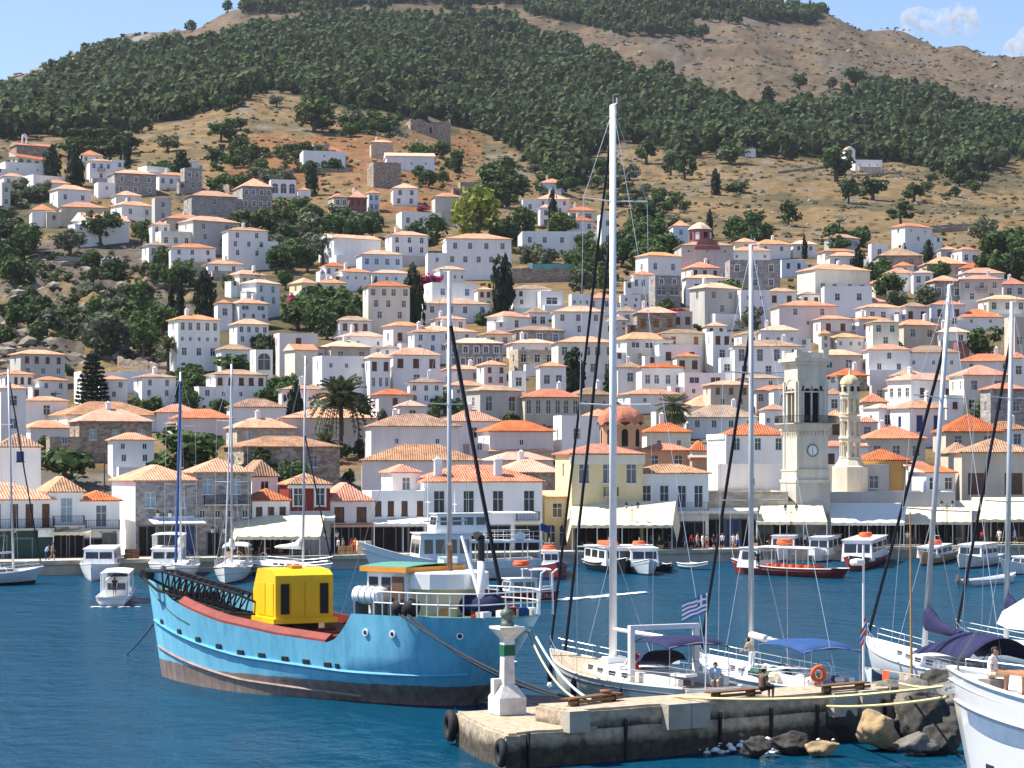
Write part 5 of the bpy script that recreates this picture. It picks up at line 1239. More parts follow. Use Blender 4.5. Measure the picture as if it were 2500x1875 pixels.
for y in range(1150, 610, -9):
    for _ in range(130):
        x = FRN.uniform(10, 2480)
        if not inpoly(x, y, DENSE): continue
        d_ = hit(x, y); s_ = F/d_; w = FRN.uniform(4.0, 7.6)*s_; hh = FRN.uniform(2.2, 3.8)*s_; x0, x1, yt = x-w/2, x+w/2, y-hh
        r0, r1, c0, c1 = int(yt/CELL), int(y/CELL)+1, max(0,int(x0/CELL)), int(x1/CELL)+1
        blk = COV[r0:r1, c0:c1]
        if blk.size == 0 or nf > 150 or blk.mean() > .45 or COV[int((y-4)/CELL), max(0,c0):c1].mean() > .6: continue
        wl = FRN.choice('wwwwwWpck'); rf = FRN.choice(['hs','hs','hr','hp','hb','fw']); sw = w*FRN.choice([0,.12,.25])
        house(x0, x0+sw, x1, yt-FRN.uniform(.8,1.4)*s_, yt, y, wl, rf, FRN.choice(['2','3','2k','2n','1','2s,2','3s']), chim=FRN.random() < .3); cover(x0, x1, yt-6, y+4); nf += 1
nb_ = 0
for y in range(1160, 600, -8):
    for _ in range(30):
        x = FRN.uniform(10, 2480)
        if nb_ > 90 or not inpoly(x, y, DENSE): continue
        r0, c0 = int((y-10)/CELL), int(x/CELL)
        if COV[r0:r0+2, max(0,c0-1):c0+2].mean() > .2: continue
        hb_ = FRN.uniform(20, 34); tree(FRN.choice(['gbush','bush','mid','olive','dark']), x, y+4, hb_, hb_*FRN.uniform(.9,1.4), 'small garden tree squeezed between the close packed houses', 'small garden tree squeezed between the close packed houses'); cover(x-12, x+12, y-20, y); nb_ += 1
# low garden greenery between the trees and along the walls: one mass nobody could count
GL = leaf_mat('garden_greenery', (.026,.050,.016), (.105,.140,.050)); rsg = np.random.RandomState(17); chunks = []
gb = [leaves(rsg, [(rsg.uniform(-.3,.3), rsg.uniform(-.3,.3), rsg.uniform(.2,.7), rsg.uniform(.2,.32)) for _ in range(6)], 70, .2) for _ in range(5)]
def gbush_at(px, py, hm):
    p, d = ground(px, py); w = hm*rsg.uniform(1.0, 1.7); a = rsg.uniform(0, 6.28); V = gb[rsg.randint(5)]; co, si = math.cos(a), math.sin(a)
    Q = np.empty_like(V); Q[:,0] = (V[:,0]*co-V[:,1]*si)*w+p.x; Q[:,1] = (V[:,0]*si+V[:,1]*co)*w+p.y; Q[:,2] = V[:,2]*hm+p.z-.15; chunks.append(Q)
for cx, cy, rx, ry, h0 in GROVES:
    for _ in range(int(8+rx*ry/110)):
        a, q = rsg.uniform(0, 6.28), math.sqrt(rsg.rand()); gbush_at(cx+rx*1.15*q*math.cos(a), cy+h0*.35+ry*1.15*q*math.sin(a), rsg.uniform(1.2, 3.4))
for _ in range(2600):
    x, y = rsg.uniform(0, 2500), rsg.uniform(420, 1120); c0, r0 = int(x/CELL), int(y/CELL)
    if y < 560 and not (450 < x < 1500 or y > 500): continue
    if COV[r0, c0] or (not inpoly(x, y, DENSE) and rsg.rand() < .55) or MN.noise((x/60, y/40, 3)) < -.05: continue
    if x < 420 and 640 < y < 880 and rsg.rand() < .6: continue
    gbush_at(x, y+3, rsg.uniform(.8, 2.4))
tag(link('garden_greenery', quadmesh('garden_greenery', np.concatenate(chunks), GL)), 'low green garden shrubs filling the gaps between houses and trees', 'shrubbery', kind='stuff')
print('fillers', nf, nb_)
# ---------------------------------------------------------------- boats
GEL = mat('white_gelcoat', (.80,.80,.79), .28, .05, .8, spec=.5); CREAM = mat('cream_gelcoat', (.74,.70,.60), .35, .06, .8, spec=.5); TEAK = mat('teak_deck', (.50,.38,.25), .8, .15, 3)
NAVY = mat('navy_canvas', (.018,.02,.075), .85, .2, 2); BLUEC = mat('blue_canvas', (.022,.07,.22), .85, .15, 2); REDH = mat('dark_red_hull_paint', (.22,.022,.018), .5, .18, 1.2); BLKH = mat('black_hull_paint', (.018,.018,.02), .4, .2)
ALU = mat('grey_aluminium', (.50,.52,.54), .4, .08, 1, metal=.35); STEEL = mat('stainless_tube', (.62,.63,.64), .3, .05, 2, metal=.7); ROPE = mat('pale_rope', (.55,.46,.30), .9, .15, 6); ROPED = mat('dark_rope', (.03,.035,.045), .9, .2, 6); BLKC = mat('black_sail_cover', (.012,.013,.022), .85, .2)
ORNG = mat('orange_raft', (.75,.13,.04), .6, .1); REDC = mat('red_cloth', (.55,.04,.04), .8, .12); SMOKE = mat('tinted_window', (.03,.035,.045), .08, .2, spec=.7); GREENT = mat('antifoul_green', (.03,.12,.10), .6, .2); YELL = mat('yellow_cloth', (.70,.42,.04), .8, .1); WOODM = mat('varnished_wood', (.42,.26,.11), .45, .15, 3); PALEG = mat('pale_grey_gelcoat', (.50,.56,.60), .35, .08); RUBB = mat('black_rubber', (.02,.02,.021), .75, .25, 5)
def fplan(t, tr, p=2.3, m=.42):
    return tr+(1-tr)*math.sin(math.pi/2*t/m) if t < m else max(.012, 1-((t-m)/(1-m))**p)
def sheer(t, zs, zm, zb): return zm+(zs-zm)*max(0, 1-t/.42)**2 if t < .42 else zm+(zb-zm)*((t-.42)/.58)**2
def hull_parts(par, L, B, zs, zm, zb, mats, tr=.7, rake=.9, deck=None, stripe=None, floor=None, low=.8, p=2.3, bulw=0.0):
    n = 18; lev = [1.0, .82, .5, .1, -.45]; secs = []
    def pt(t, lv, sgn):
        zd = sheer(t, zs, zm, zb); z = zd*lv if lv >= 0 else lv; b = B/2*fplan(t, tr, p)*(low+(1-low)*max(0,lv) if lv > .1 else low*.92*(1+lv*.7 if lv < 0 else 1)); x = t*L-rake*(1-max(0,lv))*t**5*1.0+(.12*L*(1-max(0,lv))*.35*(1-t)**6)
        return (x, sgn*b, z)
    for i in range(n+1):
        t = i/n; secs.append([pt(t, l, 1) for l in lev]+[pt(t, l, -1) for l in lev[::-1]])
    mb = MB(); k = len(lev)*2; V = [q for s_ in secs for q in s_]; Fq = []; M = []
    strip_m = [0, 0, 0, 1, 1, 1, 0, 0, 0]
    for i in range(n):
        for j in range(k-1): Fq.append((i*k+j, i*k+j+1, (i+1)*k+j+1, (i+1)*k+j)); M.append(strip_m[j])
    Fq.append(tuple(range(k))); M.append(0)
    mb.v = V; mb.f = Fq; mb.m = M; h = mb.part('hull', mats, par, True)
    for p_ in h.data.polygons:
        if len(p_.vertices) > 4: p_.use_smooth = False
    mb = MB(); dz = -.03-bulw; A = []
    for i in range(n+1): t = i/n; q = pt(t, 1, 1); A.append((q[0], q[1]*.97, q[2]+dz)); A.append((q[0], -q[1]*.97, q[2]+dz))
    mb.add(A, [(2*i, 2*i+2, 2*i+3, 2*i+1) for i in range(n)]); mb.part('deck', deck or TEAK, par)
    mb = MB()
    for sgn in (1, -1): mb.tube([Vector(pt(i/n, 1, sgn))+Vector((0,0,.01)) for i in range(n+1)], .045, 5)
    mb.part('toe_rail', WOODM if deck is None else (floor or GEL), par)
    if stripe:
        mb = MB()
        for sgn in (1, -1): mb.tube([Vector(pt(i/n, .74, sgn))+Vector((0,sgn*.005,0)) for i in range(n+1)], .035, 4)
        mb.part('hull_stripe', stripe, par)
    return pt
def frame(stern, bow): v = bow-stern; return math.atan2(v.y, v.x), math.hypot(v.x, v.y)
def tubes(par, name, lst, r, m, n=5):
    mb = MB()
    for pts in lst: mb.tube(pts, r, n)
    return mb.part(name, m, par)
def sailboat(name, label, stern, bow, B, hullm, mast_u, mast_h, mast_r=.11, lean=(0,0), zs=1.15, zm=1.05, zb=1.6, deck=None, stays=(), boom=4.6, boomz=1.7, cover=None, hood=None, bimini=None, cabin=True, fenders=0, lines=True, stripe=None, spread=(.42,.72), mastm=None, group=None, rails=True):
    rz, L = frame(stern, bow); t = thing(name, label, 'sailboat', (stern.x, stern.y, 0), rz, group); t.rotation_euler = (lean[0], lean[1], rz)
    pt = hull_parts(t, L, B, zs, zm, zb, hullm, deck=deck, stripe=stripe); mx = mast_u*L; dz = lambda x: sheer(x/L, zs, zm, zb); mastm = mastm or WHITE
    if cabin:
        secs = []
        for u, w, h in ((.30,.30,.02),(.31,.31,.50),(.46,.31,.46),(.60,.25,.38),(.70,.16,.22),(.72,.12,.02)):
            x = u*L; z = dz(x)-.05; secs.append([(x,-w*B,z),(x,-w*B*.9,z+h),(x,0,z+h*1.14),(x,w*B*.9,z+h),(x,w*B,z)])
        mb = MB(); mb.loft(secs); c = mb.part('cabin_top', GEL, t)
        for u in (.36, .44, .53, .61):
            for sg in (-1, 1): w = np.interp(u, [.31,.46,.60,.70], [.31,.31,.25,.16]); mb = MB(); mb.box((u*L, sg*w*B*.955, dz(u*L)+.2), (.62,.05,.22), -sg*(.0 if u < .46 else .12)); mb.part('cabin_window', SMOKE, c)
        mb = MB(); mb.bx(.05*L, .28*L, -.30*B, -.24*B, zs-.1, zs+.32); mb.bx(.05*L, .28*L, .24*B, .30*B, zs-.1, zs+.32); mb.bx(.27*L, .30*L, -.30*B, .30*B, zs-.1, zs+.34); mb.part('cockpit_coaming', GEL, t)
        mb = MB(); mb.torus((.10*L,0,zs+.6), .42, .025, 'x', 18, 5); mb.tube([(.11*L,0,zs-.1),(.11*L,0,zs+.6)], .06); mb.part('steering_wheel', STEEL, t)
    zt = dz(mx)+mast_h
    mb = MB(); mb.tube([(mx,0,dz(mx)-.2),(mx,0,zt)], mast_r, 10, r1=mast_r*.8); m_ = mb.part('mast', mastm, t, True)
    mb = MB(); mb.tube([(mx,0,zt),(mx,0,zt+.5)], .012, 4); mb.bx(mx-.4, mx+.12, -.02, .02, zt, zt+.05); mb.tube([(mx-.38,0,zt),(mx-.38,0,zt+.3)], .03, 5); mb.part('masthead_fitting', mastm, m_)
    tips = []
    for f in spread:
        z = dz(mx)+mast_h*f; w = B*.5*(1-.25*f); mb = MB(); mb.tube([(mx-.25,-w,z+.05),(mx,0,z),(mx-.25,w,z+.05)], .035, 5); mb.part('spreader', mastm, m_); tips.append((z, w))
    if lines:
        ws = []
        for sg in (-1, 1):
            P = [(mx-.2, sg*B*.47, dz(mx))]+[(mx-.25, sg*w, z+.05) for z, w in tips]+[(mx,0,zt-.2)]; ws.append(P); ws.append([(mx-.6, sg*B*.47, dz(mx)), (mx,0,dz(mx)+mast_h*spread[0])])
        ws.append([(.01*L,0,zs+.1),(mx,0,zt)]); tubes(t, 'shrouds', ws, .014, STEEL, 4)
    for (ux, f, r, mt) in stays: tubes(t, 'furled_headsail', [[(ux*L,0,dz(min(ux,1)*L)+.25),((ux*L+mx)/2,0.0,(dz(min(ux,1)*L)+.25+dz(mx)+mast_h*f)/2),(mx+.1,0,dz(mx)+mast_h*f)]], r, mt, 7)
    if boom:
        bz = dz(mx)+boomz; tubes(t, 'boom', [[(mx-.1,0,bz),(mx-boom,0,bz-.05)]], .09, mastm, 8)
        if cover:
            secs = []
            for q, hh in ((0,1.15),(.06,1.05),(.25,.62),(.55,.42),(.85,.30),(1,.14)):
                x = mx-.15-q*boom*.98; secs.append([(x, .28*hh**.5*math.cos(a), bz-.12+hh*.55*(1+math.sin(a))) for a in [k*math.pi/5 for k in range(10)]])
            mb = MB(); mb.loft(secs, closed=True); mb.part('sail_cover', cover, t, True)
    if hood:
        mb = MB(); mb.sheet(lambda u, v: ((.40-.13*v)*L-.0, (u-.5)*.60*B*(1-.1*v), zs+.25+1.05*math.sin(min(1,.15+v*.9)*math.pi/2)*(1-(2*u-1)**4*.45)), 10, 6, .02); hd = mb.part('sprayhood', hood, t, True)
        for sg in (-1, 1): mb = MB(); mb.add([(.375*L,sg*.305*B,zs+.50),(.33*L,sg*.308*B,zs+.55),(.325*L,sg*.306*B,zs+.95),(.35*L,sg*.30*B,zs+.90)], [(0,1,2,3)]); mb.part('hood_window', PALEG, hd)
    if bimini:
        x0, x1, zz_ = bimini[0]*L, bimini[1]*L, bimini[2]
        mb = MB(); mb.sheet(lambda u, v: (x0+(x1-x0)*v, (u-.5)*.74*B, zz_+.16*math.sin(math.pi*v)-.22*(2*u-1)**4-(.10 if v in (0,1) else 0)), 10, 8, .03); bo = mb.part('bimini', bimini[3], t, True)
        mb = MB()
        for x in (x0+.05, x1-.05):
            mb.tube([(x,-.35*B,zs),(x,-.35*B,zz_-.2),(x,0,zz_-.02),(x,.35*B,zz_-.2),(x,.35*B,zs)], .02, 5)
        mb.part('bimini_frame', STEEL, bo)
    if rails:
        st = []; n = 8
        for sg in (-1, 1):
            top = []
            for i in range(n+1):
                u = .04+.92*i/n; q = Vector(pt(u,1,sg)); q.y *= .95; st.append([q, q+Vector((0,0,.62))]); top.append(q+Vector((0,0,.62)))
            st.append(top); st.append([q-Vector((0,0,.3)) for q in top])
        q = Vector(pt(.96,1,1)); st.append([Vector((q.x,q.y*.95,q.z+.62)), Vector((L+.1,0,q.z+.75)), Vector((q.x,-q.y*.95,q.z+.62))]); q = Vector(pt(.04,1,1)); st.append([Vector((q.x,q.y,q.z+.62)), Vector((q.x,-q.y,q.z+.62))])
        tubes(t, 'guard_rail', st, .014, STEEL, 4)
    for k in range(fenders):
        u = .28+.58*k/max(1, fenders-1); q = Vector(pt(u,1,1)); mb = MB(); mb.lathe([(.03,0),(.13,.12),(.15,.35),(.15,.65),(.12,.85),(.03,.98)], (q.x,q.y+.16,q.z-1.15), 9); mb.tube([(q.x,q.y+.14,q.z-.2),(q.x,q.y,q.z+.05)], .012, 4); mb.part('fender', NAVY, t, True)
    return t, L, pt
def cabin_box(par, x0, x1, w, z0, z1, m, nw=3, slope=.25, roofm=None, over=.15, name='cabin'):
    mb = MB(); sl = slope*(z1-z0); mb.add([(x0,-w,z0),(x1,-w,z0),(x1,w,z0),(x0,w,z0),(x0+sl*.3,-w*.92,z1),(x1-sl,-w*.92,z1),(x1-sl,w*.92,z1),(x0+sl*.3,w*.92,z1)], [(3,2,1,0),(4,5,6,7),(0,1,5,4),(1,2,6,5),(2,3,7,6),(3,0,4,7)]); c = mb.part(name, m, par)
    mb = MB(); mb.bx(x0-over+sl*.3, x1-sl+over, -w-.03, w+.03, z1, z1+.09); mb.part('cabin_roof', roofm or m, c)
    h = z1-z0
    for k in range(nw):
        xa = x0+.18+(x1-x0-sl-.3)*(k+.12)/nw; xb = x0+.18+(x1-x0-sl-.3)*(k+.88)/nw
        for sg in (-1, 1):
            mb = MB(); mb.add([(xa,sg*(w*.965),z0+h*.42),(xb,sg*(w*.965),z0+h*.42),(xb,sg*(w*.935),z0+h*.84),(xa,sg*(w*.935),z0+h*.84)], [(0,1,2,3)])
            for v in range(4): q = mb.v[v]; mb.v[v] = (q[0], q[1]+sg*.03, q[2])
            mb.part('cabin_window', SMOKE, c)
    for k in range(2):
        y0, y1 = (-.82+.86*k)*w, (-.04+.86*k)*w; mb = MB(); mb.add([(x1+.02-sl*.42,y0,z0+h*.42),(x1+.02-sl*.42,y1,z0+h*.42),(x1+.02-sl*.84,y1,z0+h*.84),(x1+.02-sl*.84,y0,z0+h*.84)], [(0,1,2,3)]); mb.part('windscreen', SMOKE, c)
        mb = MB(); mb.add([(x0-.02+sl*.12,y0,z0+h*.42),(x0-.02+sl*.12,y1,z0+h*.42),(x0-.02+sl*.25,y1,z0+h*.84),(x0-.02+sl*.25,y0,z0+h*.84)], [(0,1,2,3)]); mb.part('rear_window', SMOKE, c)
    return c
def workboat(name, label, stern, bow, B, hullm, cab=None, zs=.8, zm=.75, zb=1.3, canopy=None, raft=0, mast=0, nw=3, tr=.8, deck=None, cab2=None, cat='boat', group='small boats along the quay', rail=False, cabm=None, bulw=.25, raftm=None, rake=.6):
    rz, L = frame(stern, bow); t = thing(name, label, cat, (stern.x, stern.y, 0), rz, group); pt = hull_parts(t, L, B, zs, zm, zb, hullm, tr=tr, deck=deck or GEL, floor=WHITE, bulw=bulw, rake=rake); top = zm
    for cc in (cab, cab2):
        if cc: z0 = sheer(cc[0],zs,zm,zb)-bulw; cabin_box(t, cc[0]*L, cc[1]*L, B*cc[2], z0, z0+cc[3], cabm or GEL, nw); top = z0+cc[3]; last = cc
    if canopy:
        a, b, h, cm = canopy; zc = zm+h
        mb = MB(); mb.sheet(lambda u, v: ((a+(b-a)*v)*L, (u-.5)*B*.9, zc+.1*(1-(2*u-1)**2)), 6, 10, .05); cn = mb.part('canopy', cm, t)
        n = max(2, int((b-a)*L/1.6))
        for k in range(n+1):
            x = (a+.02+(b-a-.04)*k/n)*L
            for sg in (-1, 1): mb = MB(); mb.tube([(x,sg*B*.42,zm-.1),(x,sg*B*.42,zc)], .04, 5); mb.part('canopy_post', WHITE, cn)
        top = zc+.1
    for k in range(raft):
        cx = ((last[0]+last[1])/2 if cab else .5)*L+(k-.5*(raft-1))*1.5-.2; mb = MB(); mb.torus((cx,0,top+.32), .52, .17, 'z', 14, 7); mb.torus((cx,0,top+.5), .5, .12, 'z', 14, 6); mb.part('life_raft', raftm or ORNG, t, True)
    if mast: mb = MB(); x = ((cab[0]+cab[1])/2 if cab else .6)*L; mb.tube([(x,0,zm),(x,0,zm+mast)], .05, 6, r1=.025); mb.tube([(x,-.5,zm+mast*.8),(x,.5,zm+mast*.8)], .02, 4); mb.part('mast', WHITE, t)
    if rail:
        st = []
        for sg in (-1, 1):
            tp = []
            for i in range(6): u = .55+.43*i/5; q = Vector(pt(u,1,sg)); q.y *= .95; st.append([q, q+Vector((0,0,.5))]); tp.append(q+Vector((0,0,.5)))
            st.append(tp)
        tubes(t, 'bow_rail', st, .018, STEEL, 4)
    return t, L, pt
wl = lambda px, py: onlevel(px, py, 0)
# --- moored along the quay, left to right
sailboat('sailing_yacht', 'white sailing yacht cut by the left edge with a tall grey mast', wl(-130,1432), wl(108,1424), 3.3, [PALEG,BLKH], .68, 18.2, deck=GEL, stays=((.97,.93,.065,BLKC),), boom=4, cover=None, zs=1.0, zm=.95, zb=1.3, group='sailing yachts moored at the quay', mastm=ALU, lean=(0,R(-1.5)))
workboat('motor_cruiser', 'white motor cruiser with blue grey lower hull at the left quay', wl(262,1392), wl(222,1420), 3.6, [GEL,PALEG], (.05,.55,.42,1.5), zs=1.3, zm=1.2, zb=1.6, nw=2, rail=True, tr=.9)
workboat('small_motorboat', 'small white open motorboat moving between the cruiser and the blue ship', wl(272,1482), wl(300,1452), 2.5, [GEL,PALEG], (.42,.70,.34,1.25), zs=.75, zm=.65, zb=.95, nw=1, tr=.95, canopy=(.25,.75,1.7,GEL))
workboat('motor_cruiser', 'white motor cruiser partly hidden behind the bow of the blue ship', wl(420,1392), wl(392,1416), 3.4, [GEL,GEL], (.1,.6,.42,1.5), zs=1.3, zm=1.2, zb=1.5, nw=2, canopy=(.05,.45,2.6,GEL))
sailboat('sailing_yacht', 'white yacht with two close grey masts left of the large cream awning', wl(585,1398), wl(548,1428), 3.4, [GEL,BLKH], .55, 19, .12, deck=GEL, stays=((.97,.95,.07,ALU),), boom=4, cover=CANW, group='sailing yachts moored at the quay', mastm=ALU, bimini=(.04,.3,3.0,CANW))
sailboat('sailing_yacht', 'yacht with blue furled sail before the grey stone house', wl(455,1395), wl(428,1422), 3.3, [GEL,BLKH], .55, 18.4, .11, deck=GEL, stays=((.97,.95,.13,BLUEC),), boom=4, cover=CANW, group='sailing yachts moored at the quay', mastm=ALU)
sailboat('sailing_yacht', 'white yacht with black furled sail in front of the red house', wl(625,1402), wl(812,1412), 3.2, [GEL,BLKH], .62, 20, .12, deck=GEL, stays=((.98,.62,.07,BLKC),), boom=4, cover=CANW, group='sailing yachts moored at the quay', mastm=ALU, lean=(0,R(1)))
# large white fishing vessel
s0, b0 = wl(1312,1412), wl(878,1418); rz, L = frame(s0, b0); FV = thing('fishing_vessel', 'large white fishing vessel with raised bow and red brown lower hull', 'boat', (s0.x,s0.y,0), rz)
pt = hull_parts(FV, L, 5.2, 1.9, 1.7, 3.6, [GEL, REDH], tr=.85, deck=TEAK, floor=WHITE, bulw=.6, rake=1.6)
cabin_box(FV, .40*L, .70*L, 2.1, 1.2, 4.3, GEL, 4, .08); cabin_box(FV, .30*L, .60*L, 1.5, 4.4, 6.1, GEL, 4, .15, name='wheelhouse')
mb = MB(); mb.bx(.0*L, .42*L, -2.3, 2.3, 3.45, 3.62); ud = mb.part('upper_deck', GEL, FV)
for x in (.02,.12,.22,.32):
    for sg in (-1,1): mb = MB(); mb.tube([(x*L,sg*2.2,1.4),(x*L,sg*2.2,3.5)], .06, 6); mb.part('post', GEL, ud)
st = []
for sg in (-1,1):
    st.append([(.01*L,sg*2.25,4.5),(.36*L,sg*2.25,4.5)]); st.append([(.01*L,sg*2.25,4.05),(.36*L,sg*2.25,4.05)])
    for i in range(8): x = (.01+.05*i)*L; st.append([(x,sg*2.25,3.6),(x,sg*2.25,4.5)])
tubes(FV, 'upper_rail', st, .025, WHITE, 5)
mb = MB(); mb.sheet(lambda u, v: ((.04+.24*v)*L, (u-.5)*4.2, 6.2+.12*math.sin(math.pi*u)), 6, 6, .05); mb.part('awning', CANW, FV)
mb = MB(); mb.tube([(.62*L,0,1.5),(.62*L,0,9.8)], .09, 7, r1=.05); mb.tube([(.62*L,-1,7.2),(.62*L,1,7.2)], .04, 5); mb.part('mast', WHITE, FV); mb = MB(); mb.tube([(.47*L,0,5.6),(.47*L,0,8.2)], .06, 6); mb.tube([(.47*L,-.8,7),(.47*L,.8,7)], .03, 4); mb.part('radar_mast', WHITE, FV)
mb = MB(); mb.ball((.12*L,1.2,4.0), .45, 10, 6, sq=(1.3,1,1)); mb.part('life_raft', GEL, FV, True)
mb = MB(); mb.sheet(lambda u, v: (-.3-.9*u, .0+.02*math.sin(5*u), 5.2-v*.7-.3*u), 6, 4, 0); mb.part('flag', BLUEC, FV); mb = MB(); mb.tube([(-.1,0,2),(-.3,0,5.3)], .025, 5); mb.part('flag_staff', WHITE, FV)
# red water taxi under way, with the name on its side
t, L, pt = workboat('water_taxi', 'red water taxi with white cabin speeding behind the blue ship', wl(1356,1466), wl(1180,1470), 2.4, [REDH,GEL], (.30,.72,.40,1.25), zs=.85, zm=.75, zb=1.1, nw=2, raft=1, canopy=(.12,.42,1.75,GEL), group=None)
cu = bpy.data.curves.new('boat_name', 'FONT'); cu.body = 'HYDRA'; cu.size = .5; cu.extrude = .004; o = bpy.data.objects.new('boat_name', cu); col.objects.link(o); dg = bpy.context.evaluated_depsgraph_get(); tm = bpy.data.meshes.new_from_object(o.evaluated_get(dg)); bpy.data.objects.remove(o); tm.materials.append(mat('pink_lettering', (.75,.35,.40), .6))
o = link('boat_name', tm, t); o.location = (2.35, 1.215, .28); o.rotation_euler = (R(90), 0, R(180))
foam = mat('white_foam', (.82,.86,.87), .7, .1)
def foam_patch(name, pts, label, n, smin, smax, seed):
    rs = np.random.RandomState(seed); V = []; Fc = []; o_ = 0
    for _ in range(n):
        k = rs.randint(len(pts)-1); u = rs.rand(); a, b = pts[k], pts[k+1]; w = a[2]+(b[2]-a[2])*u; x, y = a[0]+(b[0]-a[0])*u+rs.normal()*w*.4, a[1]+(b[1]-a[1])*u+rs.normal()*w*.8; s = rs.uniform(smin, smax)
        Vr, Fr = rocks[rs.randint(5)]; V.append(Vr*np.array([s*1.6,s*1.6,s*.18])+np.array([x,y,.02])); Fc.append(Fr+o_); o_ += len(Vr)
    me = bpy.data.meshes.new(name); me.from_pydata(np.concatenate(V).tolist(), [], np.concatenate(Fc).tolist()); me.materials.append(foam); me.polygons.foreach_set('use_smooth', [True]*len(me.polygons)); tag(link(name, me), label, 'foam', kind='stuff')
a, b, c, e = wl(1362,1466), wl(1430,1460), wl(1510,1452), wl(1575,1446)
foam_patch('boat_wake', [(a.x,a.y,.5),(b.x,b.y,.6),(c.x,c.y,.7),(e.x,e.y,.3)], 'white wake trailing behind the red water taxi', 130, .12, .4, 4)
c1 = wl(258,1482); foam_patch('motorboat_wash', [(c1.x-1,c1.y,.2),(c1.x+2.6,c1.y,.2)], 'small wash under the white motorboat', 16, .12, .28, 5)
for a in [
 ('caique','white caique with dark red hull right of the fishing vessel',(1330,1392),(1372,1412),2.6,[REDH,REDH],(.15,.4,.3,1.4),1),
 ('tour_boat','white cabin boat with red rafts on its roof before the broad awning',(1452,1388),(1530,1402),3.4,[BLKH,BLKH],(.08,.8,.42,1.7),3),
 ('tour_boat','white cabin boat with wide front windows right of the tallest mast',(1545,1388),(1585,1406),3.2,[PALEG,BLKH],(.05,.75,.44,1.7),1),
 ('rowing_boat','low dark open boat with white rim at the middle of the quay',(1600,1388),(1640,1396),1.8,[BLKH,BLKH],None,0),
 ('rowing_boat','low grey open boat with white rim right of the dark open boat',(1668,1386),(1728,1392),1.9,[PALEG,BLKH],None,0),
 ('cabin_boat','white boat with blue edged wheelhouse behind the red tour boat',(1962,1352),(1900,1372),3.0,[GEL,BLUEC],(.2,.85,.44,2.0),0),
 ('cabin_boat','narrow white boat with purple poster on its cabin side',(2040,1358),(1990,1374),2.6,[GEL,BLKH],(.15,.85,.42,1.9),0),
 ('tour_boat','white cabin boat with dark red bow and red roof rafts near the tower',(2140,1366),(2072,1396),3.6,[REDH,REDH],(.12,.74,.44,2.1),2),
 ('tour_boat','white cabin boat with orange raft behind the leaning masts',(2318,1362),(2248,1382),2.8,[WOODM,BLKH],(.25,.8,.4,1.1),2),
 ('fishing_boat','cream and orange fishing boat with slanted blue grey windows',(2425,1374),(2340,1390),3.0,[CREAM,BLKH],(.2,.7,.42,1.6),0),
 ('tender','white open tender with outboard motor right of the leaning mast',(2352,1432),(2480,1420),2.0,[GEL,PALEG],None,0),
 ('launch','white launch with cream cover at the right edge',(2560,1398),(2440,1404),2.6,[GEL,REDH],(.3,.6,.4,1.0),0)]:
    nm, lb, st_, bw_, B_, hm, cb, rf = a; t, L, pt = workboat(nm, lb, wl(*st_), wl(*bw_), B_, hm, cb, nw=3, raft=rf, raftm=ORNG, zs=1.0 if cb else .55, zm=.9 if cb else .5, zb=1.6 if cb else .85, mast=2.5 if cb and rf else 0)
    if nm == 'tender':
        for x, y in ((.3,.45),(.3,-.35)): mb = MB(); mb.box((-.15,y,.75), (.45,.35,.55), taper=.8); mb.bx(-.25,-.05,y-.08,y+.08,-.3,.5); mb.part('outboard_motor', mat('grey_cowling', (.12,.12,.14), .4), t)
    if lb.startswith('narrow'): mb = MB(); mb.bx(.2*L, .36*L, -1.14, -1.11, 1.4, 2.3); mb.part('poster', mat('purple_poster', (.12,.05,.28), .6), t)
    if lb.startswith('launch'): mb = MB(); mb.sheet(lambda u, v: ((.1+.85*v)*L, (u-.5)*2.3, 1.9-.35*math.sin(math.pi*v)+.5*v), 6, 8, .03); mb.part('cover', CANV, t)
# red tour boat with canopy
t, L, pt = workboat('red_tour_boat', 'long dark red tour boat with white canopy on posts and orange raft', wl(2052,1412), wl(1786,1398), 3.2, [REDH,REDH], (.66,.86,.42,1.9), zs=.9, zm=.8, zb=1.4, canopy=(.18,.66,1.95,GEL), nw=2, group=None)
mb = MB(); mb.torus((.5*L,0,3.15), .62, .2, 'z', 16, 7); mb.torus((.5*L,0,3.38), .6, .16, 'z', 16, 7); mb.part('life_raft', ORNG, t, True)
mb = MB()
for k in range(6): mb.bx((.22+.07*k)*L, (.25+.07*k)*L, -1.2, 1.2, .7, 1.15)
mb.part('bench_seats', ORNG, t); mb = MB(); mb.tube([(.98*L,0,1.4),(1.0*L,0,2.6)], .03, 5); mb.part('bow_staff', WHITE, t)
# --- yacht hidden behind the blue ship: only its mast and black furled sail rise above it
sailboat('sailing_yacht', 'grey mast and black furled sail of a yacht behind the blue ship', W(800,1121,121)*1.0-Vector((0,0,H)), W(1262,1121,112)-Vector((0,0,H)), 3.4, [GEL,BLKH], .66, 19.6, .13, deck=GEL, stays=((.985,.86,.105,BLKC),), boom=0, zs=1.0, zm=.95, zb=1.3, mastm=ALU, spread=(.36,.66))
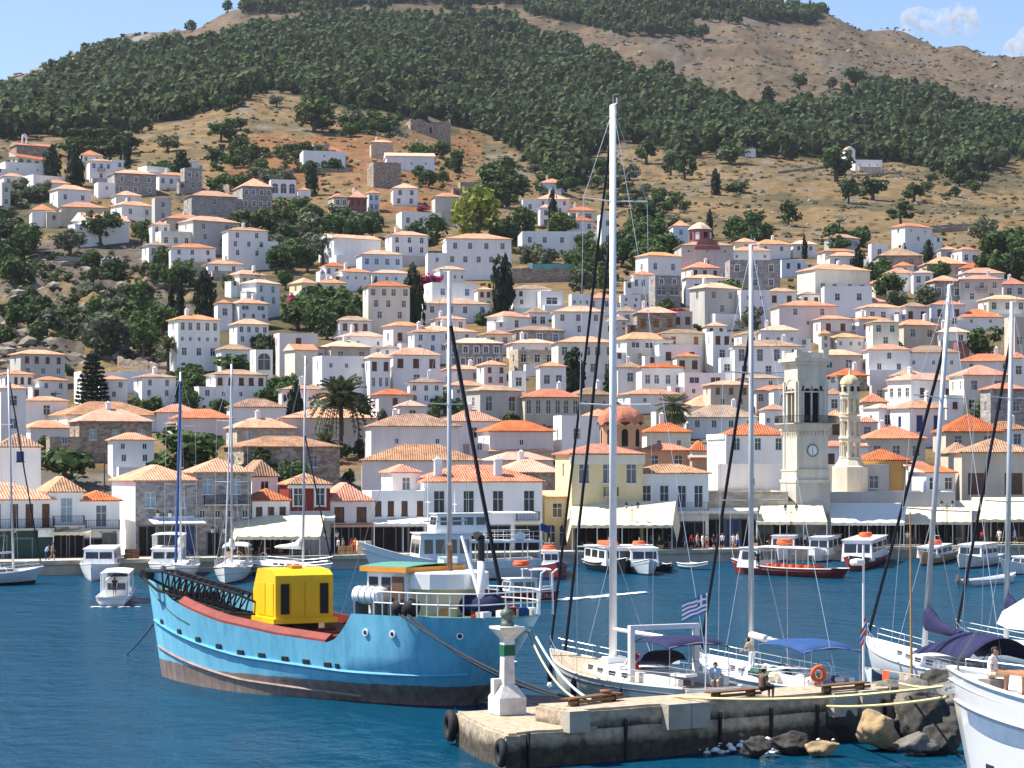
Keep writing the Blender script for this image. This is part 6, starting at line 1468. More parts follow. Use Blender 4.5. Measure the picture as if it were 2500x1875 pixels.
# ---------------------------------------------------------------- cafe tables, chairs, planters and goods on the quay
WICK = mat('brown_wicker', (.16,.09,.05), .85, .25, 5)
def cafe_chair():
    t = thing('cafe_chair', 'x', 'chair'); mb = MB(); mb.bx(-.22,.22,-.22,.22,.42,.47); mb.part('seat', WICK, t); mb = MB(); mb.bx(-.22,.22,.18,.23,.47,.92); mb.part('backrest', WICK, t)
    for sx in (-.19,.19):
        for sy in (-.19,.19): mb = MB(); mb.bx(sx-.02,sx+.02,sy-.02,sy+.02,0,.42); mb.part('leg', WICK, t)
    return t
def cafe_table():
    t = thing('cafe_table', 'x', 'table'); mb = MB(); mb.lathe([(.40,.70),(.40,.74)], n=12); mb.part('table_top', WHITE, t); mb = MB(); mb.tube([(0,0,0),(0,0,.7)], .04); mb.lathe([(.24,0),(.2,.04)], n=10); mb.part('pedestal', BLACKM, t); return t
CH0, TB0 = cafe_chair(), cafe_table(); first = [True]
def cafe(px, off, where, i):
    global CH0, TB0
    d = dq(px)+off; x = XD(px, d); t = TB0 if first[0] else copy_tree(TB0); t.location = (x, d, QZ+.01); tag(t, 'round white cafe table under '+where, 'table', 'cafe tables under '+where)
    for k, a in enumerate((.3, 2.6, 4.6)):
        c = CH0 if first[0] and k == 0 else copy_tree(CH0); c.location = (x+.72*math.cos(a), d+.72*math.sin(a), QZ+.01); c.rotation_euler = (0,0,a-math.pi/2); tag(c, 'brown wicker chair at a cafe table under '+where, 'chair', 'wicker chairs under '+where)
    first[0] = False
for where, ps in (('the large cream awning by the red house', (610,650,690,735)), ('the broad awning of the yellow house', (1440,1490,1580,1620)), ('the pointed awning below the clock tower', (1880,1920)), ('the striped awning right of the tower', (2060,2110,2160)), ('the long awning behind the masts', (2230,2290,2340)), ('the awning at the right end', (2400,2450,2490))):
    for i, p in enumerate(ps): cafe(p, 4.0+1.2*(i%2), where, i)
def goods(px, off, label, m, n=4):
    d = dq(px)+off; t = thing('crate_stack', label, 'crates', (XD(px,d), d, QZ))
    for k in range(n): mb = MB(); mb.box(((k%2)*.75-.3,(k//2)*.1,.25+.5*(k//2)), (.7,.55,.46), .1*k); mb.part('crate', m, t)
goods(842, 1.5, 'low stack of goods on the quay before the pinkish house', WOODM); goods(886, 1.3, 'pale sacks stacked beside the bow of the fishing vessel', CANV, 6); goods(320, 3, 'plants and boxes at the foot of the sunlit white wall', WOODB)
def planter(px, off, label):
    d = dq(px)+off; t = thing('planter', label, 'planter', (XD(px,d), d, QZ)); mb = MB(); mb.lathe([(.3,0),(.4,.55),(.42,.6)], n=10); mb.part('pot', TILE['p'], t); o = link('foliage', crown_mesh('bush','mid',0), t, (0,0,.4)); o.scale = (1.1,1.1,1.3)
planter(1612, 2.0, 'potted plant at the edge of the broad awning'); planter(2022, 3.0, 'potted plant between the two awnings below the tower'); planter(560, 3.0, 'potted plant left of the large cream awning'); planter(1842, 3.5, 'potted plant left of the pointed awning')
# ---------------------------------------------------------------- foreground: the blue cargo ship
m, nt, b = nodes_of('ship_paint'); L_ = nt.links.new; N = nt.nodes.new; geo = N('ShaderNodeNewGeometry'); sx = N('ShaderNodeSeparateXYZ'); L_(geo.outputs['Position'], sx.inputs[0])
nz = N('ShaderNodeTexNoise'); nz.inputs['Scale'].default_value = .9; nz.inputs['Detail'].default_value = 6; L_(geo.outputs['Position'], nz.inputs[0])
mp = N('ShaderNodeMapping'); mp.inputs['Scale'].default_value = (1.6,1.6,.22); L_(geo.outputs['Position'], mp.inputs[0]); n2 = N('ShaderNodeTexNoise'); n2.inputs['Scale'].default_value = 1.3; n2.inputs['Detail'].default_value = 7; n2.inputs['Roughness'].default_value = .7; L_(mp.outputs[0], n2.inputs[0])
cr = N('ShaderNodeValToRGB'); e = cr.color_ramp.elements; e[0].position = .30; e[0].color = (.09,.36,.52,1); e[1].position = .70; e[1].color = (.21,.53,.68,1); k = e.new(.5); k.color = (.145,.46,.635,1); k = e.new(.80); k.color = (.20,.30,.32,1); L_(n2.outputs[0], cr.inputs[0])
ru = N('ShaderNodeValToRGB'); e = ru.color_ramp.elements; e[0].position = .3; e[0].color = (.10,.055,.045,1); e[1].position = .7; e[1].color = (.27,.21,.18,1); L_(n2.outputs[0], ru.inputs[0])
ad = N('ShaderNodeMath'); ad.operation = 'MULTIPLY_ADD'; ad.inputs[1].default_value = .22; L_(nz.outputs[0], ad.inputs[0]); L_(sx.outputs[2], ad.inputs[2])
gt = N('ShaderNodeMapRange'); gt.inputs[1].default_value = 1.02; gt.inputs[2].default_value = 1.07; L_(ad.outputs[0], gt.inputs[0])
mx = N('ShaderNodeMix'); mx.data_type = 'RGBA'; L_(gt.outputs[0], mx.inputs[0]); L_(ru.outputs[0], mx.inputs[6]); L_(cr.outputs[0], mx.inputs[7]); L_(mx.outputs[2], b.inputs['Base Color']); b.inputs['Roughness'].default_value = .5
bp = N('ShaderNodeBump'); bp.inputs['Strength'].default_value = .22; bp.inputs['Distance'].default_value = .12; L_(nz.outputs[0], bp.inputs['Height']); L_(bp.outputs[0], b.inputs['Normal']); SHIP = m
BLUES = mat('ship_blue_trim', (.10,.38,.56), .5, .15, 1); REDO = mat('red_lead_paint', (.24,.040,.028), .65, .25, 1.5); HOLD = mat('rusty_grey_plate', (.34,.31,.27), .85, .3, .8, True, c2=(.20,.12,.08)); GRND = mat('green_deck_paint', (.10,.20,.13), .8, .3, 1.2); ORB = mat('orange_trim', (.72,.28,.04), .6, .1); YEL = mat('yellow_machine_paint', (.80,.50,.012), .45, .08, 1.0, True); BLKL = mat('black_lattice', (.02,.02,.022), .7, .3)
S0, B0 = Vector((.3,103,0)), Vector((-18.3,118.6,0)); rz, LS = frame(S0, B0); BM = 7.0
SH = thing('cargo_ship', 'blue rusty cargo ship with open hold moored before the pier', 'ship', (S0.x,S0.y,0), rz)
def s_top(t):
    if t < .29: return 4.15+.05*(.29-t)
    if t < .355: u = (t-.29)/.065; return 4.15-1.4*math.sin(u*math.pi/2)
    return float(np.interp(t, [.355,.5,.65,.83,.93,1.0], [2.75,2.95,3.35,4.15,4.85,5.55]))
def s_half(t, lv):
    st = math.sqrt(max(0, 1-max(0,(.15-t)/.165)**2)); bw = 1 if t < .62 else max(.0, 1-((t-.62)/.385)**2.2)
    lo = .90+.10*lv; 
    if t > .6: lo *= 1-.42*(1-lv)*((t-.6)/.4)
    if t < .22: lo *= 1-.62*(1-lv)**1.3*((.22-t)/.22)
    if t < .55 and lv < .38: lo *= 1-.55*((.38-lv)/.38)*((.55-t)/.55)
    return max(.02, BM/2*st*bw*lo)
def s_pt(t, lv, sg):
    z = s_top(t)*lv if lv >= 0 else lv*1.0; l2 = max(0, lv); x = t*LS+(1.15*l2-.35)*max(0,(t-.8)/.2)**2+(1-l2)*2.6*max(0,(.14-t)/.14)**1.2
    return Vector((x, sg*s_half(t, l2), z))
ts = [-.012,0,.012,.03,.05,.08,.11,.15,.2,.25,.28,.29,.30,.31,.32,.335,.355,.4,.45,.5,.55,.6,.65,.7,.75,.8,.84,.88,.91,.94,.965,.985,1.0]
lv = [1,.86,.7,.55,.4,.25,.12,0,-.6]; mb = MB(); mb.loft([[s_pt(t,l,1) for l in lv]+[s_pt(t,l,-1) for l in lv[::-1]] for t in ts]); hull = mb.part('hull', SHIP, SH, True)
def rail_line(zf, t0, t1, r, name, m):
    mb = MB()
    for sg in (1,-1):
        pts = []
        for i in range(30):
            t = t0+(t1-t0)*i/29; z = zf(t); l = z/s_top(t); p = s_pt(t, l, sg); pts.append(p+Vector((0, sg*.02, 0)))
        mb.tube(pts, r, 6)
    mb.part(name, m, SH)
rail_line(lambda t: float(np.interp(t, [0,.3,.6,1], [1.5,1.42,1.75,2.95])), .02, .985, .10, 'upper_rubbing_strake', BLUES)
rail_line(lambda t: float(np.interp(t, [.3,.6,1], [.28,.62,1.6])), .30, .985, .08, 'lower_rubbing_strake', mat('pinkish_strake', (.36,.25,.22), .7, .25, 1.5))
mb = MB()                                                # coaming inside the low bulwark, painted red
for sg in (1,-1):
    secs = []
    for i in range(26):
        t = .36+.45*i/25; p = s_pt(t,1,sg); yi = p.y-sg*.42; secs.append([(p.x,p.y-sg*.03,p.z-.02),(p.x,p.y-sg*.05,p.z+.10),(p.x,yi,p.z+.34),(p.x,yi-sg*.12,p.z+.34),(p.x,yi-sg*.12,p.z-.12),(p.x,p.y-sg*.1,p.z-.12)])
    mb.loft(secs, closed=True)
mb.part('hatch_coaming', REDO, SH)
hy = BM/2-.75; x0, x1 = .345*LS, .76*LS                # hold: floor and inner plates following the hull
hs_ = [.345+.415*i/12 for i in range(13)]; hw_ = lambda t: min(hy, s_half(t,.75)-.75)
mb = MB()
for sg in (1,-1):
    V = []
    for t in hs_: V += [(t*LS,sg*hw_(t),.9),(t*LS,sg*hw_(t),s_top(t)-.1)]
    mb.add(V, [(2*i,2*i+2,2*i+3,2*i+1) for i in range(12)])
V = []
for t in hs_: V += [(t*LS,-hw_(t),.9),(t*LS,hw_(t),.9)]
mb.add(V, [(2*i,2*i+2,2*i+3,2*i+1) for i in range(12)])
mb.bx(x0-.1, x0, -hw_(.345), hw_(.345), .9, 3.2); mb.bx(x1, x1+.1, -hw_(.76), hw_(.76), .9, 3.5)
mb.part('hold', HOLD, SH)
mb = MB(); A = []                                         # raised forecastle deck
for i in range(9):
    t = .77+.22*i/8; p = s_pt(t,1,1); A += [(p.x,p.y*.96,p.z-.75),(p.x,-p.y*.96,p.z-.75)]
mb.add(A, [(2*i,2*i+2,2*i+3,2*i+1) for i in range(8)]); mb.part('forecastle_deck', GRND, SH)
mb = MB(); A = []
for t in ts[:12]: p = s_pt(t,1,1); A += [(p.x,p.y*.99,p.z-.05),(p.x,-p.y*.99,p.z-.05)]
mb.add(A, [(2*i,2*i+2,2*i+3,2*i+1) for i in range(11)]); mb.part('poop_deck', GRND, SH)
def near_t(px, lvl):
    cz, sz = math.cos(rz), math.sin(rz); bt = None
    for i in range(0, 401):
        t = i/400; p = s_pt(t, lvl, 1); X, Y = S0.x+p.x*cz-p.y*sz, S0.y+p.x*sz+p.y*cz; u = CX+X/Y*F
        if bt is None or abs(u-px) < bt[0]: bt = (abs(u-px), t, YH-(p.z-H)*F/Y)
    return bt
def normal_at(t, l): a, b_ = s_pt(t-.01,l,1), s_pt(t+.01,l,1); v = b_-a; return math.atan2(v.y, v.x)
for px in (893, 960, 1121):
    _, t, _y = near_t(px, .80); p = s_pt(t,.80,1); mb = MB(); mb.extr([(.17*math.cos(k*.5236),.17*math.sin(k*.5236)) for k in range(12)], 'y', -.02, .06); o = mb.part('porthole', WHITE, SH, loc=p); o.rotation_euler = (0,0,normal_at(t,.8)); mb = MB(); mb.extr([(.10*math.cos(k*.5236),.10*math.sin(k*.5236)) for k in range(12)], 'y', .05, .075); mb.part('porthole_glass', SMOKE, o)
for px in (398, 441, 487, 536, 588, 640, 697, 750, 801, 824):  # freeing ports above the upper strake
    _, t, _y = near_t(px, .55); z = float(np.interp(t, [0,.3,.6,1], [1.5,1.42,1.75,2.95]))+.22; p = s_pt(t, z/s_top(t), 1); mb = MB(); mb.box((0,.0,0), (.42 if px < 820 else .22,.12,.20)); o = mb.part('freeing_port', BLKH, SH, loc=p); o.rotation_euler = (0,0,normal_at(t,.55))
# wheelhouse, deckhouse, raft, rails
x = .255*LS; z = 4.1
mb = MB(); mb.bx(x-1.5, x+.9, -1.2, 2.4, z, z+1.95); wh = mb.part('wheelhouse', WHITE, SH)
mb = MB(); mb.bx(x-1.75, x+1.15, -1.45, 2.65, z+1.95, z+2.18); mb.part('orange_fascia', ORB, wh); mb = MB(); mb.sheet(lambda u, v: (x-1.7+2.8*v, -1.4+4.0*u, z+2.2+.12*math.sin(math.pi*u)), 6, 4, .04); mb.part('wheelhouse_roof', mat('green_roof_paint', (.10,.30,.22), .6, .15), wh)
for k in range(3): mb = MB(); mb.bx(x-1.35+.78*k, x-.80+.78*k, 2.38, 2.43, z+.75, z+1.7); mb.part('wheelhouse_window', SMOKE, wh)
for k in range(4): mb = MB(); mb.bx(x+.89, x+.94, -1.05+.86*k, -.4+.86*k, z+.85, z+1.7); mb.part('wheelhouse_window', SMOKE, wh)
mb = MB(); mb.bx(x-1.4, x-.7, 2.42, 2.47, z+.05, z+1.75); mb.part('brown_door', WOODB, wh)
mb = MB(); mb.loft([[(.175*LS+1.7*math.cos(a)*q, .2+1.75*math.sin(a)*q, zz_) for a in [k*math.pi/8 for k in range(16)]] for zz_, q in ((4.1,1),(5.3,1))], closed=True); dh = mb.part('deckhouse', mat('cream_deckhouse_paint', (.72,.62,.42), .6, .12, 1, True), SH); mb = MB(); mb.loft([[(.175*LS+2.0*math.cos(a)*q, .2+2.05*math.sin(a)*q, zz_) for a in [k*math.pi/8 for k in range(16)]] for zz_, q in ((5.3,1),(6.0,1.0),(6.06,.94))], closed=True); mb.part('upper_bulwark', GEL, dh)
mb = MB(); mb.tube([(.17*LS,0,6.0),(.17*LS,0,7.0),(.165*LS,.15,7.3)], .13, 7); mb.part('exhaust_pipe', WOODB, dh); mb = MB(); mb.lathe([(.5,0),(.45,.6),(.5,.65)], (.205*LS,-.8,6.0), 10); mb.part('vent_cowl', GEL, dh)
mb = MB(); mb.loft([[(.27*LS-.2+u, 2.95+.43*math.cos(a), 4.98+.41*math.sin(a)) for a in [k*math.pi/6 for k in range(12)]] for u in (-.8,-.75,.75,.8)], closed=True); lr = mb.part('life_raft_canister', WHITE, SH, True)
mb = MB()
for u in (-.4,0,.4): mb.torus((.27*LS-.2+u,2.95,4.98), .435, .025, 'x', 16, 5)
mb.part('canister_bands', ALU, lr); mb = MB()
for u in (-.6,.6): mb.bx(.27*LS-.25+u, .27*LS-.15+u, 2.5, 3.4, 4.1, 4.7)
mb.part('canister_cradle', GREYP, lr)
st = []; n = 22; tp = []; md = []
for i in range(n+1):
    u = i/n; t = .235*(1-2*u) if u < .5 else .235*(2*u-1); sg = 1 if u < .5 else -1; t = max(t, .0); p = s_pt(t,1,sg); p = Vector((p.x,p.y*.97,p.z)); st.append([p, p+Vector((0,0,1.05))]); tp.append(p+Vector((0,0,1.05))); md.append(p+Vector((0,0,.55)))
tubes(SH, 'poop_rail', st+[tp, md], .032, WHITE, 5)
mb = MB(); mb.tube([(.07*LS,.6,4.1),(.07*LS,.6,6.6)], .17, 9); mb.part('derrick_post', WHITE, SH, True); mb = MB(); mb.tube([(.07*LS,.6,6.6),(.07*LS,.6,7.6)], .16, 8); mb.tube([(.07*LS,.6,7.6),(.085*LS,.5,7.75)], .2, 8); mb.part('post_head', BLKH, SH); mb = MB(); mb.tube([(.075*LS,.6,5.0),(.125*LS,.4,7.7)], .11, 7, r1=.08); mb.part('derrick_boom', WHITE, SH)
mb = MB(); mb.loft([[(.095*LS+u, .2+w*math.cos(a)*1.0, 4.55+.55*math.sin(a)*q) for a in [k*math.pi/6 for k in range(12)]] for u, w, q in ((-1.5,.05,.6),(-1.1,.7,1),(0,.85,1),(1.0,.7,1),(1.5,.06,.8))], closed=True); mb.part('covered_skiff', NAVY, SH, True)
tubes(SH, 'stern_davit', [[(.005*LS,-1.6,4.1),(.0,-1.6,6.0),(-.3,-1.6,6.2)],[(.005*LS,-2.6,4.1),(.0,-2.4,6.0),(-.3,-2.4,6.2)],[(0,-1.6,5.4),(0,-2.4,5.4)],[(.03*LS,-2.2,4.1),(.02*LS,-2.2,5.9),(.0,-1.6,6.0)]], .045, WHITE, 6)
DR = random.Random(4)
for k in range(26):
    xx, yy = DR.uniform(.01,.14)*LS, DR.uniform(-1.8,2.1); sz = DR.uniform(.15,.4); mb = MB(); mb.box((xx,yy,4.1+sz/2), (sz*1.4,sz,sz), DR.uniform(0,3)); mb.part('deck_clutter', DR.choice([ORNG,GREENT,WHITE,WOODB,REDC,ROPE,BLUEC,GREYP]), SH)
_, t, _y = near_t(985, 1.0); p = s_pt(t,1,1); mb = MB(); mb.ball((p.x-.2,p.y-.35,4.55), .42, 9, 6); mb.ball((p.x+.5,p.y-.3,4.5), .40, 9, 6); mb.ball((p.x+.1,p.y-.5,4.4), .45, 9, 6); mb.part('black_fender', RUBB, SH, True); TLINE = t
for k in range(14):
    a = DR.uniform(.82,.95); mb = MB(); xx, yy = a*LS, DR.uniform(-.6,.6)*s_half(a,1); zz_ = s_top(a)-.75; sz = DR.uniform(.25,.6); mb.ball((xx,yy,zz_+sz*.3), sz, 7, 4, sq=(1.2,1,.7)); mb.part('foredeck_gear', DR.choice([GREENT,ROPE,BLKH,WOODB,ROPE]), SH)
mb = MB(); mb.bx(.845*LS,.885*LS,-.8,.8,s_top(.86)-.75,s_top(.86)+.1); mb.tube([(.865*LS,-1.1,s_top(.86)-.2),(.865*LS,1.1,s_top(.86)-.2)], .28, 9); mb.part('windlass', BLKL, SH)
# planks over the hold, under the crane
mb = MB()
for k in range(5): mb.bx((.43+.075*k)*LS, (.45+.075*k)*LS, -hw_(.43+.075*k)-.1, hw_(.43+.075*k)+.1, 2.62, 2.82)
mb.part('hatch_beam', REDO, SH)
mb = MB(); mb.box((.585*LS,2.4,3.02), (1.7,.3,.06), .1); mb.box((.57*LS,1.9,3.0), (1.2,.5,.06), -.2); mb.part('loose_planks', ROPE, SH)
# yellow crane standing in the hold
cz_, sz_ = math.cos(rz), math.sin(rz); cp = Vector((.60*LS, -.2, 2.95)); CRN = thing('crane', 'yellow crane cabin with black lattice jib standing in the hold', 'crane', (S0.x+cp.x*cz_-cp.y*sz_, S0.y+cp.x*sz_+cp.y*cz_, cp.z), R(116)); CRN.scale = (1.06,1.1,.89)
mb = MB(); mb.lathe([(1.15,-.05),(1.15,.35)], n=18); mb.part('turntable', BLKL, CRN)
prof = [(-1.45,.62),(-1.45,2.95),(-1.0,3.22),(.2,3.32),(.95,3.25),(1.55,2.1),(1.55,.62)]
mb = MB(); mb.extr(prof, 'y', -1.35, 1.35); bd = mb.part('machine_house', YEL, CRN); mb = MB(); mb.bx(-1.62, 1.5, -1.5, 1.5, .35, .62); mb.part('bed_frame', YEL, CRN)
for y_ in (-1.12, .72): mb = MB(); mb.bx(-1.50, -1.44, y_, y_+.38, .85, 2.5); mb.part('rear_opening', BLKL, bd)
for y_ in (-.66, .02): mb = MB(); mb.bx(-1.49, -1.44, y_, y_+.62, .8, 2.55); mb.part('rear_door', YEL, bd)
for x_ in (-1.2, -.1): mb = MB(); mb.bx(x_, x_+.9, 1.34, 1.38, .75, 2.5); mb.part('side_panel', YEL, bd)
mb = MB(); mb.bx(-.5,.3,-.25,.25,3.3,3.44); mb.part('roof_hatch', ORB, bd)
bm_ = MB(); Lb = 6.9; el = R(15); w0 = .55
JA = R(36)
def bp_(x, y, z_): v = Vector((1.5+x*math.cos(el)-z_*math.sin(el), y, .9+x*math.sin(el)+z_*math.cos(el))); return Vector((v.x*math.cos(JA)-v.y*math.sin(JA), v.x*math.sin(JA)+v.y*math.cos(JA), v.z))
ch = [(-w0,-w0),(w0,-w0),(w0,w0),(-w0,w0)]
for y, z_ in ch: bm_.tube([bp_(0,y*.5,z_*.5), bp_(1.4,y,z_), bp_(Lb-1.2,y,z_), bp_(Lb,y*.35,z_*.35)], .075, 5)
nb = 12
for i in range(nb):
    xa, xb = 1.4+(Lb-2.6)*i/nb, 1.4+(Lb-2.6)*(i+1)/nb
    for j in range(4): (ya, za), (yb_, zb_) = ch[j], ch[(j+1)%4]; bm_.tube([bp_(xa,ya,za), bp_(xb,yb_,zb_)], .045, 4); bm_.tube([bp_(xa,ya,za), bp_(xa,yb_,zb_)], .04, 4)
jb = bm_.part('lattice_jib', BLKL, CRN)
mb = MB(); mb.tube([bp_(Lb,-.2,0), bp_(Lb,.2,0)], .3, 10); mb.part('jib_sheave', BLKL, jb); tubes(CRN, 'hoist_cables', [[bp_(Lb,-.15,.3),(-.4,-.15,3.4)],[bp_(Lb,.15,.3),(-.4,.15,3.4)],[bp_(Lb*.6,0,.6),(-.2,0,3.4)]], .02, BLKL, 4)
# ---------------------------------------------------------------- pier
CONC = mat('sunny_pier_concrete', (.50,.42,.31), .92, .2, .8, bump=.5, bscale=3, c2=(.34,.29,.22)); CONG = mat('grey_cast_block', (.42,.38,.31), .92, .15, 1.2, bump=.2)
def stained_shaded(name, top, low, zc):  # low: tidal algae stain, darkened further to paint in the wall's shade
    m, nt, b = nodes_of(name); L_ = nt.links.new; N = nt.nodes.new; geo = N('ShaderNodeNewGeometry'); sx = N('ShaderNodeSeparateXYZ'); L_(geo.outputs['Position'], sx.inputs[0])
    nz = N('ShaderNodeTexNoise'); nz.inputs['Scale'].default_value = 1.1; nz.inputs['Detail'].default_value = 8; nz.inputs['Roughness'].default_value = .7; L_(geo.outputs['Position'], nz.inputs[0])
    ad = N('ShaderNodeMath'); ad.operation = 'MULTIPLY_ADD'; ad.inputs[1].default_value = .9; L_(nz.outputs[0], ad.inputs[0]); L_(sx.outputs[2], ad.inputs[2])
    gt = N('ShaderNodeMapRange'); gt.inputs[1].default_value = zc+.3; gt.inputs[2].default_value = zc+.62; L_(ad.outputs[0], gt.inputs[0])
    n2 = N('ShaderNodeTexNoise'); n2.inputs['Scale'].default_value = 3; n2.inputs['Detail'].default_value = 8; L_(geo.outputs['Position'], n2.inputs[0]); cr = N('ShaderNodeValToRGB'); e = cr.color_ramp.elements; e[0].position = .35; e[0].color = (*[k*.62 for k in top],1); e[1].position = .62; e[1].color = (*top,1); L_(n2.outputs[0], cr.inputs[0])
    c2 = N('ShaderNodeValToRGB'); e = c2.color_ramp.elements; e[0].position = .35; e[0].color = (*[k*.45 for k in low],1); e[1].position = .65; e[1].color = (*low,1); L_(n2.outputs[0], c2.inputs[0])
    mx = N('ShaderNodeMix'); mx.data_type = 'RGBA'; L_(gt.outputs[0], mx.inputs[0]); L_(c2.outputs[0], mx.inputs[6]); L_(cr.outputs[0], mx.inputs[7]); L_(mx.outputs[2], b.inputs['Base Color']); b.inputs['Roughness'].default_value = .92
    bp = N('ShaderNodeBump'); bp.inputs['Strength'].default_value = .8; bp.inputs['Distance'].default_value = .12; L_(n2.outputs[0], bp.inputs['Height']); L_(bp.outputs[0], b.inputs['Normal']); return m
CONC = stained_shaded('stained_shaded_pier_concrete', (.47,.38,.27), (.070,.058,.040), .80); CONP = stained_shaded('stained_shaded_parapet_concrete', (.47,.38,.27), (.075,.062,.045), 1.42)
PD = Vector((.846,.533,0)); PN = Vector((-.533,.846,0)); N0 = Vector((-.22,82.6,0)); A0 = Vector((-2.22,90.0,0))
def pk(k, w=0, z=0): return N0+PD*k+PN*w+Vector((0,0,z))
poly = [N0+Vector((.5,0,0)), pk(.5)]+[pk(k, DR.uniform(-.06,.06)) for k in (4,8,12,16,20,24,30,40,60)]+[pk(60,7), pk(30,7), pk(2.7,7), A0, A0.lerp(N0,.3)-Vector((.15,0,0)), A0.lerp(N0,.7)-Vector((.2,0,0)), N0]
def rough_slab(name, pts, z0, z1, m, amp=.07, kind='structure'):
    bm = bmesh.new(); bot = [bm.verts.new((p[0],p[1],z0)) for p in pts]; f = bm.faces.new(bot); r = bmesh.ops.extrude_face_region(bm, geom=[f]); bmesh.ops.translate(bm, vec=(0,0,z1-z0), verts=[v for v in r['geom'] if isinstance(v, bmesh.types.BMVert)])
    bmesh.ops.recalc_face_normals(bm, faces=bm.faces[:]); bmesh.ops.bevel(bm, geom=[e_ for e_ in bm.edges if abs(e_.verts[0].co.z-z1) < .01 and abs(e_.verts[1].co.z-z1) < .01], offset=.09, segments=2, affect='EDGES')
    bmesh.ops.triangulate(bm, faces=bm.faces[:])
    for _ in range(3):
        bmesh.ops.subdivide_edges(bm, edges=[e_ for e_ in bm.edges if e_.calc_length() > 1.1], cuts=1); bmesh.ops.triangulate(bm, faces=bm.faces[:])
    for v in bm.verts:
        if v.co.z > -.6: q = v.co*.9; v.co += Vector((MN.noise(q), MN.noise(q+Vector((9,0,0))), .5*MN.noise(q+Vector((0,7,0)))))*amp
    me = bpy.data.meshes.new(name); bm.to_mesh(me); bm.free(); me.materials.append(m); return tag(link(name, me), kind=kind)
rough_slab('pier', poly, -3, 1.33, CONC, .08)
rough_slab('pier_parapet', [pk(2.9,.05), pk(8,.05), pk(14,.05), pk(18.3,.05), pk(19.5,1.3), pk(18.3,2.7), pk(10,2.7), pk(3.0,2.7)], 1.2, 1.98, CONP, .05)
for k, w_, h_ in ((2.95,.9,.78),(7.5,1.1,.95),(8.45,.9,.95),(15.6,1.2,.95),(16.9,.9,.95)):
    mb = MB(); c = pk(k,-.12,1.5); mb.box((c.x,c.y,1.99-h_/2), (w_,.55,h_), math.atan2(PD.y,PD.x)); o = mb.part('pier_block', CONG, None); tag(o, kind='structure')
for k in (.9, 5.2, 9.6, 12.1, 14.4, 17.9):
    mb = MB(); c = pk(k, -.09, 0); mb.box((c.x, c.y, .55), (.07,.16,1.5 if k < 2.9 else 2.0), math.atan2(PD.y,PD.x)); o = mb.part('pier_joint', MC.get('dark_wet_rock') or mat('joint_shadow_gap', (.03,.027,.024), .95), None); tag(o, kind='structure')
# beacon
q = onlevel(1235, 1748, 1.33); BE = thing('harbour_beacon', 'small white harbour beacon with green band and lantern on the pier end', 'beacon', (q.x+.05, q.y+.55, 1.36), R(24)); WPT = mat('chipped_white_paint', (.78,.75,.70), .85, .08, 1.5, c2=(.50,.47,.43), bump=.2)
s_ = F/q.y; u = 1/s_
mb = MB(); mb.box((0,0,.33), (1.12,1.12,.66)); mb.box((0,0,.88), (1.12,1.12,.46), taper=.5); mb.part('pedestal', WPT, BE); mb = MB(); mb.box((-.34,.2,1.02), (.4,.3,.66)); mb.part('buttress', WPT, BE)
mb = MB(); mb.box((0,0,1.85), (.46,.46,1.56), taper=.86); mb.part('shaft', WPT, BE)
mb = MB(); mb.box((0,0,2.46), (.47,.47,.42)); mb.part('green_band', mat('green_band_paint', (.01,.12,.06), .6, .15), BE)
mb = MB(); mb.box((0,0,2.78), (.44,.44,.25)); mb.add([(-.23,-.23,2.9),(.23,-.23,2.9),(.23,.23,2.9),(-.23,.23,2.9),(-.52,-.52,3.28),(.52,-.52,3.28),(.52,.52,3.28),(-.52,.52,3.28)], [(3,2,1,0),(4,5,6,7),(0,1,5,4),(1,2,6,5),(2,3,7,6),(3,0,4,7)]); mb.box((0,0,3.33), (1.06,1.06,.1)); mb.part('gallery', WPT, BE)
LGR = mat('grey_green_lantern', (.10,.14,.11), .5, .2); mb = MB(); mb.lathe([(.27,3.38),(.27,3.52),(.22,3.54),(.22,3.78),(.27,3.8),(.28,3.86),(.2,4.0),(.08,4.08),(.07,4.16),(.02,4.2)], n=14); mb.part('lantern', LGR, BE, True); mb = MB(); mb.tube([(-.4,-.3,3.38),(-.4,-.3,3.62),(-.46,-.3,3.66)], .02, 5); mb.part('stub_pipe', LGR, BE)
# tyres on the pier end
for px, py, lab, rr3 in ((1104,1790,'large black tyre fender hanging at the outer pier corner',.62),(1228,1822,'black tyre fender hanging at the near pier corner',.52)):
    q = onlevel(px, 1735 if px < 1150 else 1795, 1.33); ax = math.atan2(N0.y-A0.y, N0.x-A0.x); t = thing('tyre', lab, 'tyre', (q.x-.06,q.y-.12,.75 if px < 1150 else .72), ax); mb = MB(); mb.torus((0,0,0), rr3*.72, rr3*.30, 'y', 22, 10); mb.part('tread', RUBB, t, True); mb = MB(); mb.tube([(0,-.02,rr3*.7),(.05,.2,rr3*1.15)], .02, 5); mb.part('hanging_rope', ROPED, t)
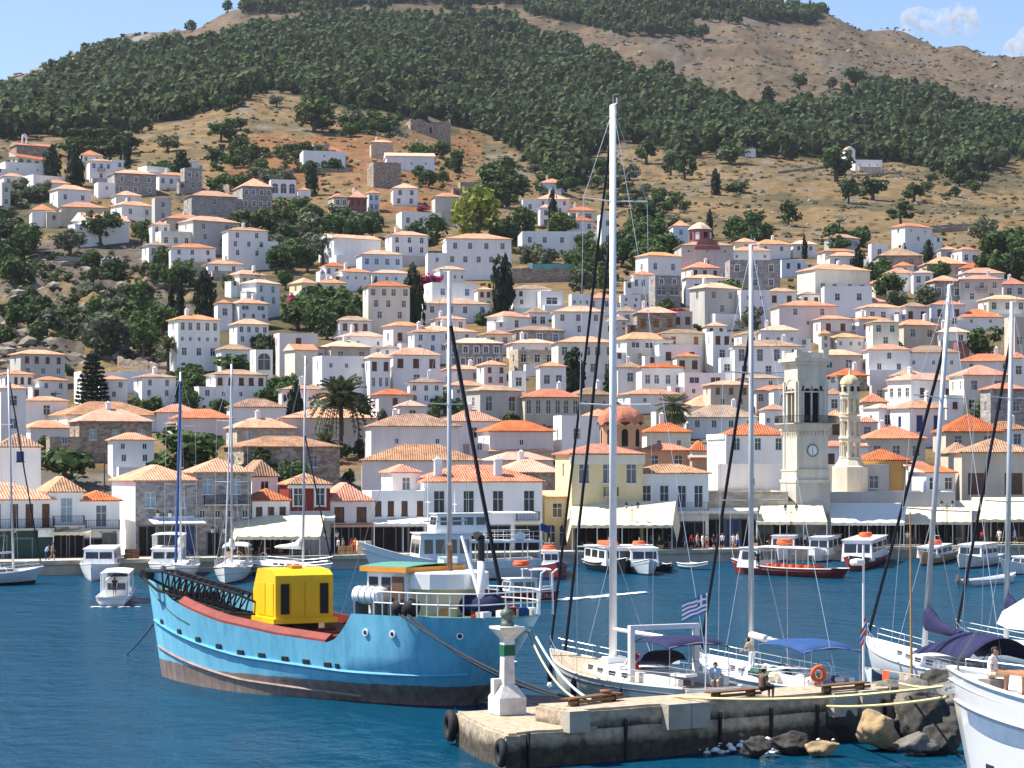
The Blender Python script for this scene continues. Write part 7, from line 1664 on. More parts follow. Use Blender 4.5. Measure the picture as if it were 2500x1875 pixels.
# benches
for (xa, ya, xb, yb_, lab) in ((1388,1708,1517,1692,'wooden bench at the outer end of the pier'),(1735,1692,1856,1682,'wooden bench next to the seated man'),(2006,1676,2122,1666,'wooden bench at the landward end of the pier')):
    a = onlevel(xa, ya, 2.25); c = onlevel(xb, yb_, 2.25); rzb = math.atan2(c.y-a.y, c.x-a.x); Lb2 = (c-a).length; t = thing('bench', lab, 'bench', (a.x,a.y,1.97), rzb, 'wooden benches on the pier')
    for k, (yy, zz_) in enumerate(((0,.28),(.16,.28),(.32,.28))): mb = MB(); mb.bx(0, Lb2, yy-.06, yy+.06, zz_-.03, zz_+.03); mb.part('seat_slat', mat('brown_bench_wood', (.24,.12,.05), .7, .2, 3), t)
    for zz_ in (.14,): mb = MB(); mb.bx(0, Lb2, -.09, -.06, zz_-.06, zz_+.06); mb.part('front_slat', MC['brown_bench_wood'], t)
    for xx in (.15, .85): mb = MB(); mb.bx(xx*Lb2-.04, xx*Lb2+.04, -.1, .38, -.05, .26); mb.part('leg', BLKL, t)
# boulders along the pier foot
SMALL = []; CARDN = 'first second third fourth fifth sixth seventh eighth ninth tenth eleventh twelfth thirteenth fourteenth fifteenth sixteenth'.split()
def crag(seed):
    bm = bmesh.new(); bmesh.ops.create_icosphere(bm, subdivisions=4, radius=1); o = Vector((seed*3.7, seed*1.3, seed*.7)); rr4 = random.Random(seed)
    cuts = [(Vector((rr4.gauss(0,1),rr4.gauss(0,1),rr4.gauss(0,1))).normalized(), rr4.uniform(.55,.85)) for _ in range(11)]
    for v in bm.verts:
        for n_, d_ in cuts:
            k = v.co.dot(n_)-d_
            if k > 0: v.co -= n_*k*.92
        v.co *= 1+MN.noise(v.co*2.2+o)*.2+abs(MN.noise(v.co*5+o))*.16+MN.noise(v.co*12+o)*.06
    bm.verts.index_update(); V = np.array([v.co for v in bm.verts])*1.15; Fc = np.array([[w.index for w in f.verts] for f in bm.faces]); bm.free(); return V, Fc
def boulder(px, py, wpx, hpx, c, label, seed, zc=None):
    d_ = None; q = onlevel(px, py+hpx*.45, .1); s2 = F/q.y; V, Fc = crag(seed); n_ = len(V)
    V = V*np.array([wpx/s2*.5, wpx/s2*.42, hpx/s2*.58]); me = bpy.data.meshes.new('boulder'); me.from_pydata(V.tolist(), [], Fc.tolist()); me.materials.append(c); me.polygons.foreach_set('use_smooth', [True]*len(Fc))
    z = H-(py-YH)/s2; o = link('boulder', me, None, (q.x,q.y,z)); tag(o, label, 'boulder', 'boulders at the foot of the pier')
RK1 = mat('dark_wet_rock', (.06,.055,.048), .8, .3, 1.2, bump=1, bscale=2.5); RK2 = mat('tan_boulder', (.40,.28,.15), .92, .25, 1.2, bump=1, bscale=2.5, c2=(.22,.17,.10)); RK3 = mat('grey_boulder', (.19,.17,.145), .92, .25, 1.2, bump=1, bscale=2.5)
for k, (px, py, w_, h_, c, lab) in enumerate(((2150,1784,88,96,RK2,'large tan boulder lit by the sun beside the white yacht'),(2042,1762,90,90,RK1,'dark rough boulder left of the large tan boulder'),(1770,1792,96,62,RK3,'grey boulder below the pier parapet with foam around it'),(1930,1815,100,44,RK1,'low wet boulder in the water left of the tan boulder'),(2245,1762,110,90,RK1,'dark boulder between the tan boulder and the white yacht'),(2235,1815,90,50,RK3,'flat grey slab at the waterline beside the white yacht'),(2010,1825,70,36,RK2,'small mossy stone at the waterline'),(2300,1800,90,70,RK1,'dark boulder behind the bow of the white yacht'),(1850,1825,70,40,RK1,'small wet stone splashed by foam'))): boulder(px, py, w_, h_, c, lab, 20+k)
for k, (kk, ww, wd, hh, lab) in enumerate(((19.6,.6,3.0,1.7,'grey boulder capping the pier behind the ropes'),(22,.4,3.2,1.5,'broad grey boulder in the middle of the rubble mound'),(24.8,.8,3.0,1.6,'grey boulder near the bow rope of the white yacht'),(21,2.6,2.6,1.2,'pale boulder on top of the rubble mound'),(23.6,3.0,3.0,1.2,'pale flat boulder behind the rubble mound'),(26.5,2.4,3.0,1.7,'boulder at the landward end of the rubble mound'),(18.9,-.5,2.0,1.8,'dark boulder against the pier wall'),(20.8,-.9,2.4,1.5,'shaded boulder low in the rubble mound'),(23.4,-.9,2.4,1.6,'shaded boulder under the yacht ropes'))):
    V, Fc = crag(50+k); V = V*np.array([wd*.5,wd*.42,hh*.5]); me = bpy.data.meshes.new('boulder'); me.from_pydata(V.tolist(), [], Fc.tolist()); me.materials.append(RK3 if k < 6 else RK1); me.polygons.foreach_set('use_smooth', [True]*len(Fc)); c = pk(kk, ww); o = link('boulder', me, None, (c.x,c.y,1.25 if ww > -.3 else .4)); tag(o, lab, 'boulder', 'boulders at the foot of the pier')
for k in range(16):
    kk, ww, wd = 18.6+DR.uniform(0,9.5), DR.uniform(-1.6,2.2), DR.uniform(.7,1.5); V, Fc = crag(80+k); V = V*np.array([wd*.55,wd*.45,wd*.42]); me = bpy.data.meshes.new('boulder'); me.from_pydata(V.tolist(), [], Fc.tolist()); me.materials.append(DR.choice([RK1,RK1,RK3,RK3])); me.polygons.foreach_set('use_smooth', [True]*len(Fc)); c = pk(kk, ww); o = link('boulder', me, None, (c.x,c.y,1.75 if ww > .3 else (1.1 if ww > -.7 else .35))); o.rotation_euler = (0,0,DR.uniform(0,6)); tag(o, CARDN[k]+' small stone from left among the big rubble mound boulders', 'boulder', 'small stones of the rubble mound'); SMALL.append(o)
SMALL.sort(key=lambda o: to_px(o.location)[0])
for k, o in enumerate(SMALL): o['label'] = CARDN[k]+' small stone from left among the big rubble mound boulders'
for cx_, n_, sd in ((1726,34,31),(1862,26,32),(1995,14,33)):
    rs = np.random.RandomState(sd); V = []; Fc = []; o_ = 0; q = onlevel(cx_, 1836, 0)
    for _ in range(n_): Vr, Fr = rocks[rs.randint(5)]; s = rs.uniform(.04,.15); V.append(Vr*np.array([s*1.3,s*1.2,s])+np.array([q.x+rs.normal()*.42, q.y+rs.normal()*.3, abs(rs.normal())*.22])); Fc.append(Fr+o_); o_ += len(Vr)
    me = bpy.data.meshes.new('wave_splash'); me.from_pydata(np.concatenate(V).tolist(), [], np.concatenate(Fc).tolist()); me.materials.append(foam); me.polygons.foreach_set('use_smooth', [True]*len(me.polygons)); tag(link('wave_splash', me), 'white splash of a wave on the rocks below the pier', 'foam', kind='stuff')
q1, q2, q3, q4 = onlevel(1700,1835,0), onlevel(1790,1825,0), onlevel(1860,1838,0), onlevel(1960,1828,0); foam_patch('surf_foam', [(q1.x,q1.y,.35),(q2.x,q2.y,.3),(q3.x,q3.y,.35),(q4.x,q4.y,.2)], 'white surf foam breaking on the rocks below the pier', 75, .07, .3, 8)
# ---------------------------------------------------------------- yachts berthed behind the pier
BA, SA = W(1345,1590,114.0), W(1740,1680,100.0); BA.z = SA.z = 0
tA, LA, ptA = sailboat('sailing_yacht', 'cream sailing yacht with the tallest mast and navy canopy behind the pier', SA, BA, 4.3, [CREAM,PALEG], .585, 26.7, .19, zs=1.25, zm=1.15, zb=1.75, deck=TEAK, stays=((1.0,.965,.065,BLKC),(.90,.80,.075,BLKC)), boom=5.6, boomz=2.0, hood=NAVY, bimini=(.07,.30,3.15,NAVY), fenders=3, stripe=NAVY, spread=(.22,.47,.83), mastm=WHITE)
mb = MB(); mb.bx(.275*LA-.12, .275*LA+.12, 1.55, 1.8, 1.1, 3.5); mb.bx(.275*LA-.12, .275*LA+.12, -1.8, -1.55, 1.1, 3.5); mb.bx(.275*LA-.14, .275*LA+.14, -1.8, 1.8, 3.5, 3.72); mb.part('white_arch', GEL, tA)
mb = MB(); mb.box((.06*LA,.9,1.75), (1.0,.7,.12), .2); mb.part('white_table', GEL, tA); mb = MB(); mb.bx(-1.2, -.1, -1.2, 1.2, .25, .38); mb.bx(-.12,.0,-1.4,1.4,.3,1.2); mb.part('swim_platform', GEL, tA)
def flag(par, p0, w, h, cells, m, ang=0.0, droop=.25):
    nu, nv = len(cells[0]), len(cells); mb = MB()
    def fn(u, v): return (p0[0]+w*u*math.cos(ang), p0[1]+w*u*math.sin(ang)+.06*math.sin(7*u), p0[2]-h*v-droop*u*(.6+.4*u)+.03*math.sin(9*u+2*v))
    for i in range(nu):
        for j in range(nv):
            mb.add([fn(i/nu,j/nv), fn((i+1)/nu,j/nv), fn((i+1)/nu,(j+1)/nv), fn(i/nu,(j+1)/nv)], [(0,1,2,3)], cells[j][i])
    return mb.part('flag', m, par)
FB = mat('flag_blue', (.04,.15,.50), .8, .05); gr = [[(0 if (i in (2,) or j == 2) else 1) if i < 5 and j < 5 else (1 if j%2 == 0 else 0) for i in range(14)] for j in range(9)]
mb = MB(); mb.tube([(-.05,.4,1.2),(-.5,.6,5.4)], .03, 6); fs_ = mb.part('flag_staff', WHITE, tA); flag(fs_, (-.48,.6,5.35), 1.35, .8, gr, [WHITE,FB], R(100), .35)
# rig at mast foot
mb = MB(); mb.bx(.585*LA-.35,.585*LA+.2,-.5,.5,1.5,1.9); mb.part('mast_collar', GEL, tA)
BB, SB = W(1708,1600,114.6), W(2048,1690,101.0); BB.z = SB.z = 0
tB, LB, ptB = sailboat('sailing_yacht', 'white yacht with blue bimini and orange lifebuoy in the middle of the pier', SB, BB, 3.9, [GEL,NAVY], .60, 20.3, .14, zs=1.15, zm=1.05, zb=1.5, deck=GEL, stays=((.99,.80,.08,BLKC),), boom=4.9, boomz=1.7, bimini=(.04,.36,2.9,BLUEC), spread=(.40,.70), mastm=ALU, cover=None)
mb = MB(); mb.tube([(.46*LB,0,2.75),(.60*LB,0,2.85)], .17, 8); mb.part('rolled_sail', CANW, tB, True); mb = MB(); mb.torus((.015*LB,.9,1.75), .3, .1, 'x', 16, 8); mb.part('lifebuoy', ORNG, tB, True); mb = MB(); mb.tube([(.01*LB,-1.3,1.0),(.01*LB,-1.3,7.4)], .055, 7); pb = mb.part('antenna_pole', WHITE, tB); mb = MB(); mb.lathe([(.3,0),(.34,.1),(.32,.24),(.1,.3)], (.01*LB+.1,-1.05,6.5), 12); mb.part('radome', GEL, pb)
cells = [[(1 if i in (3,4) or j in (3,4) else (2 if i in (2,5) or j in (2,5) else 0)) for i in range(11)] for j in range(8)]; flag(pb, (.0,-1.35,4.2), 1.1, .75, cells, [REDC,FB,WHITE], R(140), .55)
DR2 = random.Random(12)
for k in range(24): mb = MB(); xx, yy = DR2.uniform(.05,.55)*LB, DR2.uniform(-.4,.42)*3.4; sz = DR2.uniform(.15,.38); mb.ball((xx,yy,1.25+sz*.5), sz, 7, 4, sq=(1.3,1,.8)); mb.part('deck_gear', DR2.choice([CANW,YELL,GREENT,WHITE,GEL,WOODB,BLUEC,CANV]), tB)
mb = MB(); mb.box((-.5,.2,.9), (.35,.4,.7), taper=.8); mb.part('outboard_motor', BLKH, tB)
BC, SC_ = W(2112,1580,118), W(2450,1660,104); BC.z = SC_.z = 0
tC, LC, ptC = sailboat('sailing_yacht', 'white yacht with navy sail cover and navy cockpit tent on the right', SC_, BC, 4.0, [GEL,BLKH], .56, 18.3, .14, zs=1.2, zm=1.1, zb=1.55, deck=GEL, stays=((.99,.84,.085,BLKC),), boom=5.2, boomz=1.55, cover=NAVY, spread=(.40,.70), mastm=ALU, lean=(R(3.4),R(-2)))
mb = MB(); mb.sheet(lambda u, v: ((.02+.40*v)*LC, (u-.5)*3.6, 1.1+1.95*math.sin(math.pi*min(1,max(0,.08+u*.84)))**.55*(1-.45*max(0,v-.55)/.45)), 12, 10, .02); mb.part('cockpit_tent', NAVY, tC, True)
BD, SD = W(2332,1121,128), W(2640,1121,118); BD.z = SD.z = 0
sailboat('sailing_yacht', 'leaning grey mast with black furled sail at the far right', SD, BD, 3.8, [GEL,BLKH], .58, 18.6, .15, deck=GEL, stays=((.99,.88,.085,BLKC),), boom=4, cover=NAVY, mastm=ALU, lean=(R(1.2),R(0)))
# small boat with wooden mast and laundry
b_, s_2 = W(2112,1640,103), W(2300,1652,97); b_.z = s_2.z = 0
tW, LW, ptW = workboat('wooden_masted_boat', 'small grey boat with thin wooden mast and towels hung out', s_2, b_, 2.0, [mat('grey_hull_paint', (.20,.23,.26), .6), BLKH], None, zs=1.0, zm=.95, zb=1.25, group=None, deck=TEAK)
mb = MB(); mb.tube([(.38*LW,0,.6),(.40*LW,0,8.9)], .07, 7, r1=.035); mb.part('mast', WOODM, tW); mb = MB(); mb.tube([(.05*LW,.6,2.0),(.95*LW,.6,1.95)], .02, 5); mb.part('washing_line', ROPE, tW)
for xx, ww, hh, mm in ((.80,.7,1.0,mat('pale_blue_towel', (.55,.68,.72), .9)),(.55,.5,.6,ORNG),(.30,.9,.9,mat('grey_tarpaulin', (.42,.38,.34), .9))):
    mb = MB(); mb.sheet(lambda u, v: (xx*LW+ww*(u-.5), .62+.05*math.sin(8*u), 1.98-hh*v), 6, 4, 0); mb.part('hanging_cloth', mm, tW)
mb = MB(); mb.ball((.93*LW,.9,1.15), .25, 8, 6, sq=(.7,.7,1.3)); mb.part('yellow_bag', YELL, tW, True)
# ---------------------------------------------------------------- white motor yacht at the right edge
bowP = Vector((13.75,72.4,0)); fw = Vector((-.45,.89,0)).normalized(); LY = 19.0; stP = bowP-fw*LY; rzY = math.atan2(fw.y, fw.x)
MY = thing('motor_yacht', 'large white motor yacht whose bow enters at the lower right', 'yacht', (stP.x,stP.y,0), rzY); GLS = mat('glossy_white_hull', (.83,.83,.82), .15, .03, .5, spec=.5, coat=.4)
def y_half(t, l): f_ = 1 if t < .45 else max(.006, 1-((t-.45)/.55)**2.1); return 2.6*f_*(.62+.38*l**.7 if t < .5 else (.62+.38*l**.7)*(1-.35*(1-l)*((t-.5)/.5)))
def y_top(t): return 4.15+.5*t*t
def y_pt(t, l, sg): l2 = max(0,l); return Vector((t*LY-1.5*(1-l2)*max(0,(t-.7)/.3)**2, sg*y_half(t,l2), y_top(t)*l if l >= 0 else l))
lv2 = [1,.93,.85,.7,.5,.3,.1,0,-.6]; mb = MB(); mb.loft([[y_pt(i/24,l,1) for l in lv2]+[y_pt(i/24,l,-1) for l in lv2[::-1]] for i in range(25)]); mb.part('hull', GLS, MY, True)
mb = MB(); A = []
for i in range(25): p = y_pt(i/24,1,1); A += [(p.x,p.y*.97,p.z-.35),(p.x,-p.y*.97,p.z-.35)]
mb.add(A, [(2*i,2*i+2,2*i+3,2*i+1) for i in range(24)]); mb.part('deck', GEL, MY)
mb = MB()
for sg in (1,-1): mb.tube([y_pt(.02+.97*i/24,.79,sg)+Vector((0,sg*.02,0)) for i in range(25)], .05, 6)
mb.part('rub_rail', ALU, MY); mb = MB()
for sg in (1,-1): mb.tube([y_pt(.02+.975*i/24,1,sg) for i in range(25)], .07, 6)
mb.part('bulwark_cap', GEL, MY)
for sg in (1,-1):
    V = []
    for i in range(13): t = .45+.46*i/12; a, b_2 = .76, .76-.12*math.sin(math.pi*min(1,.25+.75*(1-i/12))); V += [y_pt(t,a,sg)+Vector((0,sg*.015,0)), y_pt(t,b_2,sg)+Vector((0,sg*.015,0))]
    mb = MB(); mb.add(V, [(2*i,2*i+2,2*i+3,2*i+1) for i in range(12)]); mb.part('blue_recess', mat('blue_grey_recess', (.22,.30,.42), .3), MY)
    for tt in (.62,.74,.83): p = y_pt(tt,.42,sg); mb = MB(); mb.box((0,0,0), (.62,.08,.26)); o = mb.part('hull_window', SMOKE, MY, loc=p); q_ = y_pt(tt+.02,.48,sg)-y_pt(tt-.02,.48,sg); o.rotation_euler = (0,0,math.atan2(q_.y,q_.x))
st = []; tp = []
for i in range(9): p = y_pt(.45+.22*i/8,1,1); p.y *= .93; st.append([p, p+Vector((0,0,.3))]); tp.append(p+Vector((0,0,.3)))
st.append(tp); tp = [];
for i in range(9): p = y_pt(.55+.42*i/8,1,-1); p.y *= .93; st.append([p, p+Vector((0,0,.3))]); tp.append(p+Vector((0,0,.3)))
st.append(tp); tubes(MY, 'deck_rail', st, .02, STEEL, 6)
secs = []
for u, w, h in ((.05,2.2,.0),(.06,2.2,2.0),(.35,2.1,2.0),(.44,1.9,1.0),(.50,1.5,.15)): secs.append([(u*LY,-w,3.8),(u*LY,-w*.85,3.8+h),(u*LY,w*.85,3.8+h),(u*LY,w,3.8)])
mb = MB(); mb.loft(secs); mb.part('superstructure', GLS, MY); mb = MB(); mb.loft([[(u*LY,-w,z0),(u*LY,-w*.9,z1),(u*LY,w*.9,z1),(u*LY,w,z0)] for u, w, z0, z1 in ((.05,2.3,6.3,8.3),(.52,2.3,6.3,8.3),(.64,2.25,6.3,7.5),(.70,2.22,6.3,7.0),(.735,2.1,6.4,6.75))]); mb.part('flybridge', GLS, MY)
mb = MB(); mb.bx(.56*LY,.68*LY,-1.2,1.2,3.9,4.3); mb.part('sun_pad', CANW, MY); mb = MB(); mb.bx(.765*LY,.835*LY,-.35,.55,4.72,4.80); mb.tube([(.80*LY,.1,4.0),(.80*LY,.1,4.72)], .05); mb.part('teak_table', mat('orange_teak', (.42,.20,.09), .5, .15, 3), MY)
mb = MB(); p = y_pt(.985,1,0); mb.bx(LY-.75,LY+.12,-.16,.16,p.z-.78,p.z-.66); mb.tube([(LY-.1,-.2,p.z-.6),(LY-.1,.2,p.z-.6)], .09, 8); mb.part('anchor_roller', STEEL, MY)
tubes(MY, 'boarding_crane', [[(LY-1.2,.5,p.z-.1),(LY-1.15,.5,p.z+.3),(LY-2.6,.9,p.z+1.35)]], .035, GREYP, 6)
def yw(x, y, z): c, s = math.cos(rzY), math.sin(rzY); return Vector((stP.x+x*c-y*s, stP.y+x*s+y*c, z))
# ---------------------------------------------------------------- mooring lines and chains
def rope(pts, r, m, label, sag=.0, name='mooring_rope'):
    P = []
    for a, b_3 in zip(pts[:-1], pts[1:]):
        for i in range(12): u = i/12; v = a.lerp(b_3, u); v.z -= sag*4*u*(1-u); P.append(v)
    P.append(pts[-1]); c = P[0].copy(); mb = MB(); mb.tube([q-c for q in P], r, 6); o = mb.part(name, m, None); o.location = c; tag(o, label, 'rope')
def shipw(p): return Vector((S0.x+p.x*cz_-p.y*sz_, S0.y+p.x*sz_+p.y*cz_, p.z))
a = shipw(s_pt(TLINE,1,1)+Vector((0,.1,.05))); e_ = onlevel(1425,1714,1.95)
rope([a, e_], .06, ROPED, 'upper black hawser from the blue ship to the pier', .45); rope([a+Vector((.35,-.1,0)), e_+Vector((.2,.1,0))], .05, ROPED, 'lower black hawser from the blue ship to the pier', .75)
rope([shipw(s_pt(.0,.85,-1)), onlevel(1448,1712,2.05)], .055, mat('pale_green_rope', (.50,.62,.52), .9, .1), 'pale green mooring rope from the ship stern', .5); rope([shipw(s_pt(.0,.8,-1)), onlevel(1438,1714,2.05)], .05, ROPE, 'cream mooring rope beside the pale green rope', .75)
rope([shipw(s_pt(.975,.55,1)), onlevel(310,1598,0)], .035, ROPED, 'dark anchor line at the bow of the blue ship', .1)
bp2 = yw(LY-.02,0,y_top(1)-.6); YR = mat('yellow_rope', (.66,.54,.26), .9, .12)
rope([bp2, onlevel(1640,1700,2.0)], .06, YR, 'long yellow mooring rope along the pier to the white yacht', .25); rope([bp2-Vector((0,0,.35)), onlevel(1985,1722,1.2)], .055, YR, 'lower yellow rope tied to the pier block', .15); rope([bp2, onlevel(2196,1668,2.2)], .05, YR, 'short yellow rope to the boulders on the pier', .1)
rope([Vector((SA.x,SA.y,1.0)), onlevel(1570,1702,1.98)], .022, STEEL, 'thin stern line of the cream yacht', .1)
for px, py, lab in ((1342,1672,'small white buoy hanging on the black hawser'),): q = W(px, py, 92.5); mb = MB(); mb.ball((0,0,0), .11, 8, 6); o = mb.part('rope_float', WHITE, None, True); o.location = q; tag(o, lab, 'float')
mb = MB(); mb.lathe([(.26,0),(.22,.1),(.16,.3),(.24,.38),(.24,.44)], n=12); o = mb.part('bollard', mat('rusty_iron', (.25,.12,.06), .8, .3), None, True); q = onlevel(1480,1712,1.98); o.location = (q.x,q.y,1.97); tag(o, 'rusty orange mooring bollard behind the outer bench', 'bollard')
# ---------------------------------------------------------------- people
SKIN = mat('skin', (.42,.24,.16), .6, .08); HAIR = mat('dark_hair', (.03,.02,.015), .7, .2)
CLO = {k: mat('cloth_'+k, c, .9, .12) for k, c in {'white':(.78,.78,.77),'red':(.55,.03,.03),'black':(.02,.02,.022),'blue':(.08,.18,.50),'light blue':(.35,.52,.70),'orange':(.75,.20,.06),'brown':(.20,.12,.08),'grey':(.30,.30,.32),'pink':(.70,.32,.36),'navy':(.03,.04,.12),'beige':(.55,.46,.33),'green':(.10,.22,.10)}.items()}
def pose(kind):
    J = dict(pel=(0,0,.95), che=(.01,0,1.30), nec=(.01,0,1.47), hd=(.03,0,1.63), sh=(0,.19,1.41), el=(-.02,.25,1.14), wr=(.08,.25,.92), hp=(0,.09,.92), kn=(.03,.10,.50), an=(-.01,.10,.09))
    J2 = dict(J)
    if kind == 'walk': J = dict(J, kn=(.20,.09,.52), an=(.16,.09,.10), el=(-.12,.24,1.15), wr=(-.12,.23,.92)); J2 = dict(J2, kn=(-.08,.09,.50), an=(-.36,.09,.16), el=(.10,.24,1.15), wr=(.26,.22,.98))
    if kind == 'sit':
        J = dict(pel=(0,0,.12), che=(.03,0,.48), nec=(.05,0,.64), hd=(.10,0,.80), sh=(.03,.19,.58), el=(.06,.25,.32), wr=(.30,.20,.24), hp=(.02,.09,.10), kn=(.44,.12,.12), an=(.42,.12,-.34)); J2 = dict(J)
    if kind == 'lean': J = dict(J, che=(.12,0,1.26), nec=(.20,0,1.40), hd=(.28,0,1.53), sh=(.16,.19,1.36), el=(.28,.26,1.12), wr=(.48,.22,1.02)); J2 = dict(J)
    return J, J2
PM = {}
def person_mesh(kind, fine=False):
    if (kind, fine) in PM: return PM[(kind, fine)]
    A, B_ = pose(kind); v = lambda J, k, s: Vector((J[k][0], J[k][1]*s, J[k][2])); c = []
    P = lambda k: v(A, k, 1); c += [(P('pel'),P('che'),.145,.155,'shirt'),(P('che'),P('nec'),.15,.07,'shirt'),(P('nec'),P('hd'),.055,.06,'skin'),(P('pel'),P('pel'),.15,.15,'pants')]
    h = P('hd'); c += [(h-Vector((0,0,.03)),h+Vector((0,0,.02)),.088,.098,'skin'),(h+Vector((.045,0,-.075)),h+Vector((.06,0,-.07)),.05,.04,'skin'),(h+Vector((.095,0,-.02)),h+Vector((.108,0,-.035)),.014,.018,'skin'),(h+Vector((-.03,0,.03)),h+Vector((.02,0,.055)),.102,.085,'hair'),(h+Vector((-.05,0,-.02)),h+Vector((-.05,0,-.03)),.08,.07,'hair')]
    for J, s in ((A,1),(B_,-1)):
        q = lambda k: v(J, k, s)
        c += [(v(A,'che',1)+Vector((0,.12*s,.1)),q('sh'),.085,.078,'shirt'),(q('sh'),q('el')*.45+q('sh')*.55,.066,.058,'shirt'),(q('el')*.45+q('sh')*.55,q('el'),.045,.040,'skin'),(q('el'),q('wr'),.040,.030,'skin')]
        w = q('wr'); d = (w-q('el')).normalized(); sd = d.cross(Vector((0,1,0))); sd = sd.normalized() if sd.length > .1 else Vector((1,0,0)); c += [(w,w+d*.08,.034,.036,'skin'),(w+d*.02,w+d*.06+sd*.05,.016,.013,'skin')]
        for f in range(4): o_ = sd*(.028-.019*f); c.append((w+d*.09+o_, w+d*(.165-.012*abs(f-1.4))+o_-Vector((0,.02*s,.0)),.0115,.0095,'skin'))
        c += [(q('hp'),q('kn'),.092,.062,'pants'),(q('kn'),q('kn')*.5+q('an')*.5,.060,.054,'pants' if kind == 'lean' else 'skin'),(q('kn')*.5+q('an')*.5,q('an'),.052,.040,'pants' if kind == 'lean' else 'skin'),(q('an')-Vector((.03,0,.05)),q('an')+Vector((.15,0,-.055)),.042,.034,'shoe'),(v(A,'sh',s)*0+q('hp'),v(A,'pel',1),.10,.12,'pants')]
        c += [(h+Vector((0,.092*s,-.02)),h+Vector((0,.095*s,.0)),.018,.02,'skin')]
    mb = MB()
    for a, b_, ra, rb, t in c:
        n = 10; ax = b_-a; L3 = ax.length; ax = ax.normalized() if L3 > 1e-4 else Vector((0,0,1)); pts = []; rad = []
        for i in range(5): g = -math.pi/2+i*math.pi/8; pts.append(a+ax*(math.sin(g)*ra)); rad.append(max(.001, math.cos(g)*ra))
        for i in range(5): g = i*math.pi/8; pts.append(b_+ax*(math.sin(g)*rb)); rad.append(max(.001, math.cos(g)*rb))
        mb.tube(pts, rad, n)
    me = mb.mesh('body_src', SKIN); o = bpy.data.objects.new('body_src', me); col.objects.link(o); md = o.modifiers.new('r', 'REMESH'); md.mode = 'VOXEL'; md.voxel_size = .011 if fine else .022
    dg = bpy.context.evaluated_depsgraph_get(); r_ = bpy.data.meshes.new_from_object(o.evaluated_get(dg)); bpy.data.objects.remove(o); r_.name = 'body'; r_.materials.clear()
    tags = ['skin','shirt','pants','shoe','hair']; n = len(r_.polygons); C = np.zeros(n*3); r_.polygons.foreach_get('center', C); C = C.reshape(-1,3); best = np.full(n, 1e9); idx = np.zeros(n, int)
    for a, b_, ra, rb, t in c:
        a_, d_ = np.array(a), np.array(b_-a); L2 = max(1e-9, d_@d_); u = np.clip(((C-a_)@d_)/L2, 0, 1); dist = np.linalg.norm(C-a_-u[:,None]*d_, axis=1)-(ra+(rb-ra)*u); m_ = dist < best; best[m_] = dist[m_]; idx[m_] = tags.index(t)
    for t in tags: r_.materials.append(SKIN)
    r_.polygons.foreach_set('material_index', idx.tolist()); r_.polygons.foreach_set('use_smooth', [True]*n); r_.update(); PM[(kind, fine)] = r_; return r_
EYE = mat('eye_dark', (.02,.015,.012), .3); LIP = mat('lip', (.30,.10,.08), .6)
def person(label, loc, rz, kind, shirt, pants, h=1.72, fine=False, hat=None, hair=None):
    o = link('person', person_mesh(kind, fine), None, loc, rz); o.scale = (h/1.74,)*3; tag(o, label, 'person')
    for i, m in enumerate((SKIN, CLO[shirt], CLO[pants], CLO['brown'], CLO.get(hair, HAIR) if hair else HAIR)): o.material_slots[i].link = 'OBJECT'; o.material_slots[i].material = m
    hd = Vector(pose(kind)[0]['hd'])
    if fine:
        for s in (1,-1): mb = MB(); mb.ball((hd.x+.086,.034*s,hd.z+.0), .012, 6, 4); mb.part('eye', EYE, o)
        mb = MB(); mb.ball((hd.x+.097,0,hd.z-.072), .02, 6, 4, sq=(.4,1,.35)); mb.part('mouth', LIP, o)
    if hat: mb = MB(); mb.lathe([(.17,.05),(.17,.062),(.105,.07),(.09,.14),(.02,.16)], (hd.x-.01,0,hd.z), 12); mb.part('hat', CLO[hat], o)
    return o
def qp(px, off, label, kind, shirt, pants, rz=None, hat=None):
    d = dq(px)+off; person(label, (XD(px,d), d, QZ+.02), rng.uniform(0,6.28) if rz is None else rz, kind, shirt, pants, rng.uniform(1.6,1.82), hat=hat)
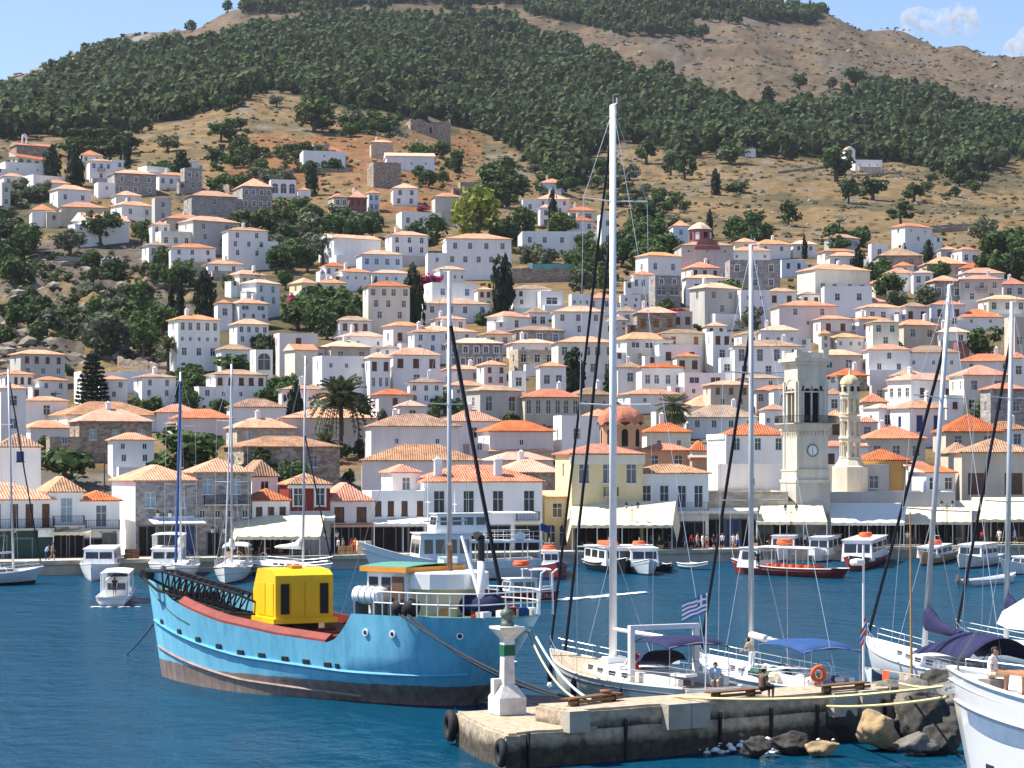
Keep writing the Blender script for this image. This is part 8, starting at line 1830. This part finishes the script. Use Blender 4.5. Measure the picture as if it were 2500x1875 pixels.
for a in [(112,2.0,'person in light blue shirt bending forward on the left quay','lean','light blue','navy',0.3),(128,2.4,'person in brown shorts walking on the left quay','walk','grey','brown',0.1),
 (1753,1.6,'person in orange top walking beside the white shirted one','walk','orange','navy',2.8),(1764,1.2,'person in white shirt and dark shorts on the open quay','walk','white','navy',-1.4),(1790,2.6,'person in pale clothes near the arcade doors','stand','white','beige'),(1800,2.9,'person in blue shorts near the arcade doors','walk','white','blue'),
 (1688,2.4,'person in red top in the crowd under the long awning','stand','red','black'),(1702,2.9,'person in pink top in the crowd under the long awning','walk','pink','grey'),(1715,2.2,'person in white dress in the crowd under the long awning','stand','white','white'),(1726,3.0,'person in red shorts in the crowd under the long awning','stand','beige','red'),(1672,2.6,'person in blue shirt left of the crowd','walk','blue','beige'),(1742,3.6,'person in dark clothes behind the open quay','stand','black','black'),
 (860,3.0,'person in red dress outside the pinkish house','stand','red','red'),(868,2.6,'person in orange shirt outside the pinkish house','walk','orange','red'),(826,3.4,'person in white shirt at the dark doorway','stand','white','navy'),(838,3.8,'person in grey at the dark doorway','stand','grey','black'),
 (1610,2.0,'person in beige between the small boats','stand','beige','grey'),(1635,2.4,'person in black shirt under the broad awning','stand','black','grey'),(1590,3.0,'person in green under the broad awning','stand','green','navy'),(2215,3.0,'person in white near the striped awning','stand','white','grey'),(2398,2.4,'person in red on the right end of the quay','stand','red','navy'),(2440,2.8,'person in white on the right end of the quay','walk','white','beige'),(2478,2.2,'person in blue on the right end of the quay','stand','blue','black'),
 (1990,2.4,'person in yellowish top below the clock tower','stand','beige','navy'),(1965,2.8,'person with white shirt below the clock tower','walk','white','black')]: qp(*a)
_q = wl(1850,1404); person('person in black standing on the red tour boat', (_q.x, _q.y, .62), -1.4, 'stand', 'black', 'black')
_q = wl(280,1470); person('person in dark clothes steering the small motorboat', (_q.x, _q.y, .45), 1.8, 'stand', 'black', 'navy', 1.5)
# nearer people
def boatw(par, L, x, y, z): c, s = math.cos(par.rotation_euler[2]), math.sin(par.rotation_euler[2]); return (par.location.x+x*c-y*s, par.location.y+x*s+y*c, z)
person('person in red shirt bending in the cockpit of the cream yacht', boatw(tA, LA, .33*LA, 1.0, .95), tA.rotation_euler[2]+2.2, 'lean', 'red', 'red', 1.75)
person('person in blue shirt seated at the stern of the cream yacht', boatw(tA, LA, .05*LA, -.6, 1.35), tA.rotation_euler[2]+2.6, 'sit', 'light blue', 'beige', 1.75)
person('shirtless person standing at the mast of the yacht with blue bimini', boatw(tB, LB, .52*LB, .5, 1.15), tB.rotation_euler[2]+.5, 'lean', 'beige', 'white', 1.75)
_q = onlevel(1862,1686,2.28); person('seated person in brown hat and dark clothes on the pier bench', (_q.x, _q.y+.1, 2.26), .6, 'sit', 'brown', 'black', 1.75, True, 'beige')
_p = yw(.862*LY, .35, 4.55); mb = MB(); mb.bx(-.3,.3,-.3,.3,-.45,-.0); mb.part('deck_seat', mat('grey_seat_cloth', (.22,.20,.19), .9), MY, loc=(.862*LY,.35,4.5)); person('person in white shirt with dark hair seated on the yacht foredeck', (_p.x,_p.y,4.53), -.45, 'sit', 'white', 'beige', 1.8, True)
# ---------------------------------------------------------------- clouds
def cloud(label, px, py, wpx, hpx, d, seed, balls):
    s = F/d; mb = MB(); w, h = wpx/s, hpx/s
    for u, v, r in balls: mb.ball((u*w, 0, v*h), r*h, 16, 10, sq=(1.25,1,1))
    t = link('cloud', mb.mesh('cloud', CLOUDM), None, W(px, py, d)); tag(t, label, 'cloud')
CLOUDM = bpy.data.materials.new('cloud_vapour'); CLOUDM.use_nodes = True; nt = CLOUDM.node_tree; nt.nodes.clear(); N = nt.nodes.new; L = nt.links.new
out = N('ShaderNodeOutputMaterial'); pv = N('ShaderNodeVolumePrincipled'); tc = N('ShaderNodeTexCoord'); nz = N('ShaderNodeTexNoise'); nz.inputs['Scale'].default_value = .028; nz.inputs['Detail'].default_value = 4; L(tc.outputs['Object'], nz.inputs[0])
mr = N('ShaderNodeMapRange'); mr.inputs[1].default_value = .45; mr.inputs[2].default_value = .75; mr.inputs[4].default_value = .045; L(nz.outputs[0], mr.inputs[0]); L(mr.outputs[0], pv.inputs['Density']); pv.inputs['Color'].default_value = (.97,.97,.98,1); pv.inputs['Anisotropy'].default_value = .2; L(pv.outputs[0], out.inputs['Volume'])
cloud('small white cloud above the right ridge', 2285, 55, 170, 80, 7000, 1, [(-.28,.08,.42),(-.05,.1,.36),(.18,-.08,.40),(.36,.15,.46),(.1,.15,.3),(-.42,-.3,.22),(.46,-.1,.34)])
cloud('piece of white cloud at the upper right edge', 2540, 120, 150, 120, 7000, 2, [(-.25,-.1,.4),(.05,.1,.5),(.3,-.05,.45)])
# ---------------------------------------------------------------- what singles each house out
LM = [('the clock tower',1966,1080),('the tiered belfry',2075,1010),('the orange dome',1516,1040),('the tall date palm',832,1020),('the fan palm',1645,1000),('the dark red house',755,1215),('the yellow waterfront house',1480,1170),('the red church',1715,610),('the four windowed mansion',1168,615),('the yellow green tree',1165,530),('the monastery arcade',68,398),('the arched villa',788,388),('the maroon house',868,505),('the turquoise pool',1350,650),('the rock crag',180,690),('the star shaped conifer',226,920),('the ridge chapel',2070,380),('the crimson bougainvillea',1036,690),('the blue shuttered house',2264,1030),('the walled grove',690,580),('the tallest cypress',1008,730),('the pool wall cypress',1226,700),('the broad cypress',1402,910),('the large dark tree',1783,740),('the white framed grey house',1840,670),('the five windowed white house',474,825),('the stone waterfront houses',480,1200),('the long waterfront house',1180,1220),('the ochre house',2160,1160),('the leaning masts',2320,760),('the umbrella pine',2200,525),('the cream chapel',735,880),('the tall narrow house',942,740),('the round green tree',2402,840)]
CN = {'w':'white','W':'bright white','p':'pinkish','c':'cream','y':'pale yellow','o':'ochre','b':'pale blue','m':'maroon','k':'grey','e':'beige','g':'grey stone','s':'brown stone','n':'pale stone','q':'orange','R':'red'}
RN = {'s':'salmon','r':'red','b':'brown','x':'speckled','p':'pale'}
NW = ['no','one','two','three','four','five','six','seven','eight','nine','ten','eleven','twelve']
pend = []
for h_ in HOUSES:
    if h_['label']: continue
    form, tk = h_['roof'][0], h_['roof'][1:] or 's'; size = 'small ' if h_['w'] < 6.2 else ('long ' if h_['w'] > 11.5 else ('tall ' if h_['h'] > 7.5 else ''))
    sty = ''.join(s for _, s in h_['rr']); wn_ = {'b':'blue ','n':'brown ','k':'grey ','g':'green ','u':'ochre ','l':'pale ','v':'navy '}.get(next((c for c in sty if c in 'bnkgulv'), ''), ''); arch = 'arched ' if 'a' in sty or 'A' in sty else ''
    n = h_['n']; win = f"{NW[min(n,12)]} {arch or wn_}window{'s' if n != 1 else ''}" if n else 'blank wall'; roof = 'flat roof' if form == 'f' else f"{RN[tk]} roof"
    best = sorted(LM, key=lambda m: (m[1]-h_['px'])**2+(1.3*(m[2]-h_['py']))**2)[0]; dx, dy = h_['px']-best[1], h_['py']-best[2]
    dist = math.hypot(dx, dy); rel = ('left of' if dx < 0 else 'right of') if abs(dx) > 1.2*abs(dy) else ('above' if dy < 0 else 'below'); rel = ('just ' if dist < 70 else ('far ' if dist > 190 else ''))+rel
    pend.append([f"{size}{CN[h_['wall']]} house, {roof}, {win}, {rel} {best[0]}", h_])
from collections import defaultdict
grp = defaultdict(list)
for lb, h_ in pend: grp[lb].append(h_)
ORD = ['first','second','third','fourth','fifth','sixth','seventh','eighth','ninth','tenth','eleventh','twelfth','thirteenth','fourteenth','fifteenth']
for lb, hs in grp.items():
    if len(hs) == 2:
        a, c = hs
        if abs(a['py']-c['py']) > .7*abs(a['px']-c['px']): hs.sort(key=lambda q: q['py']); w = ['upper','lower']
        else: hs.sort(key=lambda q: q['px']); w = ['left-hand','right-hand']
    elif len(hs) > 2: hs.sort(key=lambda q: q['px']); w = ['leftmost']+[f'{ORD[i]} from left' for i in range(1, len(hs)-1)]+['rightmost']
    else: w = ['']
    for h_, k in zip(hs, w): tag(h_['o'], (k+' '+lb).strip(), 'house', 'houses stacked up the hillside')
# trees of one grove, told apart by their place in it
gt = defaultdict(list)
for o in list(col.objects):
    if o.parent is None and o.get('category') in ('tree','shrub') and o.get('group') == o.get('label'): gt[o['label']].append(o)
CARD = ORD+['sixteenth','seventeenth','eighteenth','nineteenth','twentieth','twenty-first','twenty-second','twenty-third','twenty-fourth','twenty-fifth','twenty-sixth','twenty-seventh','twenty-eighth','twenty-ninth','thirtieth','thirty-first','thirty-second','thirty-third','thirty-fourth','thirty-fifth','thirty-sixth']
for lb, os_ in gt.items():
    os_.sort(key=lambda o: to_px(o.location)[0])
    for i, o in enumerate(os_): o['group'] = 'trees: '+lb; o['label'] = ('leftmost ' if i == 0 else ('rightmost ' if i == len(os_)-1 else CARD[i]+' from left, '))+lb
# ---------------------------------------------------------------- thin summer haze over the whole bay
HZ = bpy.data.materials.new('summer_haze'); HZ.use_nodes = True; nt = HZ.node_tree; nt.nodes.clear(); o_ = nt.nodes.new('ShaderNodeOutputMaterial'); pv = nt.nodes.new('ShaderNodeVolumePrincipled'); pv.inputs['Color'].default_value = (.80,.88,1,1); pv.inputs['Density'].default_value = .000035; pv.inputs['Anisotropy'].default_value = .3; nt.links.new(pv.outputs[0], o_.inputs['Volume'])
mb = MB(); mb.bx(-3500, 3500, -700, 4700, -6, 560); o = link('haze', mb.mesh('haze', HZ)); tag(o, 'thin summer haze over the harbour and mountain', 'haze', kind='stuff')
